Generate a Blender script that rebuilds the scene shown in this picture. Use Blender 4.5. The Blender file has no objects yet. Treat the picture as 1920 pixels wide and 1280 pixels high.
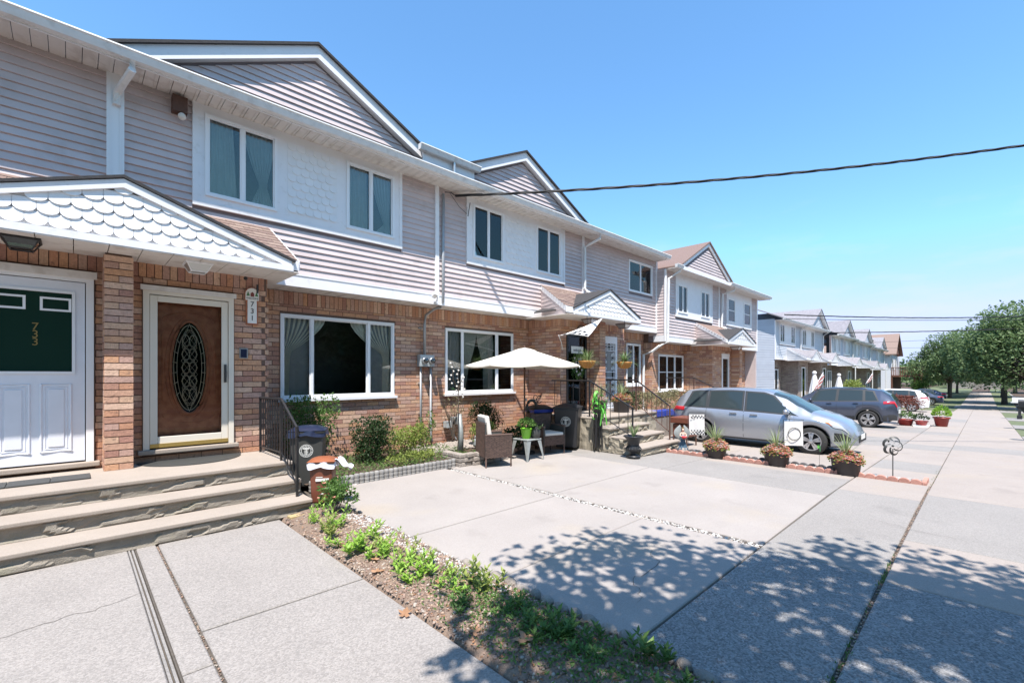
import bpy, bmesh, math, random
from mathutils import Vector, Matrix, noise
R = math.radians
rnd = random.Random(7)
S = bpy.context.scene
C = S.collection

# ------------------------------------------------------------------ camera, sky, sun, exposure
cam = bpy.data.objects.new('camera', bpy.data.cameras.new('camera'))
C.objects.link(cam); S.camera = cam
cam.location = (0, 0, 1.8)
cam.rotation_euler = (R(90), 0, -R(44.0))
cam.data.lens = 16.0; cam.data.sensor_width = 36.0
cam.data.shift_y = 0.0328
cam.data.clip_start = 0.05; cam.data.clip_end = 3000
SUN = Vector((-0.9, -1.0, 2.9)).normalized()
elev = math.asin(SUN.z)
w = bpy.data.worlds.new("World"); S.world = w; w.use_nodes = True
nt = w.node_tree
bg = nt.nodes['Background']
sky = nt.nodes.new('ShaderNodeTexSky'); sky.sky_type = 'NISHITA'; sky.sun_disc = False
sky.sun_elevation = elev
sky.sun_rotation = math.atan2(SUN.x, SUN.y)
sky.air_density = 1.35; sky.dust_density = 0.1; sky.ozone_density = 4.0
tint = nt.nodes.new('ShaderNodeVectorMath'); tint.operation = 'MULTIPLY'; tint.inputs[1].default_value = (.66, .905, 1.03)
cap_ = nt.nodes.new('ShaderNodeVectorMath'); cap_.operation = 'MINIMUM'; cap_.inputs[1].default_value = (2.85, 3.45, 5.0)
nt.links.new(sky.outputs[0], tint.inputs[0]); nt.links.new(tint.outputs[0], cap_.inputs[0]); bg.inputs[1].default_value = 0.15
# thin high cloud low over the horizon
tc = nt.nodes.new('ShaderNodeTexCoord'); mp_ = nt.nodes.new('ShaderNodeMapping'); mp_.inputs['Scale'].default_value = (2.2, 2.2, 9.0)
nt.links.new(tc.outputs['Generated'], mp_.inputs[0]); cn = nt.nodes.new('ShaderNodeTexNoise'); cn.inputs['Scale'].default_value = 2.3; cn.inputs['Detail'].default_value = 7; cn.inputs['Roughness'].default_value = .62
nt.links.new(mp_.outputs[0], cn.inputs['Vector']); cm = nt.nodes.new('ShaderNodeMapRange'); cm.inputs[1].default_value = .50; cm.inputs[2].default_value = .78; cm.inputs[4].default_value = .55
nt.links.new(cn.outputs[0], cm.inputs[0]); sx_ = nt.nodes.new('ShaderNodeSeparateXYZ'); nt.links.new(tc.outputs['Generated'], sx_.inputs[0])
em = nt.nodes.new('ShaderNodeMapRange'); em.inputs[1].default_value = .10; em.inputs[2].default_value = .34; em.inputs[3].default_value = 1.0; em.inputs[4].default_value = 0.0; nt.links.new(sx_.outputs[2], em.inputs[0])
mu = nt.nodes.new('ShaderNodeMath'); mu.operation = 'MULTIPLY'; nt.links.new(cm.outputs[0], mu.inputs[0]); nt.links.new(em.outputs[0], mu.inputs[1])
cx_ = nt.nodes.new('ShaderNodeMix'); cx_.data_type = 'RGBA'; nt.links.new(mu.outputs[0], cx_.inputs[0]); nt.links.new(cap_.outputs[0], cx_.inputs[6]); cx_.inputs[7].default_value = (3.4, 3.55, 4.2, 1)
nt.links.new(cx_.outputs[2], bg.inputs[0])
sd = bpy.data.lights.new('sun', 'SUN'); sd.energy = 5.0; sd.angle = R(0.5); sd.color = (1.0, 0.93, 0.86)
sun = bpy.data.objects.new('sun', sd); C.objects.link(sun)
sun.rotation_euler = SUN.to_track_quat('Z', 'Y').to_euler()
S.view_settings.view_transform = 'Standard'; S.view_settings.look = 'None'
S.view_settings.gamma = 1.0; S.view_settings.use_curve_mapping = False
S.view_settings.exposure = 0.8

# ------------------------------------------------------------------ materials
def mat(name, col, rough=0.6, metal=0.0, var=0.0, scale=8.0, bump=0.0, bscale=60.0, col2=None, isl=0.0, spec=0.5,
        ramp=None, stain=None, stain2=None, speck=None, coat=0.0):
    """Principled material. var/scale: colour noise; isl: variation from piece to piece; ramp: piece colours; bump: fine relief."""
    m = bpy.data.materials.new(name); m.use_nodes = True
    n = m.node_tree.nodes; l = m.node_tree.links; b = n['Principled BSDF']
    b.inputs['Roughness'].default_value = rough; b.inputs['Metallic'].default_value = metal
    b.inputs['Specular IOR Level'].default_value = spec
    if coat: b.inputs['Coat Weight'].default_value = coat; b.inputs['Coat Roughness'].default_value = 0.05
    geo = n.new('ShaderNodeNewGeometry')
    rgb = n.new('ShaderNodeRGB'); rgb.outputs[0].default_value = (*col, 1); cur = rgb.outputs[0]
    if ramp or isl:
        oi = n.new('ShaderNodeObjectInfo'); ad = n.new('ShaderNodeMath'); ad.operation = 'ADD'
        l.new(oi.outputs['Random'], ad.inputs[0]); l.new(geo.outputs['Random Per Island'], ad.inputs[1])
        fr = n.new('ShaderNodeMath'); fr.operation = 'FRACT'; l.new(ad.outputs[0], fr.inputs[0])
    if ramp:
        cr = n.new('ShaderNodeValToRGB'); e = cr.color_ramp.elements; cr.color_ramp.interpolation = 'CONSTANT'
        while len(e) < len(ramp): e.new(0.5)
        for i, c in enumerate(ramp): e[i].position = i / len(ramp); e[i].color = (*c, 1)
        l.new(fr.outputs[0], cr.inputs[0]); cur = cr.outputs[0]
    def mul(cur, fac_out, lo, hi):
        mr = n.new('ShaderNodeMapRange'); mr.inputs['To Min'].default_value = lo; mr.inputs['To Max'].default_value = hi
        l.new(fac_out, mr.inputs[0])
        vm = n.new('ShaderNodeVectorMath'); vm.operation = 'SCALE'
        l.new(cur, vm.inputs[0]); l.new(mr.outputs[0], vm.inputs['Scale']); return vm.outputs[0]
    if isl: cur = mul(cur, fr.outputs[0], 1 - isl, 1 + isl)
    def nz(sc, detail=4):
        t = n.new('ShaderNodeTexNoise'); t.inputs['Scale'].default_value = sc; t.inputs['Detail'].default_value = detail
        l.new(geo.outputs['Position'], t.inputs['Vector']); return t.outputs[0]
    if col2:
        t = nz(scale); mr = n.new('ShaderNodeMapRange'); mr.inputs[1].default_value = 0.4; mr.inputs[2].default_value = 0.6
        l.new(t, mr.inputs[0])
        mx = n.new('ShaderNodeMix'); mx.data_type = 'RGBA'; l.new(mr.outputs[0], mx.inputs[0]); l.new(cur, mx.inputs[6]); mx.inputs[7].default_value = (*col2, 1)
        cur = mx.outputs[2]
    if var: cur = mul(cur, nz(scale), 1 - 2 * var, 1 + 2 * var)
    for stain in [q for q in (stain, stain2) if q]:
        t = nz(stain[0], 6); mr = n.new('ShaderNodeMapRange'); mr.inputs[1].default_value = stain[3]; mr.inputs[2].default_value = stain[3] + 0.12
        mr.inputs[4].default_value = stain[1]; l.new(t, mr.inputs[0])
        mx = n.new('ShaderNodeMix'); mx.data_type = 'RGBA'; l.new(mr.outputs[0], mx.inputs[0]); l.new(cur, mx.inputs[6]); mx.inputs[7].default_value = (*stain[2], 1)
        cur = mx.outputs[2]
    if speck:
        t = n.new('ShaderNodeTexVoronoi'); t.inputs['Scale'].default_value = speck[0]; l.new(geo.outputs['Position'], t.inputs['Vector'])
        sp = n.new('ShaderNodeSeparateColor'); l.new(t.outputs['Color'], sp.inputs[0])
        cur = mul(cur, sp.outputs[0], 1 - speck[1], 1 + speck[1])
    l.new(cur, b.inputs['Base Color'])
    if bump:
        t = nz(bscale, 5); bp = n.new('ShaderNodeBump'); bp.inputs['Strength'].default_value = min(1, bump); bp.inputs['Distance'].default_value = 0.01 * max(1, bump)
        l.new(t, bp.inputs['Height']); l.new(bp.outputs[0], b.inputs['Normal'])
    return m

def leafmat(name, c1, c2, trans=0.35, rough=0.5):
    m = bpy.data.materials.new(name); m.use_nodes = True
    n = m.node_tree.nodes; l = m.node_tree.links; b = n['Principled BSDF']; out = n['Material Output']
    geo = n.new('ShaderNodeNewGeometry'); mx = n.new('ShaderNodeMix'); mx.data_type = 'RGBA'
    l.new(geo.outputs['Random Per Island'], mx.inputs[0]); mx.inputs[6].default_value = (*c1, 1); mx.inputs[7].default_value = (*c2, 1)
    l.new(mx.outputs[2], b.inputs['Base Color']); b.inputs['Roughness'].default_value = rough; b.inputs['Specular IOR Level'].default_value = 0.35
    tr = n.new('ShaderNodeBsdfTranslucent'); l.new(mx.outputs[2], tr.inputs[0])
    ms = n.new('ShaderNodeMixShader'); ms.inputs[0].default_value = trans
    l.new(b.outputs[0], ms.inputs[1]); l.new(tr.outputs[0], ms.inputs[2]); l.new(ms.outputs[0], out.inputs[0])
    return m

def glassmat(name, tint, refl=0.06, ior=1.5, rough=0.0):
    m = bpy.data.materials.new(name); m.use_nodes = True
    n = m.node_tree.nodes; l = m.node_tree.links; out = n['Material Output']; n.remove(n['Principled BSDF'])
    tr = n.new('ShaderNodeBsdfTransparent'); tr.inputs[0].default_value = (*tint, 1)
    gl = n.new('ShaderNodeBsdfGlossy'); gl.inputs['Roughness'].default_value = rough
    gl.inputs[0].default_value = (0.95, 0.97, 1, 1)
    fr = n.new('ShaderNodeFresnel'); fr.inputs[0].default_value = ior
    ad = n.new('ShaderNodeMath'); ad.operation = 'ADD'; ad.inputs[1].default_value = refl; ad.use_clamp = True
    l.new(fr.outputs[0], ad.inputs[0])
    ms = n.new('ShaderNodeMixShader'); l.new(ad.outputs[0], ms.inputs[0]); l.new(tr.outputs[0], ms.inputs[1]); l.new(gl.outputs[0], ms.inputs[2])
    l.new(ms.outputs[0], out.inputs[0]); return m

M = {}
M['brick'] = mat('brick_red', (.3, .2, .15), .85, ramp=[(0.546,0.322,0.223),(0.452,0.244,0.172),(0.578,0.370,0.251),(0.399,0.210,0.158),(0.525,0.302,0.205),(0.514,0.336,0.260),(0.546,0.302,0.177),(0.462,0.292,0.233),(0.609,0.409,0.298),(0.473,0.244,0.149)],
                 isl=.06, var=.16, scale=30, bump=.9, bscale=90, stain=(14, .6, (.17,.11,.085), .6))
M['brick_grey'] = mat('brick_weathered', (.3, .2, .15), .85, ramp=[(.30,.25,.22),(.36,.30,.26),(.27,.21,.19),(.33,.28,.23)], var=.15, scale=20, bump=.8)
M['mortar'] = mat('mortar', (.15, .10, .078), .95, var=.12, scale=20, bump=.6)  # brown mortar, darkened further to paint in the shade of the joints
M['siding'] = mat('mauve_siding', (.57, .49, .485), .55, isl=.06, var=.07, scale=2, stain=(3.5, .35, (.42,.36,.34), .57), bump=.12, bscale=200)
M['siding_blue'] = mat('blue_grey_siding', (.52, .55, .60), .55, isl=.04, var=.05, scale=3)
M['siding_dark'] = mat('siding_backing', (.2, .17, .18), .9)
M['white'] = mat('white_trim', (.80, .80, .82), .45, var=.03, scale=4, stain=(9, .35, (.60,.58,.55), .60))
M['white_dirty'] = mat('white_aluminium_soffit', (.70, .67, .64), .5, var=.05, scale=5, stain=(5, .5, (.46,.41,.37), .52))
M['gutter'] = mat('gutter_white_weathered', (.72, .73, .73), .45, var=.06, scale=6, stain=(7, .4, (.50,.49,.47), .55))
M['scallop'] = mat('scallop_white', (.80, .80, .81), .5, isl=.03, var=.03)
M['cream_frame'] = mat('cream_storm_door', (.72, .67, .58), .4)
M['frame'] = mat('window_frame_white', (.82, .83, .85), .35)
M['shingle'] = mat('brown_roof_shingle', (.2, .14, .11), .95, ramp=[(.25,.18,.15),(.21,.145,.125),(.28,.205,.17),(.23,.16,.135)], var=.15, scale=60, bump=.8, bscale=200)
M['shingle_grey'] = mat('grey_roof_shingle', (.25, .24, .26), .95, var=.2, scale=6, bump=.8, bscale=100, isl=.1)
M['shingle_dark'] = mat('black_roof_edge', (.045, .043, .045), .9, var=.2, scale=20, bump=.5)
M['glass'] = glassmat('window_glass', (.93, .95, .94), .015)
M['glass_dark'] = glassmat('storm_glass', (.97, .97, .96), .0, 1.4)
M['glass_green'] = glassmat('dark_green_glass', (.25, .42, .34), .03)
M['door_glass'] = mat('door_glass_green_reflection', (.012, .035, .026), .08, spec=.5)  # opaque pane, the dark green tree reflection put into its colour
M['room'] = mat('dark_room', (.07, .072, .07), .9)
M['curtain'] = mat('cream_curtain', (.86, .83, .74), .9, var=.05)
M['curtain_blue'] = mat('pale_green_curtain', (.47, .48, .46), .9, var=.05)
M['curtain_grey'] = mat('grey_sheer', (.30, .31, .33), .9, var=.05)
M['conc'] = mat('driveway_concrete', (.325, .295, .272), .9, var=.07, scale=1.2, bump=.25, bscale=160, stain=(.55, .5, (.37,.315,.245), .54), stain2=(1.7, .30, (.20,.18,.165), .60), speck=(160, .10))
M['conc_l'] = mat('left_driveway_concrete', (.275, .252, .232), .9, var=.06, scale=1.6, bump=.35, bscale=90, stain2=(2.3, .25, (.17,.16,.15), .60), speck=(95, .20))
M['conc_w'] = mat('sidewalk_concrete', (.315, .275, .245), .9, var=.06, scale=.9, bump=.25, bscale=160, stain=(.7, .4, (.35,.295,.235), .55), stain2=(1.9, .28, (.19,.17,.155), .60), speck=(150, .12))
M['conc_g'] = mat('grey_concrete', (.262, .245, .228), .9, var=.06, scale=1.1, bump=.3, bscale=140, stain2=(1.6, .3, (.17,.16,.15), .58), speck=(120, .18))
M['conc_agg'] = mat('exposed_aggregate_concrete', (.25, .245, .24), .9, var=.08, scale=1.5, bump=1.6, bscale=75, speck=(85, .42))
M['tread'] = mat('step_tread_concrete', (.34, .29, .245), .9, var=.07, scale=2.5, bump=.3, bscale=120, speck=(150, .08))
M['riser'] = mat('carved_riser_cement', (.275, .245, .205), .95, var=.14, scale=6, bump=1.0, bscale=110, stain=(5, .5, (.24,.23,.16), .55))
M['riser_b'] = mat('tan_riser_cement', (.31, .275, .215), .95, var=.14, scale=5, bump=1.0, bscale=90)
M['soil'] = mat('garden_soil', (.085, .058, .042), .98, var=.25, scale=18, bump=2.0, bscale=40)
M['bed'] = mat('bed_soil_pale', (.21, .152, .115), .98, var=.25, scale=22, bump=2.0, bscale=45)
M['dirt'] = mat('joint_dirt', (.10, .085, .07), .98, var=.25, scale=25, bump=1.0)
M['asphalt'] = mat('street_asphalt', (.06, .06, .062), .9, var=.15, scale=4, bump=.5)
M['grass'] = mat('lawn_grass', (.12, .14, .07), .95, var=.25, scale=3, bump=1.0, bscale=40)
M['pebble'] = mat('pebble', (.4, .35, .3), .8, ramp=[(.32,.24,.185),(.27,.18,.14),(.38,.33,.28),(.22,.145,.11),(.31,.21,.16),(.16,.12,.10),(.36,.27,.20)], isl=.1)
M['pebble_w'] = mat('white_pebble', (.6, .6, .58), .8, ramp=[(.50,.48,.45),(.40,.39,.38),(.56,.55,.52),(.22,.20,.19),(.45,.40,.35)])
M['stone'] = mat('edging_stone', (.30, .265, .235), .95, isl=.15, var=.15, scale=12, bump=1.2, bscale=60)
M['log'] = mat('concrete_log_edging', (.27, .262, .25), .95, isl=.12, var=.14, scale=14, bump=1.0, bscale=70)
M['scal_red'] = mat('red_edging_brick', (.46, .235, .185), .9, isl=.15, var=.12, scale=20, bump=.6)
M['scal_dark'] = mat('dark_edging_brick', (.12, .11, .11), .9, isl=.3, var=.12)
M['black'] = mat('black_wrought_iron', (.018, .018, .02), .4, spec=.5)
M['rust'] = mat('rusted_iron', (.10, .05, .035), .7, var=.2, scale=30)
M['plastic_black'] = mat('black_plastic', (.022, .023, .026), .42)
M['plastic_grey'] = mat('dark_grey_plastic', (.05, .052, .05), .5)
M['plastic_blue'] = mat('navy_bag_plastic', (.018, .024, .055), .3)
M['blue'] = mat('blue_plastic', (.03, .06, .35), .35)
M['bin_brown'] = mat('brown_bin_plastic', (.17, .055, .032), .45, var=.1, scale=5)
M['lid_orange'] = mat('orange_lid_plastic', (.30, .10, .045), .4)
M['bag'] = mat('white_plastic_bag', (.72, .72, .80), .35)
M['wood'] = mat('brown_door_wood', (.46, .17, .085), .42, col2=(.30, .10, .05), scale=10, var=.15)
M['plank'] = mat('weathered_plank', (.42, .32, .16), .85, var=.12, scale=15)
M['bark'] = mat('tree_bark', (.10, .08, .065), .95, var=.25, scale=12, bump=2, bscale=25)
M['door_white'] = mat('white_door_paint', (.74, .76, .82), .35, var=.03)
M['alu'] = mat('brushed_aluminium', (.55, .56, .57), .35, metal=.8)
M['steel'] = mat('galvanised_conduit', (.38, .39, .40), .5, metal=.4, var=.06, scale=20)
M['meterbox'] = mat('meter_box_grey', (.36, .40, .42), .5, var=.05)
M['brass'] = mat('brass', (.50, .36, .12), .4, metal=.7)
M['gold'] = mat('gold_number', (.28, .20, .07), .4, metal=.3)
M['lead'] = mat('glass_came', (.62, .57, .45), .35, metal=.6)
M['wicker'] = mat('brown_wicker', (.12, .075, .06), .7, isl=.35, var=.1, scale=60)
M['cushion'] = mat('cream_cushion', (.66, .63, .58), .9)
M['canvas'] = mat('cream_umbrella_canvas', (.70, .66, .57), .85, var=.03, scale=3)
M['canvas_w'] = mat('white_cloth', (.72, .70, .68), .85, var=.04)
M['pole'] = mat('umbrella_pole_wood', (.11, .055, .035), .5)
M['lime'] = mat('lime_green_pot', (.18, .48, .03), .4)
M['green_cloth'] = mat('lime_ribbon', (.14, .50, .07), .5)
M['grey_zinc'] = mat('patinated_zinc', (.33, .35, .34), .5, metal=.3, var=.2, scale=12)
M['planter'] = mat('charcoal_planter', (.045, .04, .042), .55, var=.1)
M['terracotta'] = mat('red_plastic_pot', (.25, .035, .03), .4)
M['coco'] = mat('coco_basket', (.42, .20, .055), .8, var=.15, scale=30)
M['paint_black'] = mat('black_print', (.02, .02, .025), .6)
M['sign_white'] = mat('sign_enamel_white', (.78, .78, .75), .4)
M['sign_green'] = mat('sign_green', (.08, .22, .10), .5)
M['sign_red'] = mat('sign_dark_red', (.20, .05, .04), .5)
M['skin'] = mat('painted_skin', (.62, .42, .33), .5)
M['hair'] = mat('painted_hair', (.06, .035, .025), .5)
M['red'] = mat('red_paint', (.50, .03, .04), .4)
M['flag_red'] = mat('faded_red_cloth', (.50, .14, .13), .8)
M['teal'] = mat('teal_paint', (.10, .42, .50), .4)
M['navy'] = mat('blue_grey_dress', (.06, .11, .16), .5)
M['silver_car'] = mat('silver_car_paint', (.37, .40, .45), .30, metal=.6, coat=.8)
M['grey_car'] = mat('slate_car_paint', (.065, .08, .12), .28, metal=.4, coat=.8)
M['white_car'] = mat('white_car_paint', (.80, .80, .80), .3, coat=.6)
M['car_glass'] = glassmat('car_glass', (.10, .13, .14), .10, 1.6)
M['car_dark'] = mat('car_interior', (.02, .02, .022), .8)
M['trim'] = mat('car_trim', (.045, .047, .05), .5)
M['tyre'] = mat('tyre_rubber', (.03, .03, .03), .8)
M['rim'] = mat('alloy_rim', (.55, .55, .56), .3, metal=.8)
M['lens'] = mat('headlight_lens', (.42, .44, .47), .08, coat=1)
M['amber'] = mat('amber_lens', (.65, .18, .03), .2)
M['tail'] = mat('red_tail_lens', (.45, .02, .03), .15, coat=1)
M['wood_brown'] = mat('brown_deck_wood', (.17, .075, .05), .7, isl=.15, var=.1)
M['wire'] = mat('cable_rubber', (.02, .02, .022), .6)
M['l_bright'] = leafmat('bright_green_leaf', (.22, .40, .05), (.36, .54, .10))
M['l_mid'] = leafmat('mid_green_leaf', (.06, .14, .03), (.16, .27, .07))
M['l_dark'] = leafmat('dark_green_leaf', (.022, .05, .018), (.05, .095, .03))
M['l_yel'] = leafmat('yellow_green_leaf', (.20, .27, .06), (.33, .38, .10))
M['l_tree'] = leafmat('street_tree_leaf', (.085, .145, .055), (.21, .29, .13), .4)
M['l_red'] = leafmat('maple_red_leaf', (.13, .04, .03), (.26, .09, .06))
M['l_spike'] = leafmat('spike_leaf', (.17, .25, .10), (.34, .40, .20))
M['l_dry'] = leafmat('dry_shrub_leaf', (.20, .20, .10), (.34, .30, .18))
M['petal_pink'] = leafmat('coral_petal', (.72, .24, .20), (.80, .48, .36), .35)
M['petal_white'] = leafmat('pale_petal', (.70, .60, .60), (.72, .68, .62), .3)
M['dead'] = leafmat('dead_leaf', (.34, .17, .09), (.44, .26, .15), .2)

# ------------------------------------------------------------------ building helpers
def tag(o, label=None, cat=None, group=None, kind=None):
    if label: o['label'] = label
    if cat: o['category'] = cat
    if group: o['group'] = group
    if kind: o['kind'] = kind
    return o
def thing(name, loc, label, cat, group=None, rz=0):
    o = bpy.data.objects.new(name, None); o.empty_display_size = .1; C.objects.link(o)
    o.location = loc; o.rotation_euler = (0, 0, rz)
    return tag(o, label, cat, group)
def copy_tree(o, parent=None):
    c = o.copy(); C.objects.link(c); c.parent = parent
    for ch in o.children: copy_tree(ch, c)
    return c
OFF = Vector((0, 0, 0))
def setoff(v):
    global OFF
    OFF = Vector(v)
class MB:
    def __init__(s): s.v = []; s.f = []
    def add(s, vs, fs):
        n = len(s.v); s.v += [tuple(p) for p in vs]; s.f += [tuple(i + n for i in f) for f in fs]; return s
    def box(s, x0, x1, y0, y1, z0, z1, rot=None, piv=None):
        vs = [(x, y, z) for z in (z0, z1) for y in (y0, y1) for x in (x0, x1)]
        if rot is not None:
            pv = Vector(piv if piv is not None else ((x0+x1)/2, (y0+y1)/2, (z0+z1)/2))
            vs = [rot @ (Vector(p) - pv) + pv for p in vs]
        return s.add(vs, [(0,2,3,1),(4,5,7,6),(0,1,5,4),(2,6,7,3),(0,4,6,2),(1,3,7,5)])
    def prism(s, poly, a, b, axis='z'):
        """poly of 2D points extruded from a to b along axis"""
        n = len(poly)
        def P(p, t):
            return {'z': (p[0], p[1], t), 'y': (p[0], t, p[1]), 'x': (t, p[0], p[1])}[axis]
        vs = [P(p, a) for p in poly] + [P(p, b) for p in poly]
        fs = [tuple(range(n-1, -1, -1)), tuple(range(n, 2*n))] + [(i, (i+1) % n, n + (i+1) % n, n+i) for i in range(n)]
        return s.add(vs, fs)
    def tube(s, pts, r, n=8, cap=True, r2=None):
        pts = [Vector(p) for p in pts]; k = len(pts); rings = []
        for i, p in enumerate(pts):
            d = (pts[min(i+1, k-1)] - pts[max(i-1, 0)])
            if d.length < 1e-9: d = Vector((0, 0, 1))
            d.normalize()
            a = Vector((0, 0, 1)) if abs(d.z) < .9 else Vector((1, 0, 0))
            u = d.cross(a).normalized(); v = d.cross(u)
            rr = r if r2 is None else r + (r2 - r) * i / max(1, k-1)
            if isinstance(r, (list, tuple)): rr = r[i]
            rings.append([p + (u * math.cos(2*math.pi*j/n) + v * math.sin(2*math.pi*j/n)) * rr for j in range(n)])
        vs = [q for rg in rings for q in rg]; fs = []
        for i in range(k-1):
            for j in range(n):
                fs.append((i*n+j, i*n+(j+1) % n, (i+1)*n+(j+1) % n, (i+1)*n+j))
        if cap: fs += [tuple(range(n-1, -1, -1)), tuple(range((k-1)*n, k*n))]
        return s.add(vs, fs)
    def lathe(s, prof, cx=0, cy=0, cz=0, n=16, sx=1, sy=1, axis='z', cap=True):
        vs = []; fs = []; k = len(prof)
        for r, z in prof:
            for j in range(n):
                a = 2*math.pi*j/n; x = r*math.cos(a)*sx; y = r*math.sin(a)*sy
                vs.append({'z': (cx+x, cy+y, cz+z), 'y': (cx+x, cy+z, cz+y), 'x': (cx+z, cy+x, cz+y)}[axis])
        for i in range(k-1):
            for j in range(n): fs.append((i*n+j, i*n+(j+1) % n, (i+1)*n+(j+1) % n, (i+1)*n+j))
        if cap: fs += [tuple(range(n-1, -1, -1)), tuple(range((k-1)*n, k*n))]
        return s.add(vs, fs)
    def sphere(s, c, r, n=10, m=6, sc=(1, 1, 1)):
        prof = [(max(1e-4, r*math.sin(math.pi*i/m)), -r*math.cos(math.pi*i/m)) for i in range(m+1)]
        vs = []; fs = []
        for rr, z in prof:
            for j in range(n):
                a = 2*math.pi*j/n; vs.append((c[0]+rr*math.cos(a)*sc[0], c[1]+rr*math.sin(a)*sc[1], c[2]+z*sc[2]))
        for i in range(m):
            for j in range(n): fs.append((i*n+j, i*n+(j+1) % n, (i+1)*n+(j+1) % n, (i+1)*n+j))
        return s.add(vs, fs)
    def grid(s, fn, nu, nv):
        vs = [fn(i/nu, j/nv) for j in range(nv+1) for i in range(nu+1)]
        fs = [(j*(nu+1)+i, j*(nu+1)+i+1, (j+1)*(nu+1)+i+1, (j+1)*(nu+1)+i) for j in range(nv) for i in range(nu)]
        return s.add(vs, fs)
    def leaf(s, p, d, ln, wd, up=None):
        """pointed leaf, folded along the midrib"""
        d = Vector(d).normalized(); p = Vector(p)
        a = Vector((rnd.uniform(-1, 1), rnd.uniform(-1, 1), rnd.uniform(-1, 1))) if up is None else Vector(up)
        u = d.cross(a)
        if u.length < 1e-5: u = d.orthogonal()
        u.normalize(); nn = u.cross(d)
        m = p + d*ln*.45
        n = len(s.v); s.v += [tuple(p), tuple(m + u*wd/2 + nn*wd*.15), tuple(p + d*ln), tuple(m - u*wd/2 + nn*wd*.15)]
        s.f += [(n, n+1, n+2, n+3)]
    def build(s, name, m, parent=None, smooth=False, local=False):
        me = bpy.data.meshes.new(name)
        o = (0, 0, 0) if local else OFF
        me.from_pydata([(v[0]-o[0], v[1]-o[1], v[2]-o[2]) for v in s.v], [], s.f); me.update()
        if isinstance(m, str): m = M[m]
        me.materials.append(m)
        if smooth:
            me.polygons.foreach_set('use_smooth', [True]*len(me.polygons))
        ob = bpy.data.objects.new(name, me); C.objects.link(ob)
        if parent is not None: ob.parent = parent
        return ob
def top(ob, label, cat, group=None, origin=None):
    tag(ob, label, cat, group); return ob
def struct(ob): ob['kind'] = 'structure'; return ob
def stuff(ob): ob['kind'] = 'stuff'; return ob
def bevel(ob, w=.01, seg=2):
    md = ob.modifiers.new('bevel', 'BEVEL'); md.width = w; md.segments = seg; md.limit_method = 'ANGLE'; md.angle_limit = R(40); return ob
def recentre(ob):
    """put the origin of a one-mesh thing at its base"""
    me = ob.data; vs = [v.co for v in me.vertices]
    x = sum(v.x for v in vs)/len(vs); y = sum(v.y for v in vs)/len(vs); z = min(v.z for v in vs)
    me.transform(Matrix.Translation((-x, -y, -z))); ob.location = (x, y, z); return ob
_shared = {}
def unit(kind, m):
    """shared meshes for repeated pieces: unit cube about its centre, lap board, scalloped shingle, roof tab"""
    key = (kind, m)
    if key in _shared: return _shared[key]
    b = MB()
    if kind == 'cube': b.box(-.5, .5, -.5, .5, -.5, .5)
    elif kind == 'lap':      # x 0..1, z 0..1, the bottom edge proud of the wall (toward -y)
        b.add([(0, 0, 1), (1, 0, 1), (0, -.003, 1), (1, -.003, 1), (0, -.028, .03), (1, -.028, .03), (0, -.023, 0), (1, -.023, 0), (0, 0, 0), (1, 0, 0)],
              [(2,3,1,0),(4,5,3,2),(6,7,5,4),(8,9,7,6),(0,8,6,4),(0,4,2),(1,3,5),(1,5,7,9)])
    elif kind == 'scallop':
        pts = [(-.49, 1.15), (.49, 1.15)] + [(.49*math.cos(a), .42 - .42*math.sin(a)) for a in [math.pi*i/8 for i in range(9)]]
        n = len(pts)
        vs = [(x, -.02 + .014*z, z) for x, z in pts] + [(x, -.002, z) for x, z in pts]
        b.add(vs, [tuple(range(n)), tuple(range(2*n-1, n-1, -1))] + [(i, n+i, n+(i+1) % n, (i+1) % n) for i in range(n)])
    me = bpy.data.meshes.new(kind); me.from_pydata([Vector(v) for v in b.v], [], b.f); me.update(); me.materials.append(M[m])
    _shared[key] = me; return me
def piece(name, me, parent, loc, scale=(1, 1, 1), rot=None):
    o = bpy.data.objects.new(name, me); C.objects.link(o); o.parent = parent
    o.location = (loc[0]-OFF[0], loc[1]-OFF[1], loc[2]-OFF[2]); o.scale = scale
    if rot: o.rotation_euler = rot
    return o

def gz(x):
    """ground height: level, then falling gently to the right"""
    return 0.0 if x < 8 else max(-0.025*(x-8), -1.35)

# ------------------------------------------------------------------ wall with rectangular openings
def wall_boxes(x0, x1, z0, z1, holes, y0, y1, mb=None, axis='y'):
    mb = mb or MB()
    xs = sorted({x0, x1, *[min(max(h[i], x0), x1) for h in holes for i in (0, 1)]})
    for a, b in zip(xs[:-1], xs[1:]):
        if b - a < 1e-4: continue
        hs = sorted([(h[2], h[3]) for h in holes if h[0] < (a+b)/2 < h[1]])
        z = z0
        for h0, h1 in hs + [(z1, z1)]:
            h0 = max(h0, z0)
            if h0 - z > 1e-4:
                if axis == 'y': mb.box(a, b, y0, y1, z, min(h0, z1))
                else: mb.box(y0, y1, a, b, z, min(h0, z1))
            z = max(z, h1)
    return mb
def runs(a, b, holes, z0, z1):
    """x-intervals of [a,b] clear of the holes at height z0..z1"""
    seg = [(a, b)]
    for h in holes:
        if h[3] <= z0+.01 or h[2] >= z1-.01: continue
        ns = []
        for s0, s1 in seg:
            if h[1] <= s0 or h[0] >= s1: ns.append((s0, s1)); continue
            if h[0] > s0: ns.append((s0, h[0]))
            if h[1] < s1: ns.append((h[1], s1))
        seg = ns
    return [q for q in seg if q[1]-q[0] > .02]
BR = []        # bricks gathered for the present house: (cx, cy, cz, sx, sy, sz)
BL, BH, CH = .262, .074, .086
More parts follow.
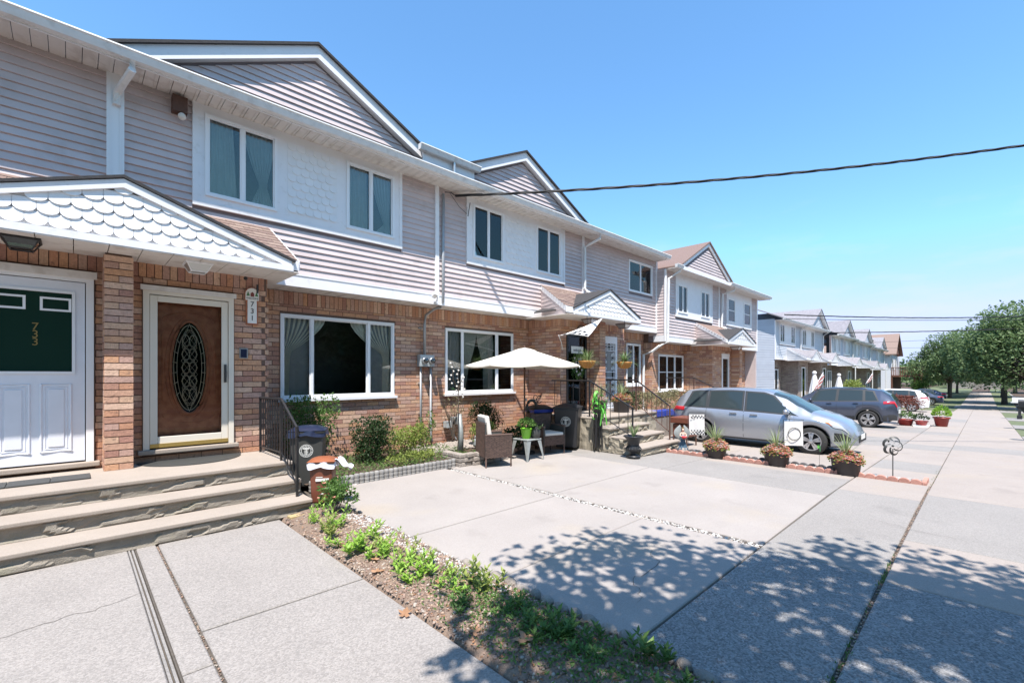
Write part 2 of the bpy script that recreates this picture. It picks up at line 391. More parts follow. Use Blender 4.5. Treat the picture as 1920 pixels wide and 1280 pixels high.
def bricks(x0, x1, z0, z1, holes, y, axis='y', soldier=None, phase=0):
    """running-bond bricks standing 8 mm proud of the mortar plane y (facing -axis)"""
    ztop = z1 if soldier is None else soldier
    r = 0; z = z0
    while z < ztop - .03:
        h = min(BH, ztop - z - .006)
        off = (r + phase) % 2 * .136
        for s0, s1 in runs(x0, x1, holes, z, z + h):
            x = x0 - off
            while x < s1:
                a, b = max(x, s0 + (0.0 if s0 == x0 else .006)), min(x + BL, s1)
                if b - a > .03:
                    pr = rnd.uniform(.005, .012)
                    if axis == 'y': BR.append(((a+b)/2, y - pr/2 + .01, z+h/2, b-a, .02+pr, h))
                    else: BR.append((y - pr/2 + .01, (a+b)/2, z+h/2, .02+pr, b-a, h))
                x += BL + .010
        z += CH; r += 1
    if soldier is not None:
        x = x0
        while x < x1 - .03:
            a, b = x, min(x + .078, x1); pr = rnd.uniform(.006, .014)
            for s0, s1 in runs(a, b, holes, soldier, z1):
                if axis == 'y': BR.append(((a+b)/2, y - pr/2 + .01, (soldier+z1)/2, b-a, .02+pr, z1-soldier-.006))
                else: BR.append((y - pr/2 + .01, (a+b)/2, (soldier+z1)/2, .02+pr, b-a, z1-soldier-.006))
                break
            x += .088
def flush_bricks(root, limit=300, m='brick'):
    """the 300 that show largest become parts, the rest one part of many pieces"""
    global BR
    def d(b): return (b[0]**2 + b[1]**2 + (b[2]-1.8)**2) / max(b[3], b[4])
    BR.sort(key=d)
    me = unit('cube', m)
    for b in BR[:limit]: piece('brick', me, root, b[:3], b[3:])
    if len(BR) > limit:
        mb = MB()
        for b in BR[limit:]: mb.box(b[0]-b[3]/2, b[0]+b[3]/2, b[1]-b[4]/2, b[1]+b[4]/2, b[2]-b[5]/2, b[2]+b[5]/2)
        stuff(mb.build('bricks', m, root))
    BR = []
def siding(root, x0, x1, z0, z1, y, holes=(), m='siding', step=.115, single=True, clip=None):
    """horizontal lap boards; clip(z) gives the x-range left by a gable slope"""
    z = z0; acc = MB()
    while z < z1 - .02:
        h = min(step, z1 - z)
        if clip:
            a0, b0 = clip(z); a1, b1 = clip(z+h)
            if b0 - a0 > .03:
                mb = acc if not single else MB()
                if b1 < a1: a1 = b1 = (a1+b1)/2
                mb.add([(a1, y-.003, z+h), (b1, y-.003, z+h), (a0, y-.028, z+.004), (b0, y-.028, z+.004), (a0, y-.023, z), (b0, y-.023, z), (a0, y, z), (b0, y, z), (a1, y, z+h), (b1, y, z+h)],
                       [(2,3,1,0), (4,5,3,2), (6,7,5,4), (0,8,6,4,2), (1,3,5,7,9), (8,0,1,9)])
                if single: mb.build('siding_board', m, root)
        else:
            for s0, s1 in runs(x0, x1, holes, z, z+h):
                if single: piece('siding_board', unit('lap', m), root, (s0, y, z), (s1-s0, 1, h))
                else: acc.add([(s0, y-.003, z+h), (s1, y-.003, z+h), (s0, y-.018, z+.004), (s1, y-.018, z+.004), (s0, y, z), (s1, y, z)], [(2,3,1,0), (4,5,3,2)])
        z += step
    if not single: stuff(acc.build('siding_boards', m, root))

# ------------------------------------------------------------------ windows
def curtain_mesh(xa0, xa1, xb0, xb1, z0, z1, y, waves=9, amp=.025, tie=None):
    """pleated cloth: range xa at the top, xb at the bottom; tie=(z, x) gathers it"""
    mb = MB()
    def fn(u, v):
        z = z1 + (z0-z1)*v
        if tie:
            tz, tx, tw = tie; vt = (z1-tz)/(z1-z0)
            if v < vt:
                k = (v/vt)**1.6; a = xa0 + (tx-tw-xa0)*k; b = xa1 + (tx+tw-xa1)*k
            else:
                k = (v-vt)/(1-vt); a = tx-tw + (xb0-tx+tw)*k; b = tx+tw + (xb1-tx-tw)*k
        else: a = xa0 + (xb0-xa0)*v; b = xa1 + (xb1-xa1)*v
        return (a + (b-a)*u, y + amp*math.sin(u*waves*2*math.pi + v*.8), z)
    return mb.grid(fn, waves*6, 14)
def window(root, x0, x1, z0, z1, y, mull=(), fw=.05, proud=.035, curtains=(), cm='curtain', sill=False, rail=None, glass='glass', room=True, depth=.6, inner=True):
    """sliding window facing -y: frame ring, one pane per light, mullions, the room behind"""
    f = MB()
    yf, yb = y - proud, y + .07
    f.box(x0, x1, yf, yb, z0, z0+fw); f.box(x0, x1, yf, yb, z1-fw, z1)
    f.box(x0, x0+fw, yf, yb, z0+fw, z1-fw); f.box(x1-fw, x1, yf, yb, z0+fw, z1-fw)
    fr = f.build('window', 'frame', root)
    xs = [x0+fw] + list(mull) + [x1-fw]
    for i, m_ in enumerate(mull):
        MB().box(m_-.024, m_+.024, yf+.006, yb-.005, z0+fw, z1-fw).build('mullion', 'frame', fr)
    for i, (a, b) in enumerate(zip(xs[:-1], xs[1:])):
        a2 = a + (.024 if i else 0); b2 = b - (.024 if i < len(xs)-2 else 0)
        yy = yf + .03 + (.014 if i % 2 else 0)
        MB().box(a2, b2, yy, yy+.004, z0+fw, z1-fw).build('pane', glass, fr)
        if inner:
            s = MB(); sw = .022
            s.box(a2, b2, yy-.014, yy-.001, z0+fw, z0+fw+sw); s.box(a2, b2, yy-.014, yy-.001, z1-fw-sw, z1-fw)
            s.box(a2, a2+sw, yy-.014, yy-.001, z0+fw+sw, z1-fw-sw); s.box(b2-sw, b2, yy-.014, yy-.001, z0+fw+sw, z1-fw-sw)
            s.build('sash', 'frame', fr)
        if rail is not None:
            MB().box(a2, b2, yy-.012, yy+.016, rail-.018, rail+.018).build('meeting_rail', 'frame', fr)
    if sill: MB().box(x0-.05, x1+.05, y-.09, y-.002, z0-.055, z0-.003).build('sill', 'white', fr)
    if room:
        b = MB(); d = y + depth
        b.add([(x0,yb,z0),(x1,yb,z0),(x1,yb,z1),(x0,yb,z1),(x0-.1,d,z0-.1),(x1+.1,d,z0-.1),(x1+.1,d,z1+.1),(x0-.1,d,z1+.1)],
              [(4,5,6,7),(0,1,5,4),(1,2,6,5),(2,3,7,6),(3,0,4,7)]).build('room', 'room', fr)
    for c in curtains:
        curtain_mesh(*c[0], z0+.02, z1-.02, y+.09, **(c[1] if len(c) > 1 else {})).build('curtain', c[2] if len(c) > 2 else cm, fr, smooth=True)
    return fr
def text(s, size, loc, rot, m, parent, name='lettering', depth=.002, align='CENTER', spacing=1.0):
    cu = bpy.data.curves.new('t', 'FONT'); cu.body = s; cu.size = size; cu.extrude = depth; cu.align_x = align; cu.align_y = 'CENTER'; cu.space_line = spacing
    to = bpy.data.objects.new('t', cu); C.objects.link(to)
    dg = bpy.context.evaluated_depsgraph_get(); me = bpy.data.meshes.new_from_object(to.evaluated_get(dg))
    bpy.data.objects.remove(to); me.materials.clear(); me.materials.append(M[m])
    o = bpy.data.objects.new(name, me); C.objects.link(o); o.parent = parent
    o.location = (loc[0]-OFF[0], loc[1]-OFF[1], loc[2]-OFF[2]); o.rotation_euler = rot
    return o
FACE = (R(90), 0, 0)   # lettering that faces -y
# ------------------------------------------------------------------ ground, drives, pavement
setoff((0, 0, 0))
g = MB()
xs = [-60, 8] + [8 + 5.4*i for i in range(1, 11)] + [140, 1500]
for a, b in zip(xs[:-1], xs[1:]):
    g.add([(a, -400, gz(a)-.09), (b, -400, gz(b)-.09), (b, 1200, gz(b)-.09), (a, 1200, gz(a)-.09)], [(0, 1, 2, 3)])
struct(g.build('ground', 'soil'))
def slope_sheet(name, x0, x1, y0, y1, m, dz, th=.05):
    b = MB(); xx = sorted({x0, x1, *[x for x in xs if x0 < x < x1]})
    for a, c in zip(xx[:-1], xx[1:]):
        b.add([(a,y0,gz(a)+dz-th),(c,y0,gz(c)+dz-th),(c,y1,gz(c)+dz-th),(a,y1,gz(a)+dz-th),(a,y0,gz(a)+dz),(c,y0,gz(c)+dz),(c,y1,gz(c)+dz),(a,y1,gz(a)+dz)],
              [(3,2,1,0),(4,5,6,7),(0,1,5,4),(1,2,6,5),(2,3,7,6),(3,0,4,7)])
    return b.build(name, m)
struct(slope_sheet('street', -60, 400, -11.5, -3.2, 'asphalt', -.16))
struct(slope_sheet('kerb', -60, 400, -3.2, -3.0, 'conc_g', -.01, .2))
struct(slope_sheet('grass_verge', -60, 400, -3.0, -.97, 'grass', -.03))
struct(slope_sheet('lawn', 50, 400, 1.62, 9.6, 'grass', -.03))
struct(slope_sheet('far_pavement', -60, 400, -14, -11.5, 'conc_w', -.02))
struct(slope_sheet('far_lawn', -60, 400, -40, -14, 'grass', -.02))
drive = struct(slope_sheet('driveway', -4, 50, 1.63, 9.6, 'dirt', -.025))
pave = struct(slope_sheet('pavement', -6, 120, -.96, 1.63, 'dirt', -.022))
def slab(x0, x1, y0, y1, m, parent, dz=0.0, skew=0.0):
    """one poured concrete slab with eased edges"""
    e = .008; z = lambda x: gz(x) + dz
    o = [(x0, y0), (x1, y0), (x1, y1), (x0, y1)]; i_ = [(x0+e, y0+e), (x1-e, y0+e), (x1-e, y1-e), (x0+e, y1-e)]
    vs = [(x, y, z(x)-.08) for x, y in o] + [(x, y, z(x)-e) for x, y in o] + [(x, y, z(x)) for x, y in i_]
    fs = [(3,2,1,0)] + [(i, (i+1) % 4, 4+(i+1) % 4, 4+i) for i in range(4)] + [(4+i, 4+(i+1) % 4, 8+(i+1) % 4, 8+i) for i in range(4)] + [(8,9,10,11)]
    ob = MB().add(vs, fs).build('slab', m, parent); return ob
for a in [(-4,.405,1.637,6.1,'conc_l',0), (.475,.635,3.345,6.1,'conc_l',.002), (.475,.635,1.637,3.33,'conc_l',.001),
          (.658,1.86,3.835,6.1,'conc_l',0), (.658,1.86,1.637,3.815,'conc_l',-.003),
          (2.72,5.165,4.455,7.2,'conc',.002), (2.72,5.165,3.0,4.435,'conc',0), (2.72,5.165,1.637,2.985,'conc',.002),
          (5.30,8.125,4.56,9.3,'conc',.002), (5.30,8.125,1.637,4.54,'conc',0), (8.14,9.06,4.32,9.2,'conc_g',0), (9.06,10.3,4.32,5.32,'conc_g',0), (8.14,9.9,1.637,4.30,'conc_g',0), (9.915,10.28,1.637,4.30,'conc_w',0),
          (10.78,13.6,1.637,4.3,'conc_w',0), (10.78,13.6,4.32,9.0,'conc_w',0), (13.62,16.6,1.637,4.3,'conc_w',.002), (13.62,16.6,4.32,9.0,'conc_w',0),
          (16.62,19.6,1.637,4.3,'conc_g',0), (16.62,19.6,4.32,8.8,'conc_w',0), (19.62,22.8,1.637,5.0,'conc_w',0), (22.82,26,1.637,5,'conc_g',0), (19.62,26,5.02,8.6,'conc_w',0), (26.02,30,1.637,9.6,'conc_w',0), (30.02,34.5,1.637,9.6,'conc_w',0), (34.52,39,1.637,9.6,'conc_g',0), (39.02,44,1.637,9.6,'conc_w',0), (44.02,50,1.637,9.6,'conc_w',0)]:
    slab(*a[:5], drive, a[5])
x = 2.73
for k, (x1, m) in enumerate([(5.2,'conc_agg'),(8.83,'conc_g'),(10.35,'conc_w'),(11.9,'conc_w'),(13.4,'conc_g'),(15,'conc_w'),(16.5,'conc_w'),(18,'conc_g'),(19.5,'conc_w'),(21,'conc_w'),(22.5,'conc_w'),(24,'conc_g'),(26,'conc_w'),(28,'conc_w'),(30,'conc_w'),(33,'conc_w'),(36,'conc_g'),(40,'conc_w'),(44,'conc_w'),(50,'conc_w'),(60,'conc_w'),(80,'conc_w'),(118,'conc_w')]):
    slab(x, x1-.012, .632 if x < 10 else .612, 1.618, m, pave, .002*(k % 2)); x = x1
for a, b, m in [(-6,.3,'conc_agg'),(.31,1.86,'conc_agg')]: slab(a, b, .632, 1.618, m, pave)
x = -6
for k, (x1, m) in enumerate([(.5,'conc_agg'),(3.55,'conc_agg'),(5.12,'conc_agg'),(6.55,'conc_w'),(9.45,'conc_g'),(11,'conc_w'),(12.6,'conc_w'),(14.1,'conc_w'),(15.6,'conc_w'),(17.2,'conc_w'),(18.8,'conc_g'),(20.4,'conc_w'),(22,'conc_w'),(24,'conc_w'),(26,'conc_w'),(28,'conc_w'),(30,'conc_w'),(33,'conc_w'),(36,'conc_w'),(40,'conc_w'),(44,'conc_w'),(50,'conc_w'),(60,'conc_w'),(80,'conc_w'),(118,'conc_w')]):
    slab(x, x1-.012, -.95, .602, m, pave, .002*(k % 2)); x = x1
# driveway aprons crossing the verge
for a, b in [(5.2, 9.4), (19.9, 24.8), (30, 33), (38, 42), (52, 58)]:
    struct(slope_sheet('driveway_apron', a, b, -3.0, -.965, 'conc_g' if a > 10 else 'conc_w', -.006))
# expansion strips in the left drive, moss and weeds in the pavement joint
for a, b, c in [(.41, .425, 'conc_g'), (.437, .452, 'conc_g'), (.46, .470, 'dirt')]:
    MB().box(a, b, 1.637, 6.1, -.05, -.004).build('expansion_strip', c, drive)
def pebbles(n, xr, yr, rr, m, zf, name, flat=.6, avoid=None):
    mb = MB(); base = bmesh.new(); bmesh.ops.create_icosphere(base, subdivisions=1, radius=1)
    vs0 = [v.co.copy() for v in base.verts]; fs0 = [tuple(v.index for v in f.verts) for f in base.faces]; base.free()
    for _ in range(n):
        x, y = rnd.uniform(*xr), rnd.uniform(*yr); r = rnd.uniform(*rr)
        if avoid and avoid(x, y): continue
        q = Matrix.Rotation(rnd.uniform(0, 6.28), 3, 'Z') @ Matrix.Rotation(rnd.uniform(-.5, .5), 3, 'X')
        sx, sy, sz = r*rnd.uniform(.8, 1.4), r*rnd.uniform(.7, 1.1), r*rnd.uniform(.5, .8)*flat/.6
        z = zf(x, y) + sz*.35
        mb.add([tuple(q @ Vector((v.x*sx, v.y*sy, v.z*sz)) + Vector((x, y, z))) for v in vs0], fs0)
    return mb.build(name, m, None, smooth=True)
# the flower bed between the drives: raised soil, pebbles, cobble edging
bedz = lambda x, y: .012 + .05*math.sin(max(0, min(1, (x-1.88)/.78))*math.pi) + .012*noise.noise(Vector((x*6, y*6, 0)))
bed = MB(); bed.grid(lambda u, v: (1.865 + .815*u, .66 + 5.42*v, bedz(1.865+.815*u, .66+5.42*v) - (.05 if u in (0, 1) else 0)), 22, 120)
stuff(bed.build('bed_soil', 'bed', smooth=True))
stuff(pebbles(2600, (1.87, 2.68), (.66, 6.0), (.006, .019), 'pebble', bedz, 'bed_pebbles'))
stuff(pebbles(2400, (1.87, 2.66), (2.4, 5.3), (.006, .014), 'pebble', bedz, 'fine_bed_pebbles'))
stuff(pebbles(1000, (2.40, 2.70), (2.7, 5.6), (.008, .017), 'pebble_w', bedz, 'pale_bed_pebbles'))
stuff(pebbles(260, (.638, .655), (1.7, 6.1), (.004, .009), 'pebble', lambda x, y: -.02, 'strip_grit'))
fl_ = MB()
for _ in range(1500):
    x, y = rnd.uniform(1.88, 2.68), rnd.uniform(.7, 5.9) if rnd.random() < .35 else rnd.gauss(2.0, .8)
    if not .7 < y < 5.9: continue
    fl_.leaf((x, y, bedz(x, y)+.006), (rnd.gauss(0, 1), rnd.gauss(0, 1), rnd.uniform(0, .35)), rnd.uniform(.012, .04), rnd.uniform(.006, .02))
stuff(fl_.build('leaf_litter', 'dead'))
stuff(pebbles(1500, (5.17, 5.295), (1.64, 7.1), (.007, .016), 'pebble_w', lambda x, y: -.016, 'pebble_strip'))
stuff(pebbles(1500, (10.40, 10.72), (.75, 5.7), (.012, .024), 'pebble_w', lambda x, y: gz(x)+.02, 'white_gravel'))
stuff(pebbles(900, (2.7, 12), (.603, .631), (.003, .009), 'pebble', lambda x, y: gz(x)-.018, 'joint_grit'))
t = thing('stone_edging', (2.72, 2.0, 0), 'row of pale rounded cobbles edging the right side of the pebbled flower bed', 'edging'); setoff(t.location)
y = .75
while y < 3.45:
    l = rnd.uniform(.10, .17); b = MB(); zz = rnd.uniform(.035, .06)
    b.sphere((2.705 + rnd.uniform(-.012, .012), y + l/2, .01), 1, 9, 6, (.045, l/2, zz)); b.build('cobble', 'stone', t, smooth=True); y += l + .008
# ------------------------------------------------------------------ lower-level house pieces
def soffit(root, x0, x1, y0, y1, z, m='white_dirty', w=.20, th=.02):
    n = max(1, int(round((x1-x0)/w)))
    acc = MB()
    for i in range(n):
        a = x0 + (x1-x0)*i/n; b = x0 + (x1-x0)*(i+1)/n
        mb = MB() if n <= 60 else acc
        mb.box(a+.004, b-.004, y0, y1, z, z+th); mb.box(b-.045, b-.03, y0, y1, z-.008, z-.001)
        if n <= 60: mb.build('soffit_panel', m, root)
    if n > 60: stuff(acc.build('soffit_panels', m, root))
def gutter(root, x0, x1, yf, z, m='gutter', name='gutter'):
    """K-profile gutter along x, its top front lip at (yf, z)"""
    p = [(yf, z), (yf-.004, z-.02), (yf+.012, z-.035), (yf+.03, z-.09), (yf+.045, z-.125), (yf+.13, z-.13), (yf+.13, z), (yf+.12, z), (yf+.12, z-.11), (yf+.055, z-.11), (yf+.02, z-.03), (yf+.012, z)]
    b = MB(); n = len(p)
    vs = [(x0, *q) for q in p] + [(x1, *q) for q in p]
    b.add(vs, [(i, (i+1) % n, n+(i+1) % n, n+i) for i in range(n)]); b.add([(x0, *q) for q in p[:7]], [(6,5,4,3,2,1,0)]); b.add([(x1, *q) for q in p[:7]], [(0,1,2,3,4,5,6)])
    return b.build(name, m, root)
def downspout(root, pts, r=.04, m='gutter'):
    b = MB(); pts = [Vector(p) for p in pts]
    b.tube(pts, r, 8); return b.build('downspout', m, root)
def slabroof(poly, th, mb=None):
    """sloping plate under a 3-D polygon"""
    mb = mb or MB(); n = len(poly)
    vs = [tuple(p) for p in poly] + [(p[0], p[1], p[2]-th) for p in poly]
    return mb.add(vs, [tuple(range(n)), tuple(range(2*n-1, n-1, -1))] + [(i, n+i, n+(i+1) % n, (i+1) % n) for i in range(n)])
def main_gable(root, xc, hw, za, ze, yw, yf, m='siding', yback=13.0, roofm='shingle_dark', step=.115, single=True, fas=.2, ends=None):
    """gable above the eaves: lap siding triangle, rake boards, two roof plates running back"""
    sl = (za-ze)/hw
    n_ = 'gable_wall'
    MB().prism([(xc-hw+.1, ze), (xc+hw-.1, ze), (xc, za-.1)], yw, yw+.08, 'y').build(n_, 'siding_dark', root)
    zi = za - .25*math.sqrt(1+sl*sl)
    siding(root, 0, 0, ze+.02, zi, yw-.001, m=m, step=step, single=single, clip=lambda z: (xc-(zi-z)/sl, xc+(zi-z)/sl))
    for sgn in (-1, 1):
        hh = hw if ends is None else ends[(sgn+1)//2]
        a = Vector((xc, 0, za)); b = Vector((xc+sgn*hh, 0, za-sl*hh)); dn = fas*math.sqrt(1+sl*sl)
        MB().add([(a.x, yf, a.z), (b.x, yf, b.z), (b.x, yf, b.z-dn), (a.x, yf, a.z-dn), (a.x, yf+.03, a.z), (b.x, yf+.03, b.z), (b.x, yf+.03, b.z-dn), (a.x, yf+.03, a.z-dn)],
                 [(0,1,2,3) if sgn < 0 else (3,2,1,0), (4,7,6,5), (0,4,5,1), (3,2,6,7), (1,5,6,2)]).build('rake_board', 'white', root)
        slabroof([(a.x, yf+.03, a.z-dn+.02), (b.x, yf+.03, b.z-dn+.02), (b.x, yw, b.z-dn+.02), (a.x, yw, a.z-dn+.02)], .015).build('rake_soffit', 'white', root)
        x_ = b.x + sgn*.05; z_ = b.z - sgn*0 - .05*sl
        slabroof([(a.x, yf-.05, a.z+.05), (x_, yf-.05, z_+.05), (x_, yback, z_+.05), (a.x, yback, a.z+.05)], .05).build('gable_roof', roofm, root)
def porch_roof(root, xl, xr, xc, hw, yf, ze, za, yw, zt, scal=.185, row=.135, tabs=True, splay=(0.0, 0.0), shing='shingle', single=True, tabw=.21, small=False, gus='siding'):
    """lean-to roof with a small scalloped gable over the entry; splay: how far each end fans out toward the front"""
    fl, frr = xl - splay[0], xr + splay[1]
    pr = slabroof([(fl, yf+.03, ze+.05), (frr, yf+.03, ze+.05), (xr, yw, zt+.05), (xl, yw, zt+.05)], .05).build('porch_roof', shing, root)
    sl = (zt-ze)/(yw-yf)
    if tabs:
        rows = int(math.hypot(yw-yf, zt-ze)/.14); acc = MB(); ang = math.atan2(zt-ze, yw-yf)
        for r in range(rows):
            k = r/rows; y = yf+.01 + (yw-yf)*k; z = ze+.062 + (zt-ze)*k; a0 = fl + (xl-fl)*k + .01; b0 = frr + (xr-frr)*k - .01
            x = a0 - (r % 2)*tabw/2
            while x < b0:
                a, b = max(x, a0), min(x+tabw-.006, b0)
                # tabs hidden under the gable roof are not laid
                zg = za - (za-ze)/hw*abs((a+b)/2 - xc)
                if b-a > .03 and (zg < z + .02):
                    if single: piece('roof_tab', unit('cube', shing), pr, ((a+b)/2, y+.07*math.cos(ang), z+.07*math.sin(ang)), (b-a, .155, .012), (ang-.045, 0, 0))
                    else: acc.box(a, b, y, y+.15, z, z+.012, Matrix.Rotation(ang-.04, 3, 'X'))
                x += tabw
        if not single: stuff(acc.build('roof_tabs', shing, pr))
    # side gussets under the sloping ends, sided, with a white rake board
    for s, (xf, xw) in ((-1, (fl, xl)), (1, (frr, xr))):
        MB().add([(xf+.0, yf+.02, ze-.12), (xw, yw, ze-.12), (xw, yw, zt), (xf, yf+.02, ze)], [(0,1,2,3)]).build('gusset', gus, pr)
        acc = MB(); k = 0
        z = ze + .11
        while z < zt - .08:
            f0 = (z-ze)/(zt-ze); y0 = yf + (yw-yf)*f0; x0 = xf + (xw-xf)*f0
            acc.add([(x0+s*.012, y0, z-.1), (xw+s*.012, yw, z-.1), (xw+s*.003, yw, z+.01), (x0+s*.003, y0, z+.01)], [(0,1,2,3)]); z += .11
        stuff(acc.build('gusset_siding', gus, pr))
        MB().add([(xf+s*.02, yf, ze+.05), (xw+s*.02, yw, zt+.05), (xw+s*.02, yw, zt-.10), (xf+s*.02, yf, ze-.10),
                  (xf, yf, ze+.05), (xw, yw, zt+.05), (xw, yw, zt-.10), (xf, yf, ze-.10)], [(0,1,2,3), (4,5,1,0), (7,6,2,3), (0,3,7,4), (5,6,7,4)]).build('rake_board', 'white', pr)
    # front fascia, gable
    for a_, b_ in ((fl, xc-hw), (xc+hw, frr)):
        if b_-a_ > .05: MB().box(a_, b_, yf-.02, yf+.01, ze-.10, ze+.045).build('fascia', 'white', pr)
    gs = (za-ze)/hw; d = .10*math.sqrt(1+gs*gs)
    MB().prism([(xc-hw+.05, ze-.05), (xc+hw-.05, ze-.05), (xc, za-.12)], yf+.0, yf+.06, 'y').build('gable_board', 'white', pr)
    zi = za - d
    z = ze - .035; r = 0; acc = MB()
    while z < zi - .03:
        hwid = (zi - z - row*.15)/gs; n = int(hwid*2/scal) + 2
        for i in range(-n, n+1):
            x = xc + i*scal/1 + (r % 2)*scal/2
            if abs(x-xc) + scal*.30 < hwid:
                if single: piece('scallop_shingle', unit('scallop', 'scallop'), pr, (x, yf-.012, z), (scal, 1.0, row))
                else: acc.add([(x-scal*.49, yf-.012, z+row), (x+scal*.49, yf-.012, z+row), (x+scal*.35, yf-.02, z+row*.1), (x, yf-.022, z), (x-scal*.35, yf-.02, z+row*.1)], [(0,4,3,2,1)])
        z += row; r += 1
    if not single: stuff(acc.build('scallop_shingles', 'scallop', pr))
    for s in (-1, 1):
        bx, bz = xc+s*hw, ze+.02
        MB().add([(xc, yf-.05, za), (bx, yf-.05, bz), (bx, yf-.05, bz-d), (xc, yf-.05, za-d), (xc, yf-.01, za), (bx, yf-.01, bz), (bx, yf-.01, bz-d), (xc, yf-.01, za-d)],
                 [(0,1,2,3), (4,7,6,5), (0,4,5,1), (3,2,6,7), (1,5,6,2)]).build('rake_board', 'white', pr)
        slabroof([(xc, yf-.07, za+.045), (bx+s*.05, yf-.07, bz+.025), (bx+s*.05, yw-.1, bz+.025), (xc, yw-.1, za+.045)], .035).build('gable_roof', 'shingle_dark' if not small else shing, pr)
    MB().box(xc-hw-.02, xc+hw+.02, yf-.06, yf-.021, ze-.13, ze-.045).build('fascia', 'white', pr)
    # soffit
    n = int((frr-fl)/.30)
    for i in range(n):
        a, b = fl + (frr-fl)*i/n, fl + (frr-fl)*(i+1)/n
        MB().box(a+.004, b-.004, yf-.055, yw, ze-.145, ze-.131).build('soffit_panel', 'white_dirty', pr)
    return pr
def panel_windows(root, x0, x1, z0, z1, y, wins, scallops=None, single=True, curt=None, plain=True, rail=None, sc_mat='scallop'):
    """white surround panel standing proud of the siding with two windows and a scalloped field between"""
    holes = [(a, b, c, d) for a, b, c, d in wins]
    p = wall_boxes(x0, x1, z0, z1, holes, y-.045, y+.02).build('window_surround', 'white', root)
    for (a, b, c, d), cu in zip(wins, curt or [()]*9):
        window(root, a, b, c, d, y-.045, mull=[(a+b)/2] if rail is None else (), curtains=cu, cm='curtain_blue', proud=.025, fw=.045, rail=rail)
    if scallops:
        a, b, c, d = scallops
        MB().box(a, b, y-.05, y-.044, c, d).build('scallop_field', 'scallop', p)
        n = 6; w_ = (b-a)/n; rows = 9; h = (d-c)/rows
        for r in range(rows):
            for i in range(n + (r % 2)):
                xa = a + i*w_ + (0 if not r % 2 else -w_/2) + w_/2
                if xa - w_/2 < a-.01 or xa + w_/2 > b+.01: continue
                piece('scallop_shingle', unit('scallop', sc_mat), p, (xa, y-.046, c + r*h + .01), (w_, 1.0, h*.85))
    # raised battens of the surround
    e = .07
    for a, b, c, d in ((x0, x1, z0, z0+e), (x0, x0+e, z0+e, z1), (x1-e, x1, z0+e, z1)):
        MB().box(a, b, y-.055, y-.046, c, d).build('batten', 'white', p)
    return p

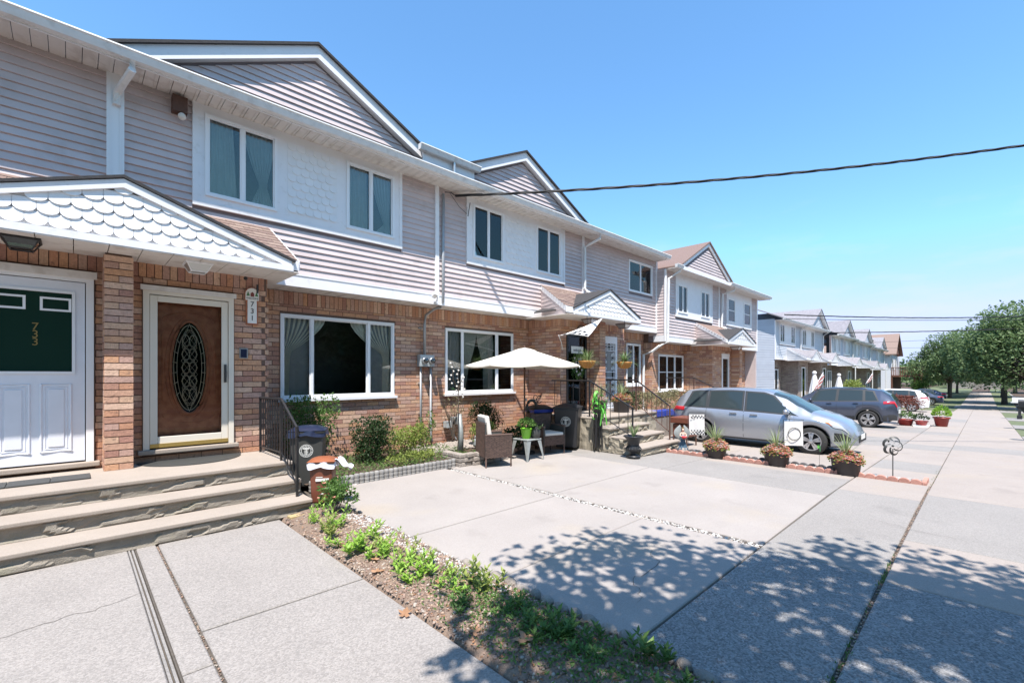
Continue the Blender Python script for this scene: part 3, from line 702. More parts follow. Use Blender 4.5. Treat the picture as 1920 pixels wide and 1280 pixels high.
# ------------------------------------------------------------------ doors
def arc(cx, cz, rx, rz, a0, a1, y, n=14):
    return [(cx + rx*math.cos(R(a0 + (a1-a0)*i/n)), y, cz + rz*math.sin(R(a0 + (a1-a0)*i/n))) for i in range(n+1)]
def door_wood(root, x0, x1, z0, z1, y):
    f = MB(); w_ = .07
    f.box(x0, x0+w_, y-.05, y+.06, z0, z1); f.box(x1-w_, x1, y-.05, y+.06, z0, z1); f.box(x0+w_, x1-w_, y-.05, y+.06, z1-w_, z1)
    d = f.build('door', 'cream_frame', root); d['label'] = 'cream storm door over a brown wooden door with an oval leaded light'
    MB().box(x0-.03, x1+.03, y-.075, y-.051, z1-.02, z1+.05).build('head_trim', 'white_dirty', d)
    a, b = x0+w_+.005, x1-w_-.005; s = .085
    sf = MB(); sf.box(a, a+s, y-.035, y-.005, z0+.03, z1-w_-.01); sf.box(b-s, b, y-.035, y-.005, z0+.03, z1-w_-.01)
    sf.box(a+s, b-s, y-.035, y-.005, z1-w_-.01-s, z1-w_-.01); sf.box(a+s, b-s, y-.035, y-.005, z0+.03, z0+.17)
    bevel(sf.build('storm_frame', 'cream_frame', d), .006, 2)
    MB().box(a+s, b-s, y-.022, y-.018, z0+.17, z1-w_-s-.01).build('pane', 'glass_dark', d)
    MB().box(a, b, y-.045, y-.036, z0+.02, z0+.075).build('kick_strip', 'brass', d)
    cx, cz, rx, rz = (a+b)/2, (z0+z1)/2+.03, .205, .66
    # wooden leaf with an oval opening, mouldings around it
    n = 40; yl = y+.075; vs = []; fs = []
    X0, X1, Z0, Z1 = a, b, z0+.02, z1-w_
    for i in range(n):
        an = 2*math.pi*i/n; c_, s_ = math.cos(an), math.sin(an); k = min((X1-X0)/2/abs(c_) if abs(c_) > 1e-6 else 9, (Z1-Z0)/2/abs(s_) if abs(s_) > 1e-6 else 9)
        vs += [(cx + (rx+.03)*c_, yl, cz + (rz+.03)*s_), ((X0+X1)/2 + k*c_, yl, (Z0+Z1)/2 + k*s_)]
    for i in range(n): fs.append((2*i, 2*i+1, (2*i+3) % (2*n), (2*i+2) % (2*n)))
    lf = MB().add(vs, fs).build('door_leaf', 'wood', d)
    MB().tube(arc(cx, cz, rx+.025, rz+.025, 0, 360, yl-.006, 48), .022, 8, False).build('oval_moulding', 'wood', d, smooth=True)
    MB().tube(arc(cx, cz, rx+.085, rz+.085, 0, 360, yl, 48), .010, 6, False).build('oval_moulding', 'wood', d, smooth=True)
    for q in ((X0+.09, z0+.12, z0+.42), (X0+.09, z1-w_-.42, z1-w_-.12)):
        MB().tube([(X0+.1, yl, q[1]), (X1-.1, yl, q[1]), (X1-.1, yl, q[2])] if q[1] < 1.3 else [(X1-.1, yl, q[1]), (X1-.1, yl, q[2]), (X0+.1, yl, q[2])], .009, 6).build('panel_moulding', 'wood', d)
    for s_ in (-1, 1):
        MB().tube([(cx+s_*(rx+.12), yl, cz-rz*.72), (cx+s_*(rx+.12), yl, cz+rz*.72)], .010, 6).build('panel_moulding', 'wood', d)
        MB().tube(arc(cx, cz+s_*(rz+.02), rx+.12, .13, 0 if s_ > 0 else 180, 180 if s_ > 0 else 360, yl), .010, 6).build('panel_moulding', 'wood', d)
    MB().prism([(cx+rx*math.cos(2*math.pi*i/32), cz+rz*math.sin(2*math.pi*i/32)) for i in range(32)], yl+.004, yl+.01, 'y').build('oval_light', 'glass_green', d)
    MB().box(X0, X1, yl+.25, yl+.26, Z0, Z1).build('room', 'room', d)
    L = MB(); yy = yl-.002
    L.tube(arc(cx, cz, rx*.93, rz*.95, 0, 360, yy, 40), .006, 5, False); L.tube(arc(cx, cz, rx*.74, rz*.84, 0, 360, yy, 40), .0045, 5, False)
    for s_ in (-1, 1):
        for k in (-.62, -.36, -.12, .12, .36, .62):
            q = math.sqrt(max(0, 1-k*k)); L.tube([(cx+s_*rx*q*.75, yy, cz+rz*k*.88), (cx+s_*rx*q*.99, yy, cz+rz*k)], .0045, 5)
        for k in (-.6, -.3, 0, .3, .6):
            L.tube(arc(cx+s_*rx*.22, cz+rz*k, rx*.22, rz*.13, 0, 360, yy, 14), .0045, 5, False)
            L.tube(arc(cx, cz+rz*k, rx*.42, rz*.20, 0, 360, yy, 16), .004, 5, False)
        L.tube([(cx, yy, cz+s_*rz*.98), (cx+.09, yy, cz+s_*rz*.5), (cx, yy, cz+s_*rz*.22), (cx-.09, yy, cz+s_*rz*.5), (cx, yy, cz+s_*rz*.98)], .003, 5)
    for k in range(-5, 6):
        for s_ in (-1, 1):
            z0_, z1_ = cz+rz*k*.15, cz+rz*(k*.15+s_*.22); q = math.sqrt(max(0, 1-min(1, abs(k*.15))**2)); L.tube([(cx-rx*.5*q, yy, z0_), (cx, yy, z1_), (cx+rx*.5*q, yy, z0_)], .003, 5)
    L.build('leading', 'lead', d)
    h = MB(); h.box(b-.055, b-.025, y-.06, y-.036, z0+.93, z0+1.20); h.tube([(b-.04, y-.09, z0+1.10), (b-.04, y-.09, z0+1.0)], .012, 8); h.tube([(b-.04, y-.06, z0+1.05), (b-.04, y-.09, z0+1.05)], .009, 8)
    h.build('handle', 'plastic_grey', d)
    return d
def door_733(root, x0, x1, z0, z1, y):
    f = MB(); w_ = .075
    f.box(x0, x0+w_, y-.05, y+.06, z0, z1); f.box(x1-w_, x1, y-.05, y+.06, z0, z1); f.box(x0+w_, x1-w_, y-.05, y+.06, z1-w_, z1)
    d = f.build('door', 'frame', root); d['label'] = 'white door with dark upper glass and the number 733 in gold'
    MB().box(x0-.03, x1+.03, y-.085, y-.051, z1-.03, z1+.06).build('head_trim', 'white_dirty', d)
    a, b = x0+w_+.01, x1-w_-.01; zm = z0 + 1.16
    lf = wall_boxes(a, b, z0+.02, z1-w_-.01, [(a+.12, b-.12, zm, z1-.24)], y-.03, y+.01).build('door_leaf', 'door_white', d)
    MB().box(a+.12, b-.12, y-.015, y-.011, zm, z1-.24).build('pane', 'door_glass', d)
    MB().box(a+.1, b-.1, y+.25, y+.26, zm-.1, z1-.2).build('room', 'room', d)
    for p, q in ((-.29, -.01), (-.68, -.41)):
        m_ = MB(); za, zb = 2.60, 2.77
        m_.box(p, q, y-.022, y-.016, za, za+.025); m_.box(p, q, y-.022, y-.016, zb-.025, zb); m_.box(p, p+.025, y-.022, y-.016, za+.025, zb-.025); m_.box(q-.025, q, y-.022, y-.016, za+.025, zb-.025)
        m_.build('small_light_frame', 'frame', d)
    mo = MB()
    for p, q, r, s in ((a+.12, b-.12, zm, z1-.24),):
        e = .03; mo.box(p-e, q+e, y-.045, y-.031, r-e, r); mo.box(p-e, q+e, y-.045, y-.031, s, s+e); mo.box(p-e, p, y-.045, y-.031, r, s); mo.box(q, q+e, y-.045, y-.031, r, s)
    mo.build('glazing_bead', 'frame', d)
    md = (a+b)/2
    for p, q in ((a+.13, md-.05), (md+.05, b-.13)):
        m_ = MB(); r, s = z0+.16, zm-.16
        for e, yo in ((0, .014), (.035, .007)):
            m_.tube([(p+e, y-.031, r+e), (q-e, y-.031, r+e), (q-e, y-.031, s-e), (p+e, y-.031, s-e), (p+e, y-.031, r+e)], yo, 6)
        m_.box(p+.06, q-.06, y-.040, y-.031, r+.06, s-.06)
        bevel(m_.build('door_panel', 'door_white', d), .006, 1)
    text('7\n3\n3', .13, (-.33, y-.017, 2.30), FACE, 'gold', d, 'house_number', .002, spacing=.72)
    return d
def scrollwork(mb, x0, x1, z0, z1, y, r=.006):
    w_ = x1-x0; n = max(2, int((z1-z0)/.17)); h = (z1-z0)/n
    for i in range(n):
        cz = z0 + h*(i+.5)
        for s in (-1, 1):
            cx = (x0+x1)/2 + s*w_*.24
            mb.tube(arc(cx, cz, w_*.20, h*.36, 90 - s*20, 90 + s*280, y, 12), r, 5, False)
            mb.tube(arc(cx, cz, w_*.09, h*.17, 90, 90 + s*300, y, 8), r*.9, 5, False)

# ------------------------------------------------------------------ house shell shared by the rows
def shell(root, x0, x1, Yo, zb, zs, Yw, upholes, m='siding', single=True, gut=True, ground=None, step=.115, zfloor=-.6, side=False, ext=0):
    wall_boxes(x0, x1, zb+.02, zs+.05, upholes, Yo, Yo+.14).build('upper_wall', 'siding_dark', root)
    siding(root, x0+.001, x1-.001, zb+.235, zs, Yo, upholes, m, step, single)
    MB().box(x0, x1, Yo-.035, Yo+.0, zb, zb+.23).build('skirt_board', 'white', root)
    MB().box(x0, x1, Yo-.045, Yo-.036, zb+.205, zb+.23).build('drip_cap', 'white', root)
    if single: soffit(root, x0, x1, Yo, Yw, zb, w=.30)
    else: MB().box(x0, x1, Yo, Yw, zb, zb+.015).build('soffit', 'white_dirty', root)
    if gut:
        if single: soffit(root, x0, x1+ext, Yo-.48, Yo, zs, w=.165)
        else: MB().box(x0, x1+ext, Yo-.48, Yo, zs, zs+.02).build('eave_soffit', 'white_dirty', root)
        MB().box(x0, x1+ext, Yo-.51, Yo-.481, zs-.02, zs+.14).build('fascia', 'white', root)
        gutter(root, x0, x1+ext, Yo-.64, zs+.13)
        slabroof([(x0, Yo-.56, zs+.17), (x1+ext, Yo-.56, zs+.17), (x1+ext, Yo+4.6, zs+.17+2.2), (x0, Yo+4.6, zs+.17+2.2)], .04).build('roof', 'shingle_dark' if m == 'siding' and x0 < 16 else 'shingle_grey', root)
    if ground is None: ground = []
    wall_boxes(x0, x1, zfloor, zb+.02, ground, Yw, Yw+.14).build('ground_wall', 'mortar', root)
ZS, ZB, YO, YW, YD = 6.155, 3.42, 8.77, 9.31, 8.10
def house(loc, label):
    t = thing('row_house', loc, label, 'house', 'terrace of mauve and brick row houses'); setoff(t.location); return t
FULL = lambda a, b, c, d, w=7, am=.02: ((a, b, a, b), dict(waves=w, amp=am))
# --- house 733, at the left edge
L_ = house((-1.5, 8.1, 0), 'mauve row house cut by the left edge of the photo, white door numbered 733')
shell(L_, -3.8, .42, YO, ZB, ZS, YW, [])
dl = (-.86, .2, .685, 3.07)
wall_boxes(-3.0, .42, 0, 3.45, [dl], YD, YD+.16).build('entry_wall', 'mortar', L_)
bricks(-1.0, .29, .585, 3.40, [(dl[0]-.01, dl[1]+.01, dl[2]-.1, dl[3]+.06)], YD, soldier=3.16)
flush_bricks(L_)
door_733(L_, *dl, YD)
bevel(MB().box(dl[0]-.06, dl[1]+.06, YD-.10, YD+.05, .62, .683).build('door_sill', 'tread', L_), .012)
# --- house 731
A_ = house((3.2, 8.1, 0), 'mauve row house numbered 731 with a wooden oval-light door and broad picture window')
pa = (1.371, 5.125, 4.52, ZS)
shell(A_, .42, 6.04, YO, ZB, ZS, YW, [pa], ground=[(2.843, 5.249, 1.34, 2.975)])
panel_windows(A_, *pa, YO, [(1.537, 2.618, 4.70, 6.02), (3.883, 4.932, 4.70, 6.02)], (2.795, 3.696, 4.74, 6.0),
    curt=[[((1.6, 1.95, 1.58, 2.02, ), dict(waves=5, amp=.02)), ((2.12, 2.6, 2.2, 2.6), dict(waves=7, tie=(5.12, 2.42, .05)))],
          [((3.92, 4.35, 3.92, 4.38), dict(waves=5)), ((4.45, 4.9, 4.5, 4.9), dict(waves=6, tie=(5.0, 4.8, .05)))]])
MB().box(.35, .545, YO-.05, YO, 3.66, ZS).build('corner_board', 'frame', A_)
MB().box(.385, .40, YO-.062, YO-.051, 3.66, ZS).build('corner_board_rib', 'frame', A_)
MB().box(.495, .51, YO-.062, YO-.051, 3.66, ZS).build('corner_board_rib', 'frame', A_)
MB().box(5.985, 6.085, YO-.05, YO, ZB, ZS).build('corner_board', 'white', A_)
downspout(A_, [(.60, 8.22, 6.17), (.60, 8.24, 6.05), (.52, 8.5, 5.95), (.47, 8.68, 5.88), (.46, 8.70, 5.70)], .05)
main_gable(A_, 3.3, 3.15, 7.95, 6.40, 8.78, 8.64, ends=(3.15, 2.30))
dA = (.70, 1.795, .76, 3.0)
wall_boxes(.42, 2.27, 0, 3.45, [dA], YD, YD+.16).build('entry_wall', 'mortar', A_)
MB().box(2.11, 2.27, YD+.161, YW, 0, ZB).build('entry_side_wall', 'mortar', A_)
bricks(.57, 2.255, .585, 3.40, [(dA[0]-.01, dA[1]+.01, .66, dA[3]+.06)], YD, soldier=3.16)
bricks(YD+.02, YW-.02, .1, 3.40, [], 2.27, axis='x')     # (mirrored below)
n_side = [b for b in BR if abs(b[0]-2.27) < .05]
for b in n_side: BR.remove(b); BR.append((2.272, b[1], b[2], b[3], b[4], b[5]))
MB().box(.30, .56, 7.73, 8.097, .585, 3.38).build('pillar_core', 'mortar', A_)
z = .586; k = 0
while z < 3.30:
    if k % 2: BR += [(.43, 7.73, z+.037, .285, .03, .074)]
    else: BR += [(.358, 7.73, z+.037, .137, .03, .074), (.502, 7.73, z+.037, .137, .03, .074)]
    BR += [(s, 7.83 + (.02 if k % 2 else 0), z+.037, .022, .17 if k % 2 else .19, .074) for s in (.294, .566)] + [(s, 7.99, z+.037, .022, .14, .074) for s in (.294, .566)]
    z += CH; k += 1
bricks(2.30, 6.03, .02, ZB-.01, [(2.833, 5.259, 1.33, 2.985)], YW, soldier=3.16)
flush_bricks(A_)
door_wood(A_, *dA, YD)
bevel(MB().box(dA[0]-.06, dA[1]+.06, YD-.10, YD+.05, .695, .757).build('door_sill', 'tread', A_), .012)
window(A_, 2.843, 5.249, 1.34, 2.975, YW, mull=[3.43, 4.63], sill=True, depth=1.2,
       curtains=[((2.88, 3.75, 2.88, 3.02), dict(waves=9, amp=.02, tie=(2.25, 2.98, .07))), ((4.25, 5.22, 5.0, 5.2), dict(waves=10, amp=.02, tie=(2.25, 5.10, .08))),
                 ((2.9, 3.42, 2.9, 3.42), dict(waves=2, amp=.004), 'curtain_grey'), ((4.65, 5.2, 4.65, 5.2), dict(waves=2, amp=.004), 'curtain_grey')])
porch_roof(A_, -1.55, 2.50, .45, 1.94, 7.32, 3.50, 4.19, 8.765, 4.34)
# upper gutter bridging the two gables
b = MB(); b.box(5.55, 7.0, 8.56, 8.60, 6.25, 6.80); b.build('valley_fascia', 'white', A_)
gutter(A_, 5.42, 7.12, 8.42, 6.83, name='upper_gutter'); downspout(A_, [(6.35, 8.50, 6.72), (6.35, 8.50, 6.30)], .035, 'alu')
slabroof([(5.5, 8.5, 6.86), (7.05, 8.5, 6.86), (7.05, 13, 6.95), (5.5, 13, 6.95)], .04).build('roof', 'shingle_dark', A_)
# --- house with umbrella
B_ = house((8.8, 8.1, 0), 'mauve row house behind the cream umbrella, black door with a wreath')
pb = (6.896, 10.635, 4.52, ZS)
shell(B_, 6.04, 11.55, YO, ZB, ZS, YW, [pb], ground=[(6.666, 9.013, 1.335, 2.975)])
panel_windows(B_, *pb, YO, [(7.09, 8.12, 4.70, 6.02), (9.38, 10.44, 4.70, 6.02)], (8.2, 9.28, 4.74, 6.0),
    curt=[[FULL(7.12, 7.6, 0, 0)[0:0] or ((7.12, 7.6, 7.12, 7.6), dict(waves=6, amp=.02)), ((7.66, 8.1, 7.66, 8.1), dict(waves=5, amp=.02))], [((9.42, 9.9, 9.42, 9.9), dict(waves=6)), ((9.95, 10.4, 9.95, 10.4), dict(waves=6))]])
MB().box(11.50, 11.60, YO-.05, YO, 3.66, ZS).build('corner_board', 'white', B_)
downspout(B_, [(11.75, 8.22, 6.17), (11.75, 8.24, 6.02), (11.62, 8.55, 5.88), (11.56, 8.68, 5.80), (11.56, 8.68, 4.5), (11.60, 8.60, 4.40), (11.62, 8.50, 4.33)], .045)
main_gable(B_, 8.87, 2.95, 7.85, 6.42, 8.78, 8.64, ends=(2.02, 2.95))
dB = (9.93, 10.85, .77, 2.95)
wall_boxes(9.66, 11.55, 0, 3.45, [dB], YD, YD+.16).build('entry_wall', 'mortar', B_)
MB().box(9.668, 9.82, YD+.161, YW, 0, ZB).build('entry_side_wall', 'mortar', B_)
bricks(9.66, 11.54, .775, 3.40, [(dB[0]-.01, dB[1]+.01, .6, dB[3]+.02)], YD, soldier=3.16)
bricks(YD-.01, YW-.01, .10, 3.40, [], 9.66, axis='x', soldier=3.16)
MB().box(11.0, 11.26, 7.73, 8.097, .77, 3.38).build('pillar_core', 'mortar', B_)
z = .775; k = 0
while z < 3.30:
    if k % 2: BR += [(11.13, 7.73, z+.037, .285, .03, .074)]
    else: BR += [(11.058, 7.73, z+.037, .137, .03, .074), (11.202, 7.73, z+.037, .137, .03, .074)]
    BR += [(10.994, 7.83 + (.02 if k % 2 else 0), z+.037, .022, .17 if k % 2 else .19, .074), (10.994, 7.99, z+.037, .022, .14, .074)]
    z += CH; k += 1
bricks(6.04, 9.65, .02, ZB-.01, [(6.656, 9.023, 1.325, 2.985)], YW, soldier=3.16)
flush_bricks(B_)
d = wall_boxes(dB[0], dB[1], dB[2], dB[3], [(dB[0]+.06, dB[1]-.06, dB[2], dB[3]-.06)], YD-.03, YD+.05).build('door', 'black', B_); d['label'] = 'black storm door with a welcome sign and pale wreath'
MB().box(dB[0]+.06, dB[1]-.06, YD+.03, YD+.05, dB[2], dB[3]-.06).build('door_leaf', 'plastic_black', d)
MB().box(dB[0]+.06, dB[1]-.06, YD-.01, YD-.006, dB[2]+.1, dB[3]-.06).build('pane', 'glass_dark', d)
MB().box(dB[0]+.20, dB[1]-.18, YD-.028, YD-.016, 2.42, 2.62).build('welcome_sign', 'sign_white', d)
text('welcome', .10, ((dB[0]+dB[1])/2+.01, YD-.030, 2.51), FACE, 'paint_black', d)
dl_ = MB(); dl_.box(dB[0]+.14, dB[1]-.14, YD+.012, YD+.028, 1.0, 1.75); dl_.build('lower_light', 'glass_green', d)
MB().box(dB[1]-.10, dB[1]-.075, YD-.06, YD-.03, 1.7, 1.95).build('handle', 'alu', d)
window(B_, 6.666, 9.013, 1.335, 2.975, YW, mull=[7.21, 8.40], sill=True, depth=1.2,
       curtains=[((6.72, 7.18, 6.72, 7.18), dict(waves=5, amp=.015), 'curtain_grey'), ((7.22, 7.75, 7.22, 7.35), dict(waves=8, tie=(2.0, 7.38, .10)), 'curtain_blue'),
                 ((7.75, 8.38, 8.0, 8.38), dict(waves=8, amp=.02, tie=(2.1, 8.15, .16)), 'curtain_blue'), ((8.42, 8.98, 8.42, 8.98), dict(waves=3, amp=.006), 'curtain_grey')])
porch_roof(B_, 9.62, 12.55, 10.85, 1.58, 7.32, 3.50, 4.17, 8.765, 4.32, splay=(.62, 0), scal=.16, row=.12)
# --- narrow house with one upper window
C_ = house((13.9, 8.1, 0), 'mauve row house with one plain upper window and a white ornamental security door')
wc = (14.22, 15.87, 4.79, 5.93)
shell(C_, 11.55, 16.2, YO, ZB, ZS, YW, [wc], ground=[(14.92, 15.95, 1.42, 3.0)])
window(C_, *wc, YO, mull=[15.03], curtains=[((14.3, 14.6, 14.3, 14.6), dict(waves=4), 'curtain'), ((15.1, 15.8, 15.1, 15.8), dict(waves=7), 'curtain_blue')], fw=.055)
dC = (11.60, 12.42, .77, 3.0)
wall_boxes(11.55, 12.88, 0, 3.45, [dC], YD, YD+.16).build('entry_wall', 'mortar', C_)
MB().box(12.72, 12.88, YD+.161, YW, 0, ZB).build('entry_side_wall', 'mortar', C_)
bricks(11.55, 12.87, .775, 3.40, [(dC[0]-.01, dC[1]+.01, .6, dC[3]+.02)], YD, soldier=3.16)
bricks(12.9, 16.19, .02, ZB-.01, [(14.91, 15.96, 1.41, 3.01)], YW, soldier=3.16)
flush_bricks(C_)
d = wall_boxes(dC[0], dC[1], dC[2], dC[3], [(dC[0]+.07, dC[1]-.10, dC[2]+.05, dC[3]-.22)], YD-.04, YD+.04).build('door', 'frame', C_); d['label'] = 'white ornamental iron security door'
MB().box(dC[0]+.02, dC[1]-.02, YD+.06, YD+.08, dC[2], dC[3]).build('door_leaf', 'room', d)
sc = MB(); a, b_ = dC[0]+.07, dC[1]-.10
scrollwork(sc, a, a+.20, dC[2]+.1, 1.70, YD-.02, .009); scrollwork(sc, b_-.20, b_, dC[2]+.1, 1.70, YD-.02, .009)
scrollwork(sc, a, a+.20, 1.92, 2.55, YD-.02, .009); scrollwork(sc, b_-.20, b_, 1.92, 2.55, YD-.02, .009); scrollwork(sc, a, (a+b_)/2, 2.58, 2.78, YD-.02, .009); scrollwork(sc, (a+b_)/2, b_, 2.58, 2.78, YD-.02, .009)
for q in (a+.21, a+.27, b_-.27, b_-.21, (a+b_)/2): sc.tube([(q, YD-.02, dC[2]+.05), (q, YD-.02, 2.56)], .009, 6)
for q in (dC[2]+.1, 1.72, 1.90, 2.56): sc.box(a, b_, YD-.03, YD-.01, q-.012, q+.012)
sc.build('ironwork', 'frame', d)
window(C_, 14.92, 15.95, 1.42, 3.0, YW, mull=[15.43], sill=True, fw=.06, curtains=[((14.97, 15.15, 15.0, 15.2), dict(waves=3), 'curtain_blue')])
MB().box(16.12, 16.22, YO-.05, YO, ZB, ZS).build('corner_board', 'white', C_)
# --- the stepped-forward pair
Y3 = 8.42; dz3 = -.34
D_ = house((18.7, 7.8, 0), 'mauve row house stepped forward, with a white-edged gable over its upper windows')
pd_ = (17.02, 20.5, 4.10, ZS+dz3)
shell(D_, 16.2, 21.2, Y3, ZB+dz3, ZS+dz3, 8.96, [pd_], ground=[(16.7, 18.84, 1.17, 2.63)], gut=False)
panel_windows(D_, *pd_, Y3, [(17.19, 18.04, 4.27, 5.40), (19.3, 20.17, 4.27, 5.40)], curt=[[FULL(17.2, 18, 17.2, 18)], [((19.35, 20.1, 19.35, 20.1), dict(waves=8))]])
MB().box(16.2, 16.34, Y3+.001, YO+.328, ZB+dz3, ZS+dz3).build('side_wall', 'siding_dark', D_)
acc = MB(); z = ZB+dz3+.24
while z < ZS+dz3: acc.add([(16.18, Y3, z), (16.18, YO+.3, z), (16.196, YO+.3, z+.115), (16.196, Y3, z+.115)], [(0,1,2,3)]); z += .115
stuff(acc.build('side_siding', 'siding', D_))
MB().box(16.202, 16.34, 9.101, 9.45, -.6, ZB+.1).build('return_wall', 'mortar', D_)
bricks(8.95, 9.45, -.2, 3.06, [], 16.205, axis='x', soldier=2.84)
MB().box(16.165, 16.199, Y3-.035, YO+.1, ZB+dz3, ZB+dz3+.23).build('skirt_return', 'white', D_)
MB().box(16.15, 16.27, Y3-.055, Y3-.005, ZB+dz3, ZS+dz3).build('corner_board', 'white', D_)
main_gable(D_, 19.0, 2.55, 7.28, 5.92, 7.96, 7.90, roofm='shingle', fas=.13, yback=12.5)
MB().box(16.5, 21.55, 7.88, 7.91, 5.80, 5.93).build('fascia', 'white', D_)
soffit(D_, 16.2, 21.2, 7.92, Y3, ZS+dz3, w=.25)
gutter(D_, 16.05, 16.55, 7.80, 5.92)
downspout(D_, [(16.45, 7.9, 5.80), (16.45, 7.95, 5.70), (16.25, 8.28, 5.45), (16.25, 8.32, 3.05), (16.10, 8.6, 2.9), (16.03, 8.85, 2.7), (16.03, 9.2, 2.6), (16.03, 9.23, .1)], .05)
wall_boxes(18.93, 21.2, -.3, 3.1, [(19.9, 20.7, .45, 2.6)], 7.75, 7.91).build('entry_wall', 'mortar', D_)
MB().box(18.938, 19.09, 7.911, 8.96, -.3, ZB+dz3).build('entry_side_wall', 'mortar', D_)
bricks(18.93, 21.2, -.2, 3.06, [(19.88, 20.72, .4, 2.72)], 7.75, soldier=2.84)
bricks(7.74, 8.95, -.2, 3.06, [], 18.93, axis='x', soldier=2.84)
bricks(16.2, 18.92, -.2, 3.06, [(16.69, 18.85, 1.16, 2.64)], 8.96, soldier=2.84)
MB().box(20.95, 21.2, 7.4, 7.74, .4, 3.04).build('pillar_core', 'mortar', D_)
z = .42
while z < 3.0: BR += [(21.07, 7.395, z+.037, .27, .03, .074), (20.945, 7.57, z+.037, .022, .33, .074)]; z += CH
flush_bricks(D_)
window(D_, 16.7, 18.84, 1.17, 2.63, 8.96, mull=[17.42, 18.10], sill=True, rail=1.92, fw=.06)
fd = MB().box(19.9, 20.7, 7.77, 7.80, .45, 2.6).build('door', 'glass_green', D_); MB().box(19.9, 20.7, 7.95, 7.96, .45, 2.6).build('room', 'room', fd)
wall_boxes(19.9, 20.7, .45, 2.6, [(20.0, 20.6, .5, 1.2), (20.0, 20.6, 1.28, 2.5)], 7.73, 7.765).build('storm_frame', 'frame', fd)
MB().box(19.88, 20.72, 7.72, 7.755, 2.6, 2.72).build('head_trim', 'white', fd)
porch_roof(D_, 18.9, 21.6, 20.0, 1.5, 6.97, 3.50+dz3, 4.05+dz3, 8.415, 4.30+dz3, splay=(.5, 0), scal=.2, row=.15, single=False)
E_ = house((23.8, 7.8, 0), 'end row house of the mauve terrace with two narrow double-hung upper windows')
pe = (22.1, 25.4, 4.13, ZS+dz3)
shell(E_, 21.2, 26.3, Y3, ZB+dz3, ZS+dz3, 8.96, [pe], ground=[], ext=.45)
panel_windows(E_, *pe, Y3, [(22.24, 23.14, 4.31, 5.45), (24.3, 25.24, 4.31, 5.45)], rail=4.88)
MB().box(21.2, 21.3, Y3-.05, Y3, ZB+dz3, ZS+dz3).build('corner_board', 'white', E_); MB().box(26.2, 26.32, Y3-.05, Y3, ZB+dz3, ZS+dz3).build('corner_board', 'white', E_)
MB().box(26.16, 26.3, Y3+.001, 14, -.6, ZS+dz3).build('side_wall', 'siding', E_)
downspout(E_, [(21.75, 7.85, 5.78), (21.75, 7.9, 5.65), (21.45, 8.3, 5.5), (21.42, 8.34, 4.0), (21.42, 8.1, 3.9)], .05)
wall_boxes(21.2, 22.2, -.4, 3.1, [(21.5, 22.1, .42, 2.5)], 7.75, 7.9).build('entry_wall', 'mortar', E_)
bricks(21.2, 22.2, -.3, 3.06, [(21.48, 22.12, .4, 2.6)], 7.75, soldier=2.84)
bricks(22.2, 26.3, -.3, 3.06, [], 8.96, soldier=2.84)
flush_bricks(E_)
fd = wall_boxes(21.5, 22.1, .42, 2.5, [(21.58, 22.02, .5, 2.4)], 7.72, 7.80).build('door', 'frame', E_); MB().box(21.58, 22.02, 7.76, 7.77, .5, 2.4).build('pane', 'glass_green', fd); MB().box(21.5, 22.1, 7.9, 7.91, .42, 2.5).build('room', 'room', fd)
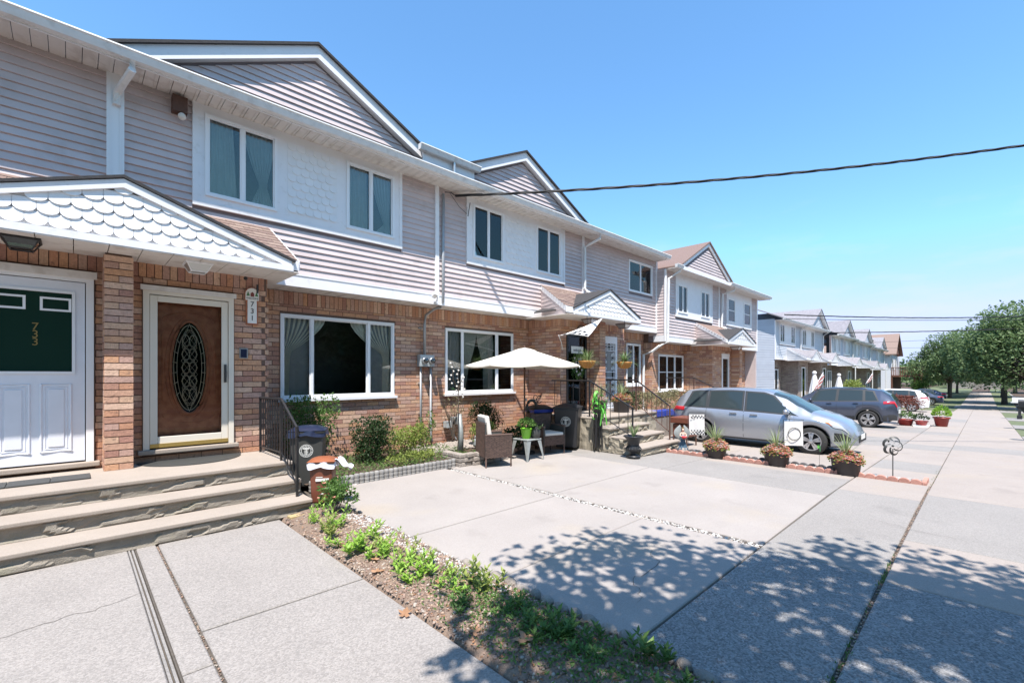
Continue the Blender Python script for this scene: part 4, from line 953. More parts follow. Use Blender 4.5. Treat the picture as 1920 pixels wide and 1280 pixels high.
# ------------------------------------------------------------------ the far rows
def far_house(x0, x1, Y, dz, apex, panels, label, hw=2.8, porch=None, blue=True, first=False, solar=False):
    t = thing('row_house', ((x0+x1)/2, Y, gz(x0)), label, 'house', 'row of pale blue-grey houses beyond the mauve terrace'); setoff(t.location)
    sm = 'siding_blue'; zs, zb = ZS+dz, ZB+dz; Yw = Y+.5
    holes = [(a, b, zb+1.1, zs) for a, b in panels]
    shell(t, x0, x1, Y, zb, zs, Yw, holes, sm, single=False, ground=[], zfloor=-1.6, gut=True)
    for a, b in panels:
        w_ = (b-a)*.26
        panel_windows(t, a, b, zb+1.1, zs, Y, [(a+.15, a+.15+w_, zb+1.28, zs-.15), (b-.15-w_, b-.15, zb+1.28, zs-.15)])
    if apex: main_gable(t, apex, hw, zs+1.75, zs+.2, Y-.35, Y-.6, sm, Y+4.6, 'shingle_grey', .115, False, .13)
    if first:
        MB().box(x0, x0+.12, Y+.141, Y+7, -1.4, zs).build('side_wall', sm, t)
        acc = MB(); z = -1.2
        while z < zs: acc.add([(x0-.02, Y-.01, z), (x0-.02, Y+7, z), (x0-.003, Y+7, z+.12), (x0-.003, Y-.01, z+.12)], [(0,1,2,3)]); z += .12
        stuff(acc.build('side_siding', sm, t)); MB().box(x0-.04, x0+.16, Y-.06, Y-.005, zb-.02, zs).build('corner_board', 'white', t)
        slabroof([(x0-.4, Y-.56, zs+.17), (x0+.0, Y-.56, zs+.17), (x0+0, Y+4.6, zs+2.37), (x0-.4, Y+4.6, zs+2.37)], .08).build('roof', 'shingle_grey', t)
    # brick ground floor with a projecting entry, window, sliding door, downspouts
    e0, e1 = porch if porch else ((x0+x1)/2-1.2, (x0+x1)/2+1.4)
    bm_ = 'brick_grey'; Ye = Y-.65
    MB().box(e0, e1, Ye, Yw-.001, -1.6, zb).build('entry', 'mortar', t)
    bricks(e0, e1, -.9, zb-.02, [((e0+e1)/2-.5, (e0+e1)/2+.5, -.9, zb-.45)], Ye); bricks(Ye, Yw, -.9, zb-.02, [], e0, axis='x')
    bricks(x0, e0, -.9, zb-.02, [(x0+.9, x0+2.6, -.8, 2.3)], Yw); bricks(e1, x1, -.9, zb-.02, [(e1+.8, e1+2.2, .3, 2.2)] if x1-e1 > 2.6 else [], Yw)
    flush_bricks(t, 0, bm_)
    window(t, x0+.95, x0+2.5, -.3, 2.25, Yw-.02, mull=[x0+1.7], fw=.08, inner=False)
    if x1-e1 > 2.6: window(t, e1+.85, e1+2.15, .35, 2.15, Yw-.02, mull=[e1+1.5], fw=.07, inner=False)
    c = (e0+e1)/2; dd = wall_boxes(c-.48, c+.48, -.5, zb-.5, [(c-.38, c+.38, -.4, zb-.6)], Ye-.04, Ye+.0).build('door', 'frame', t); MB().box(c-.38, c+.38, Ye-.02, Ye-.01, -.4, zb-.6).build('pane', 'glass_green', dd)
    porch_roof(t, e0-.4, e1+.9, (e0+e1)/2+.5, 1.5, Y-1.4, zb+.08, zb+.75, Y-.006, zb+.9, splay=(.5, 0), scal=.22, row=.17, single=False, tabs=False, shing='shingle_grey', small=True, gus='siding_blue')
    downspout(t, [(x1-.2, Y-.5, zs), (x1-.2, Y-.1, zs-.3), (x1-.2, Y-.08, zb+.2), (x1-.2, Y-.3, zb), (x1-.2, Y-.3, -1)], .05)
    if solar:
        for i in range(4): MB().box(apex-2.6+.55*i, apex-2.1+.55*i, Y+.3, Y+2.0, zs+1.0+.0*i, zs+1.05, Matrix.Rotation(R(-24), 3, 'X')).build('solar_panel', 'plastic_grey', t)
    return t
far_house(35.5, 42.0, 10.2, -.50, None, [(36.5, 40.5)], 'first pale blue-grey house past the mauve terrace, its sunlit white side wall showing', first=True, porch=(38.8, 41.4))
far_house(42.0, 49.3, 10.2, -.50, 45.9, [(42.4, 46.3)], 'second pale blue-grey house, carrying the first grey gable of the far row', porch=(45.4, 47.8))
far_house(50.6, 60.4, 9.8, -.70, 55.5, [(51.4, 54.3), (55.8, 59)], 'third pale blue-grey house, with the second grey gable, behind the dark SUV', porch=(53.5, 56))
far_house(60.4, 71.2, 9.8, -.80, 66.4, [(61.2, 64.4), (66.2, 69.8)], 'fourth pale blue-grey house, under the third grey gable of the far row', porch=(64, 67))
far_house(71.2, 86.0, 10.2, -.90, 81.0, [(72.5, 76), (79, 83)], 'last pale blue-grey house before the brown timber one, a small gable with roof panels', porch=(75, 78), solar=True)
# brown timber house with a raised deck
t = thing('timber_house', (92, 9.5, -1.3), 'brown gabled house with a raised railed deck at the far end of the row', 'house'); setoff(t.location)
MB().box(87, 97, 9.5, 18, -1.4, 5.0).build('wall', 'door_white', t)
MB().prism([(86.6, 5.0), (94.4, 5.0), (90.2, 7.9)], 9.2, 9.3, 'y').build('gable', 'wood_brown', t)
for s, a, b in ((-1, 86.4, 90.2), (1, 94.6, 90.2)): slabroof([(a, 8.8, 4.9), (b, 8.8, 8.1), (b, 18, 8.1), (a, 18, 4.9)], .15).build('roof', 'shingle', t)
for a in (88, 91): window(t, a, a+1.3, 2.6, 4.4, 9.48, fw=.1, inner=False, rail=3.5)
dk = MB().box(87, 97, 6.7, 9.49, 1.55, 1.8).build('deck', 'wood_brown', t)
for i in range(14):
    MB().box(86.97, 87.05, 6.75+i*.2, 6.83+i*.2, 1.8, 2.85).build('baluster', 'wood_brown', dk)
for i in range(40): MB().box(87.1+i*.25, 87.17+i*.25, 6.68, 6.75, 1.8, 2.85).build('baluster', 'wood_brown', dk)
MB().box(86.92, 97, 6.62, 6.80, 2.85, 2.95).build('handrail', 'wood_brown', dk); MB().box(86.9, 87.1, 6.81, 9.49, 2.85, 2.95).build('handrail', 'wood_brown', dk)
for x in (87.2, 92, 96.8): MB().box(x-.12, x+.12, 6.75, 7.0, -1.4, 1.55).build('post', 'wood_brown', t)
MB().box(87, 97, 9.3, 9.49, -1.4, 1.5).build('garage_front', 'wood_brown', t)
for i, (x0, x1, y0, y1, h) in enumerate([(150, 158, -3, 6, 3.0)]):
    t = thing('pale_block', (x0, y0, -1.4), 'low pale block added for the bright gap at the end of the pavement', 'building'); setoff(t.location)  # block added where pale road and sky show past the pavement
    MB().box(x0, x1, y0, y1, -1.5, 1.6).build('wall', 'conc_w', t); slabroof([(x0-.4, y0-.4, 1.6), (x1+.4, y0-.4, 1.6), (x1+.4, y1+.4, 1.9), (x0-.4, y1+.4, 1.9)], .2).build('roof', 'shingle_grey', t)

# ------------------------------------------------------------------ steps
def steps(root, x0, x1, ys, yb, h, m_r='riser', m_t='tread', z0=0.0, relief=.022, ends=(True, True)):
    """ys: front of each riser from the street inward; each riser carved in relief like the photo"""
    for i, y in enumerate(ys):
        y2 = ys[i+1] if i+1 < len(ys) else yb
        zt = z0 + h*(i+1)
        nu = int((x1-x0)/.035); rz = h-.045
        def fn(u, v, y=y, zt=zt):
            x = x0 + (x1-x0)*u; z = zt-.045 - rz + rz*v
            n1 = noise.noise(Vector((x*3.1, z*13, i*7.3))); n2 = noise.cell(Vector((x*4.5 + 1.2*noise.noise(Vector((x*3, z*9, i))), z*12 + noise.noise(Vector((x*5, z*6, 2))), i*3.0)))
            e = 0 if v in (0, 1) else 1
            return (x, y - e*(relief*.5*(n1+.4) + relief*.9*n2) , z)
        MB().grid(fn, nu, 7).build('riser', m_r, root)
        MB().box(x0, x1, y+.02, y2+.02 if i+1 < len(ys) else yb, zt-h if i else z0-.1, zt-.05).build('step_core', m_r, root)
        bevel(MB().box(x0-.012, x1+.012, y-.035, y2+.0 if i+1 < len(ys) else yb, zt-.048, zt).build('tread', m_t, root), .012, 3)
t = thing('front_steps', (0, 6.1, 0), 'three broad concrete steps with carved risers up to doors 731 and 733', 'steps'); setoff(t.location)
steps(t, -3.6, 2.24, [6.10, 6.47, 6.845], 8.09, .1945)
t = thing('front_steps', (10, 5.3, 0), 'four tan cement steps climbing to the black and white doors', 'steps'); setoff(t.location)
steps(t, 9.08, 10.95, [5.32, 5.72, 6.12], 6.55, .19, 'riser_b', 'tread', -.02, .03)
steps(t, 9.08, 12.0, [6.5], 8.09, .76, 'riser_b', 'tread', .01, .03)
# carved cheek of the steps toward the umbrella
ch = MB()
for i, (ya, yb_, zt) in enumerate([(5.32, 5.72, .15), (5.72, 6.12, .34), (6.12, 6.5, .53), (6.5, 8.08, .72)]):
    ch.grid(lambda u, v: (9.07 - .03*noise.cell(Vector((u*4*(yb_-ya)*2, v*3+i, 1.0))) - .02*noise.noise(Vector((u*8, v*6, i))), ya+(yb_-ya)*u, -.02 + (zt+.02)*v), int((yb_-ya)/.06), 8)
ch.build('carved_cheek', 'riser_b', t)
t = thing('front_steps', (17.6, 6.3, -.3), 'concrete porch steps at the third entry behind the silver minivan', 'steps'); setoff(t.location)
steps(t, 18.8, 22.4, [6.6, 6.95], 7.74, .33, 'riser_b', 'tread', -.3, .02)

# ------------------------------------------------------------------ railings
def railing(label, pts, lo, balusters, posts, m='black', r=.011, scroll=True, loc=None, toprail='black'):
    """pts: handrail path; lo: drop to the lower rail"""
    t = thing('iron_railing', loc or pts[0], label, 'railing'); setoff(t.location)
    hr = MB()
    for a, b in zip(pts[:-1], pts[1:]):
        hr.tube([a, b], .019, 8)
    hr.build('handrail', toprail, t)
    MB().tube([(p[0], p[1], p[2]-lo) for p in pts], .011, 6).build('lower_rail', m, t)
    # balusters along the path
    for a, b in zip(pts[:-1], pts[1:]):
        a, b = Vector(a), Vector(b); L = (b-a).xy.length; n = max(1, int(L/balusters))
        for i in range(n):
            p = a + (b-a)*((i+.5)/n)
            MB().box(p.x-.006, p.x+.006, p.y-.006, p.y+.006, p.z-lo, p.z-.01).build('baluster', m, t)
    for (x, y, z0, z1) in posts: MB().box(x-.015, x+.015, y-.015, y+.015, z0, z1).build('post', m, t)
    return t
t = railing('black iron railing on the right end of the steps to door 731', [(2.14, 7.97, 1.44), (2.14, 6.95, 1.46), (2.14, 6.31, 1.10)], .76, .105, [(2.14, 6.31, .195, 1.12), (2.14, 6.95, .585, 1.46), (2.14, 7.95, .585, 1.44)])
setoff(t.location); s = MB(); s.tube(arc(0, 1.03, .04, .05, 90, -180, 0), .008, 6); s.v = [(2.14, 6.27 - v[0]*1, v[2]) for v in s.v]; s.build('scroll_end', 'black', t)
railing('thin black railing left of the four tan steps', [(9.18, 7.98, 1.66), (9.18, 6.75, 1.66), (9.18, 5.55, 1.05)], .66, .20, [(9.18, 5.55, .16, 1.07), (9.18, 6.75, .76, 1.66)], 'black')
railing('thin black railing right of the four tan steps', [(11.6, 7.9, 1.66), (11.6, 6.9, 1.66), (10.85, 5.5, 1.02)], .66, .22, [(10.85, 5.5, .16, 1.04), (11.6, 6.9, .76, 1.66)], 'rust')
railing('thin dark railing in front of the third entry', [(16.9, 8.7, 1.7), (16.9, 7.6, 1.7), (16.9, 6.0, .95)], .7, .35, [(16.9, 6.0, -.25, .98), (16.9, 7.6, -.25, 1.7)], 'rust')
# ------------------------------------------------------------------ vegetation builders
def rv(s=1.0): return Vector((rnd.gauss(0, s), rnd.gauss(0, s), rnd.gauss(0, s)))
def tree_meshes(h, rad, zc, n, leaf, nb=26, seed=1, squash=.8, mat_='l_tree', cut=None, spread=.75):
    r = random.Random(seed)
    tr = MB(); fork = zc - rad*squash*.55
    base_r = .10 + h*.014
    tr.tube([(0, 0, -.1), (.02, 0, .4), (r.uniform(-.1, .1), r.uniform(-.1, .1), fork)], [base_r*1.25, base_r, base_r*.75], 10)
    ctr = []
    for i in range(nb):
        a = r.uniform(0, 6.28); el = math.asin(r.uniform(-.55, 1)); d = r.uniform(.45, .95)**.6 * rad*spread
        c = Vector((math.cos(a)*math.cos(el)*d, math.sin(a)*math.cos(el)*d, zc + math.sin(el)*d*squash)); ctr.append((c, rad*r.uniform(.20, .42)))
        m_ = Vector((c.x*.4, c.y*.4, fork + (c.z-fork)*.55))
        tr.tube([(0, 0, fork-.3+.02*i), m_, c], [base_r*.5, base_r*.25, .012], 5)
    cr = MB()
    for _ in range(n):
        c, q = r.choice(ctr)
        v = Vector((r.gauss(0, 1), r.gauss(0, 1), r.gauss(0, 1))).normalized() * q * r.uniform(.55, 1.05)**.5
        p = c + Vector((v.x, v.y, v.z*.8))
        if cut and not cut(p): continue
        d = Vector((r.gauss(0, 1), r.gauss(0, 1), r.gauss(-.25, .7)))
        l = leaf*r.uniform(.7, 1.3); cr.leaf(p, d, l, l*.62, up=(r.gauss(0, .5), r.gauss(0, .5), 1))
    return tr, cr
def tree(name, label, loc, h, rad, zc, n, leaf, group=None, mt='l_tree', **k):
    t = thing(name, loc, label, 'tree', group)
    tr, cr = tree_meshes(h, rad, zc, n, leaf, mat_=mt, **k)
    tr.build('trunk', 'bark', t, smooth=True, local=True); cr.build('crown', mt, t, local=True); return t
# street trees down the pavement
T1 = tree('street_tree', 'full street tree right of the pavement, its trunk beside the far walk', (73, -1.6, gz(73)), 10, 5.6, 5.2, 20000, .30, 'street trees along the far pavement', seed=3, nb=60, squash=.92, spread=.8)
for loc, s, rz, lab in [((88, 3.2, -1.35), (.86, .86, .92), 1.3, 'street tree left of the far pavement, nearest the brown timber house'),
                        ((60, -3.0, -1.3), (.92, .92, .95), 2.6, 'tall street tree at the right edge of the photo, its crown cut by the frame'),
                        ((106, 4.0, -1.35), (.9, .9, .8), 4.0, 'rounded street tree farthest left, its crown low beside the deck'),
                        ((96, -2.0, -1.35), (1.1, 1.1, 1.1), .5, 'street tree behind the two nearer ones on the right of the walk'),
                        ((122, -4, -1.35), (1.1, 1.1, 1.05), 2.0, 'far street tree closing the view beyond the walk'), ((112, 3.2, -1.35), (.8, .8, .8), 1.0, 'street tree half hidden left of the far walk')]:
    c = copy_tree(T1); c.location = loc; c.scale = s; c.rotation_euler[2] = rz; c['label'] = lab
# the street tree beside the viewer whose crown dapples the near paving
fwd = Vector((.6947, .7193, 0))
def out_of_view(p):
    w_ = p + Vector((1.15, -2.25, 0)); t_ = w_.dot(fwd); lat = w_.x*.7193 - w_.y*.6947
    if t_ < .15 or abs(lat) > t_*1.16: return True
    return w_.z > 1.8 + .86*t_ + .12
T2 = tree('street_tree', 'street tree beside the camera whose leaves shade the near paving', (1.15, -2.25, 0), 9, 3.3, 5.7, 12500, .145, 'street trees beside the near pavement', seed=11, nb=64, squash=.55, cut=out_of_view, spread=.84)
# trees over the road, seen in the window glass
T3 = tree('roadside_tree', 'broad tree across the road, seen as a dark reflection in the picture window', (-2, -17, -.1), 12, 5.6, 5.6, 9000, .55, 'trees across the road', seed=5, nb=60, squash=.95)
for i, (x, y, q) in enumerate([(5, -16, 1.0), (12, -18, 1.1), (20, -17, 1.0), (28, -17, 1.0), (-9, -16, 1.05), (-16, -18, 1.1)]):
    c = copy_tree(T3); c.location = (x, y, gz(x)-.1); c.scale = (q, q, q); c.rotation_euler[2] = i*1.7; c['label'] = 'tree across the road, behind the viewer'
T3['label'] = 'tree across the road, behind the viewer'
setoff((0, 0, 0)); lf = MB()  # added leaf mass, out of view, darkening what the windows reflect
for _ in range(9000): lf.leaf((rnd.uniform(-45, 60), rnd.uniform(-22, -19.5), rnd.uniform(-.2, 4.2)), rv(), 1.3, 1.1)
tag(lf.build('added_hedge', 'l_dark'), 'added dark hedge behind the viewer that dims the window reflections', 'hedge', kind='stuff')

def bush(name, label, loc, rx, ry, h, n, leaf, m, group=None, cat='shrub', stems=7, z0=.12, flowers=None, wid=.55, zp=.6, parent=None):
    t = thing(name, loc, label, cat, group)
    st = MB(); lf = MB(); fl = MB()
    for i in range(stems):
        a = rnd.uniform(0, 6.28); d = rnd.uniform(.2, .8)
        st.tube([(0, 0, 0), (math.cos(a)*rx*d*.4, math.sin(a)*ry*d*.4, h*.45), (math.cos(a)*rx*d, math.sin(a)*ry*d, h*.85)], [.008, .006, .003], 5)
    cl = [(Vector((rnd.uniform(-.7, .7)*rx, rnd.uniform(-.7, .7)*ry, h*(z0+(1-z0)*rnd.uniform(0.1, .92)**zp))), rnd.uniform(.18, .38)) for _ in range(max(8, n//60))]
    for _ in range(n):
        c, q = rnd.choice(cl); v = rv().normalized()*q
        p = c + Vector((v.x*rx, v.y*ry, v.z*h*.6)); p.z = max(p.z, .01)
        l = leaf*rnd.uniform(.6, 1.3); lf.leaf(p, Vector((v.x, v.y, v.z+.3))+rv(.4), l, l*wid)
    st.build('stems', 'bark', t, local=True); lf.build('foliage', m, t, local=True)
    if flowers:
        for i in range(flowers[1]):
            c, q = rnd.choice(cl); v = rv().normalized(); v.z = abs(v.z); p = c + Vector((v.x*rx*q*1.1, v.y*ry*q*1.1, v.z*h*q*.7+.02))
            for k in range(9):
                a = k*2.4; fl.leaf(p, (math.cos(a), math.sin(a), .25+.12*k/3), flowers[2]*(.7+.04*k), flowers[2]*.7, up=(0, 0, 1))
        fl.build('blossoms', flowers[0], t, local=True)
    return t
def sprig(label, loc, h, m='l_bright', n=3, leaf=.075, group='young green plants in the pebbled bed', name='leafy_plant'):
    t = thing(name, loc, label, 'plant', group); st = MB(); lf = MB()
    for _ in range(n):
        a = rnd.uniform(0, 6.28); lean = rnd.uniform(.1, .7)*h; hh = h*rnd.uniform(.3, 1); ox, oy = rnd.gauss(0, .045), rnd.gauss(0, .06)
        p1 = Vector((ox+math.cos(a)*lean, oy+math.sin(a)*lean, hh)); st.tube([(ox, oy, -.01), (ox, oy, hh*.5), p1], [.004, .003, .002], 5)
        for k in range(11):
            f = .2 + .8*k/10; p = Vector((ox, oy, 0)).lerp(p1, f); b_ = k*2.4+a
            l = leaf*(1.15-.5*f)*rnd.uniform(.8, 1.2); lf.leaf(p, (math.cos(b_), math.sin(b_), .35+.7*f), l, l*.42, up=(0, 0, 1))
    st.build('stem', m, t, local=True); lf.build('foliage', m, t, local=True); return t
labs = ['pale bright sprig beside the rose bush at the top of the bed', 'bright leafy sprig just below the rose bush, near the plank', 'tall pale green sprig in the upper half of the bed by the left slab',
        'wide bright clump along the left edge above the curled leaves', 'small bright sprig on the white pebbles, mid bed', 'dense pale clump in the middle of the bed', 'bright clump leaning right, just below mid bed',
        'fresh green clump at the lower end of the sunlit plants', 'broad pale plant where the sun patch ends', 'darker sprig at the edge of the tree shade', 'upright dark sprig in the tree shade, next to a red stem',
        'leggy green plant in the shaded lower bed', 'spreading green plant in the deep shade low in the bed', 'last green plant at the bottom right of the bed']
pos = [(2.06, 5.55), (2.15, 5.2), (2.02, 4.85), (2.05, 4.35), (2.32, 4.5), (2.15, 4.0), (2.28, 3.8), (2.12, 3.6), (2.22, 3.35), (2.2, 3.02), (2.42, 2.85), (2.25, 2.1), (2.37, 1.95), (2.55, 1.45)]
for i, (l, (x, y)) in enumerate(zip(labs, pos)):
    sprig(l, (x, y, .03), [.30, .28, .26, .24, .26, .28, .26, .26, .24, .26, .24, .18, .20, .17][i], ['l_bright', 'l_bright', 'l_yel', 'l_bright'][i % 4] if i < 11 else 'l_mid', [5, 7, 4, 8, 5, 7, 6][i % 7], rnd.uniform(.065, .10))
more = [((2.1, 5.05), 'small bright sprig between the two topmost clumps'), ((2.0, 4.6), 'low bright sprig on the left edge, upper bed'), ((2.2, 4.25), 'pale sprig between the upper and the mid clumps'), ((2.02, 4.1), 'short bright sprig by the curled orange leaf'),
        ((2.3, 3.6), 'lime sprig right of the dense mid clump'), ((2.05, 3.4), 'low lime sprig on the left, just above the shade'), ((2.34, 3.15), 'bright sprig at the right where the shade begins'), ((2.12, 2.75), 'half shaded sprig left of the dark upright one'),
        ((2.4, 2.4), 'shaded sprig close to the cobbles'), ((2.3, 1.75), 'small dark sprig low in the bed'), ((2.5, 1.7), 'small dark sprig beside the lowest cobbles'), ((2.4, 1.2), 'lowest dark sprig in the bed')]
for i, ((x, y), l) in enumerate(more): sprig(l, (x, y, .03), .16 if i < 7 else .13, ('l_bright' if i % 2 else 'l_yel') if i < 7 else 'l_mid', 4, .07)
setoff((0, 0, 0))
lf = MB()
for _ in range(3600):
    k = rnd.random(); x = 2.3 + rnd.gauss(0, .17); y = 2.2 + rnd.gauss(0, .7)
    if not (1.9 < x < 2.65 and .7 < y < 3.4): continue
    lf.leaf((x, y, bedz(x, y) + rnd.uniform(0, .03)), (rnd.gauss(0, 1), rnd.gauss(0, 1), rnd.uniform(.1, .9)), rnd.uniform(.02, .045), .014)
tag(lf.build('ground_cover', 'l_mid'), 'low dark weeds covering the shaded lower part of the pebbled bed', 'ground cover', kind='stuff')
for i, (x, y, s, l) in enumerate([(1.80, 3.02, .15, 'large curled tan leaf lying on the left slab beside the bed'), (1.95, 3.75, .12, 'curled orange leaf on the pebbles, mid bed'), (2.0, 4.6, .11, 'rolled dead leaf near the upper plants'),
                               (1.98, 2.42, .12, 'grey brown curled leaf on the slab edge in the shade'), (2.12, 2.08, .17, 'large folded reddish brown leaf in the lower bed'), (2.55, 2.55, .10, 'reddish leaf against the cobble edging'), (2.2, 3.15, .10, 'red brown leaf among the plants where the shade begins'), (2.62, 2.0, .09, 'small rust leaf by the right edge'), (2.06, 4.0, .09, 'small brown leaf beside the bright clump')]):
    b = MB(); a = rnd.uniform(0, 6.28); s *= .72; K = 22; q = [(0, 0, .014)]
    for k in range(K):
        g_ = 2*math.pi*k/K; rr = s*(.50 + .20*math.cos(5*g_) + .07*math.cos(11*g_+i)) * (1.25 if abs(g_-math.pi) > 2.4 else 1)
        q.append((rr*math.cos(g_), rr*.8*math.sin(g_), .008 + .35*abs(rr*.8*math.sin(g_)) + .03*s*math.sin(3*g_+i)))
    b.add(q, [(0, k+1, (k+1) % K+1) for k in range(K)])
    o = b.build('dead_leaf', 'dead'); o.location = (x, y, bedz(x, y)+.01 if x > 1.87 else .0); o.rotation_euler = (0, 0, a); tag(o, l, 'leaf', 'dead leaves on and beside the bed')
rb = bush('rose_bush', 'rose bush with pink and white blossoms at the head of the pebbled bed', (2.42, 5.75, .0), .26, .26, .42, 1500, .045, 'l_mid', flowers=('petal_pink', 10, .035), z0=.2)
setoff(rb.location)
pk = MB()
for _ in range(9):
    p = Vector((rnd.uniform(-.22, .22), rnd.uniform(-.25, .2), rnd.uniform(.25, .44)))
    for k in range(9): a = k*2.4; pk.leaf(p, (math.cos(a), math.sin(a), .4), .035, .025, up=(0, 0, 1))
pk.build('pale_blossoms', 'petal_white', rb, local=True)
# weeds growing along the pavement joint
setoff((0, 0, 0)); lf = MB()
for _ in range(260):
    x = rnd.choice([rnd.gauss(3.4, .5), rnd.gauss(11.5, .6), rnd.gauss(2.9, .1), rnd.gauss(5.3, .3)]); 
    if x < 2.75: continue
    y = .62 + rnd.gauss(0, .012); lf.leaf((x, y, gz(x)-.02), (rnd.gauss(0, .6), rnd.gauss(0, .6), 1), rnd.uniform(.02, .05), .01)
tag(lf.build('joint_weeds', 'l_mid'), 'short green weeds growing in the pavement joint', 'weeds', kind='stuff')

# ------------------------------------------------------------------ front garden of 731
t = thing('log_edging', (4.0, 7.2, 0), 'grey concrete log-shaped edging along the front garden of 731', 'edging'); setoff(t.location)
n = 31; dx = (5.42-2.62)/n
for i in range(n):
    x = 2.62 + dx*(i+.5); b = MB()
    b.lathe([(.044, 0), (.046, .05), (.041, .056), (.045, .062), (.046, .11), (.041, .117), (.045, .123), (.045, .17), (.035, .188)], x, 7.22 + .0*i, -.03 + rnd.uniform(0, .01), 9, 1.0, .9)
    b.build('edging_log', 'log', t, smooth=True)
t = thing('block_planter', (5.9, 7.2, 0), 'rough split-block planter wall behind the wicker armchair', 'planter wall'); setoff(t.location)
for r in range(3):
    x = 5.50 + r*.05; k = 0
    while x < 6.7:
        l = rnd.uniform(.2, .3); yy = 7.12 - .12*math.sin((x-5.4)/1.3*3.14) + rnd.uniform(-.012, .012)
        o = MB().box(x, x+l-.012, yy, yy+.16, .085*r, .085*(r+1)-.008, Matrix.Rotation(rnd.uniform(-.12, .12), 3, 'Z')).build('block', 'stone', t); bevel(o, .014, 2); x += l
for y in (7.1, 7.3, 7.5):
    for r in range(3): bevel(MB().box(5.44, 5.6, y, y+.19, .085*r, .085*(r+1)-.008).build('block', 'stone', t), .014)
setoff((0, 0, 0))
s = MB(); s.grid(lambda u, v: (2.6+4.1*u, 7.27+2.03*v, .10 + .05*noise.noise(Vector((u*9, v*5, 0)))), 30, 14); stuff(s.build('garden_soil', 'soil', smooth=True))
stuff(pebbles(900, (5.5, 8.0), (8.3, 9.25), (.03, .07), 'stone', lambda x, y: .10, 'garden_rubble'))
bush('climbing_rose', 'climbing rose bush against the brick below the picture window of 731', (3.3, 8.95, .1), .55, .28, 1.2, 3000, .055, 'l_mid', flowers=('petal_white', 4, .03), z0=.12, zp=.8)
bush('dark_shrub', 'round dark leaved shrub in the middle of the front garden of 731', (4.25, 8.35, .08), .44, .38, .85, 4200, .05, 'l_dark', z0=.0, zp=.9)
bush('leafy_shrub', 'pale yellow green weeds right of the dark round shrub', (5.05, 8.35, .08), .50, .36, .62, 2400, .05, 'l_yel', z0=.05)
bush('leafy_shrub', 'low pale foliage along the log edging', (4.75, 7.65, .1), .65, .22, .22, 1200, .04, 'l_yel', z0=.05, stems=4)
bush('leafy_shrub', 'thin green vines below the electricity meters', (5.9, 9.0, .1), .25, .15, .75, 420, .05, 'l_mid', z0=.1)
bush('leafy_shrub', 'round yellow green boxwood behind the wicker armchair', (6.55, 7.75, .2), .26, .24, .52, 1900, .04, 'l_yel', z0=.02)
bush('dark_shrub', 'clipped dark evergreen ball under the neighbouring window', (7.55, 8.75, .25), .42, .34, .80, 3200, .045, 'l_dark', z0=.05)
bush('leafy_shrub', 'low dark greenery behind the lime green pot', (7.5, 7.55, .0), .5, .3, .55, 1400, .06, 'l_dark', z0=.05)
bush('bare_shrub', 'leggy brown climber against the wall below the neighbouring window', (6.75, 9.1, .2), .45, .12, 1.1, 170, .05, 'l_dry', z0=.2, stems=14)
setoff((0, 0, 0)); lf = MB()
for _ in range(3200):
    x, y = rnd.uniform(2.9, 6.3), rnd.uniform(7.35, 9.2); lf.leaf((x, y, .10+rnd.uniform(0, .07)), (rnd.gauss(0, 1), rnd.gauss(0, 1), rnd.uniform(.1, 1)), rnd.uniform(.03, .08), .02)
tag(lf.build('ground_cover', 'l_mid'), 'low green ground cover in the front garden of 731', 'ground cover', kind='stuff')
b = MB(); b.tube([(6.10, 7.95, .1), (6.12, 7.95, .5), (6.10, 7.98, .95)], [.075, .06, .05], 9)
top(recentre(b.build('tree_stump', 'grey_zinc', smooth=True)), 'slim grey driftwood stump standing in the block planter', 'stump')
t = thing('cotton_stake', (5.93, 7.8, .1), 'tall stake topped with white cotton ball branches before the neighbouring window', 'garden ornament'); setoff(t.location)
MB().tube([(5.93, 7.8, .1), (5.94, 7.8, 1.72)], .009, 6).build('stake', 'bark', t)
for dx_, hz in ((-.13, 2.05), (.0, 1.9), (.10, 1.75)):
    b = MB().tube([(5.93, 7.8, 1.45), (5.93+dx_, 7.8, 1.7), (5.93+dx_*1.2, 7.8, hz)], .006, 5).build('branch', 'bark', t)
    for k in range(6): MB().sphere((5.93+dx_*1.2+rnd.uniform(-.05, .05), 7.8+rnd.uniform(-.03, .03), hz - k*.085), .022, 8, 5).build('cotton_ball', 'cushion', b, smooth=True)
setoff((0, 0, 0))
t = thing('garden_figure', (6.28, 7.62, .26), 'small grey stone figure on the block planter', 'figure'); setoff((0, 0, 0))
MB().lathe([(.06, 0), (.07, .05), (.045, .12), (.05, .16), (.02, .17)], n=12).sphere((0, 0, .2), .04).build('body', 'grey_zinc', t, smooth=True, local=True)

# ------------------------------------------------------------------ on the walls
t = thing('electric_meter', (6.06, 9.30, 2.1), 'grey twin electricity meter box on the brick between the two picture windows', 'meter'); setoff(t.location)
bevel(MB().box(5.86, 6.26, 9.16, 9.295, 2.0, 2.28).build('box', 'meterbox', t), .01)
for x in (5.965, 6.16):
    MB().lathe([(.075, 0), (.075, -.06), (.068, -.065)], x, 9.158, 2.14, 20, axis='y').build('collar', 'alu', t, smooth=True)
    MB().lathe([(.064, 0), (.062, -.05), (.045, -.075), (.001, -.08)], x, 9.10, 2.14, 20, axis='y').build('glass_dome', 'car_glass', t, smooth=True)
    MB().lathe([(.05, 0), (.05, .01)], x, 9.07, 2.14, 20, axis='y').build('dial', 'sign_white', t)
MB().tube([(6.02, 9.22, 2.28), (6.02, 9.22, 3.0), (6.04, 9.21, 3.22), (6.14, 9.0, 3.36), (6.19, 8.80, 3.39), (6.19, 8.72, 3.50), (6.19, 8.70, 6.0)], .033, 10).build('conduit', 'steel', t, smooth=True)
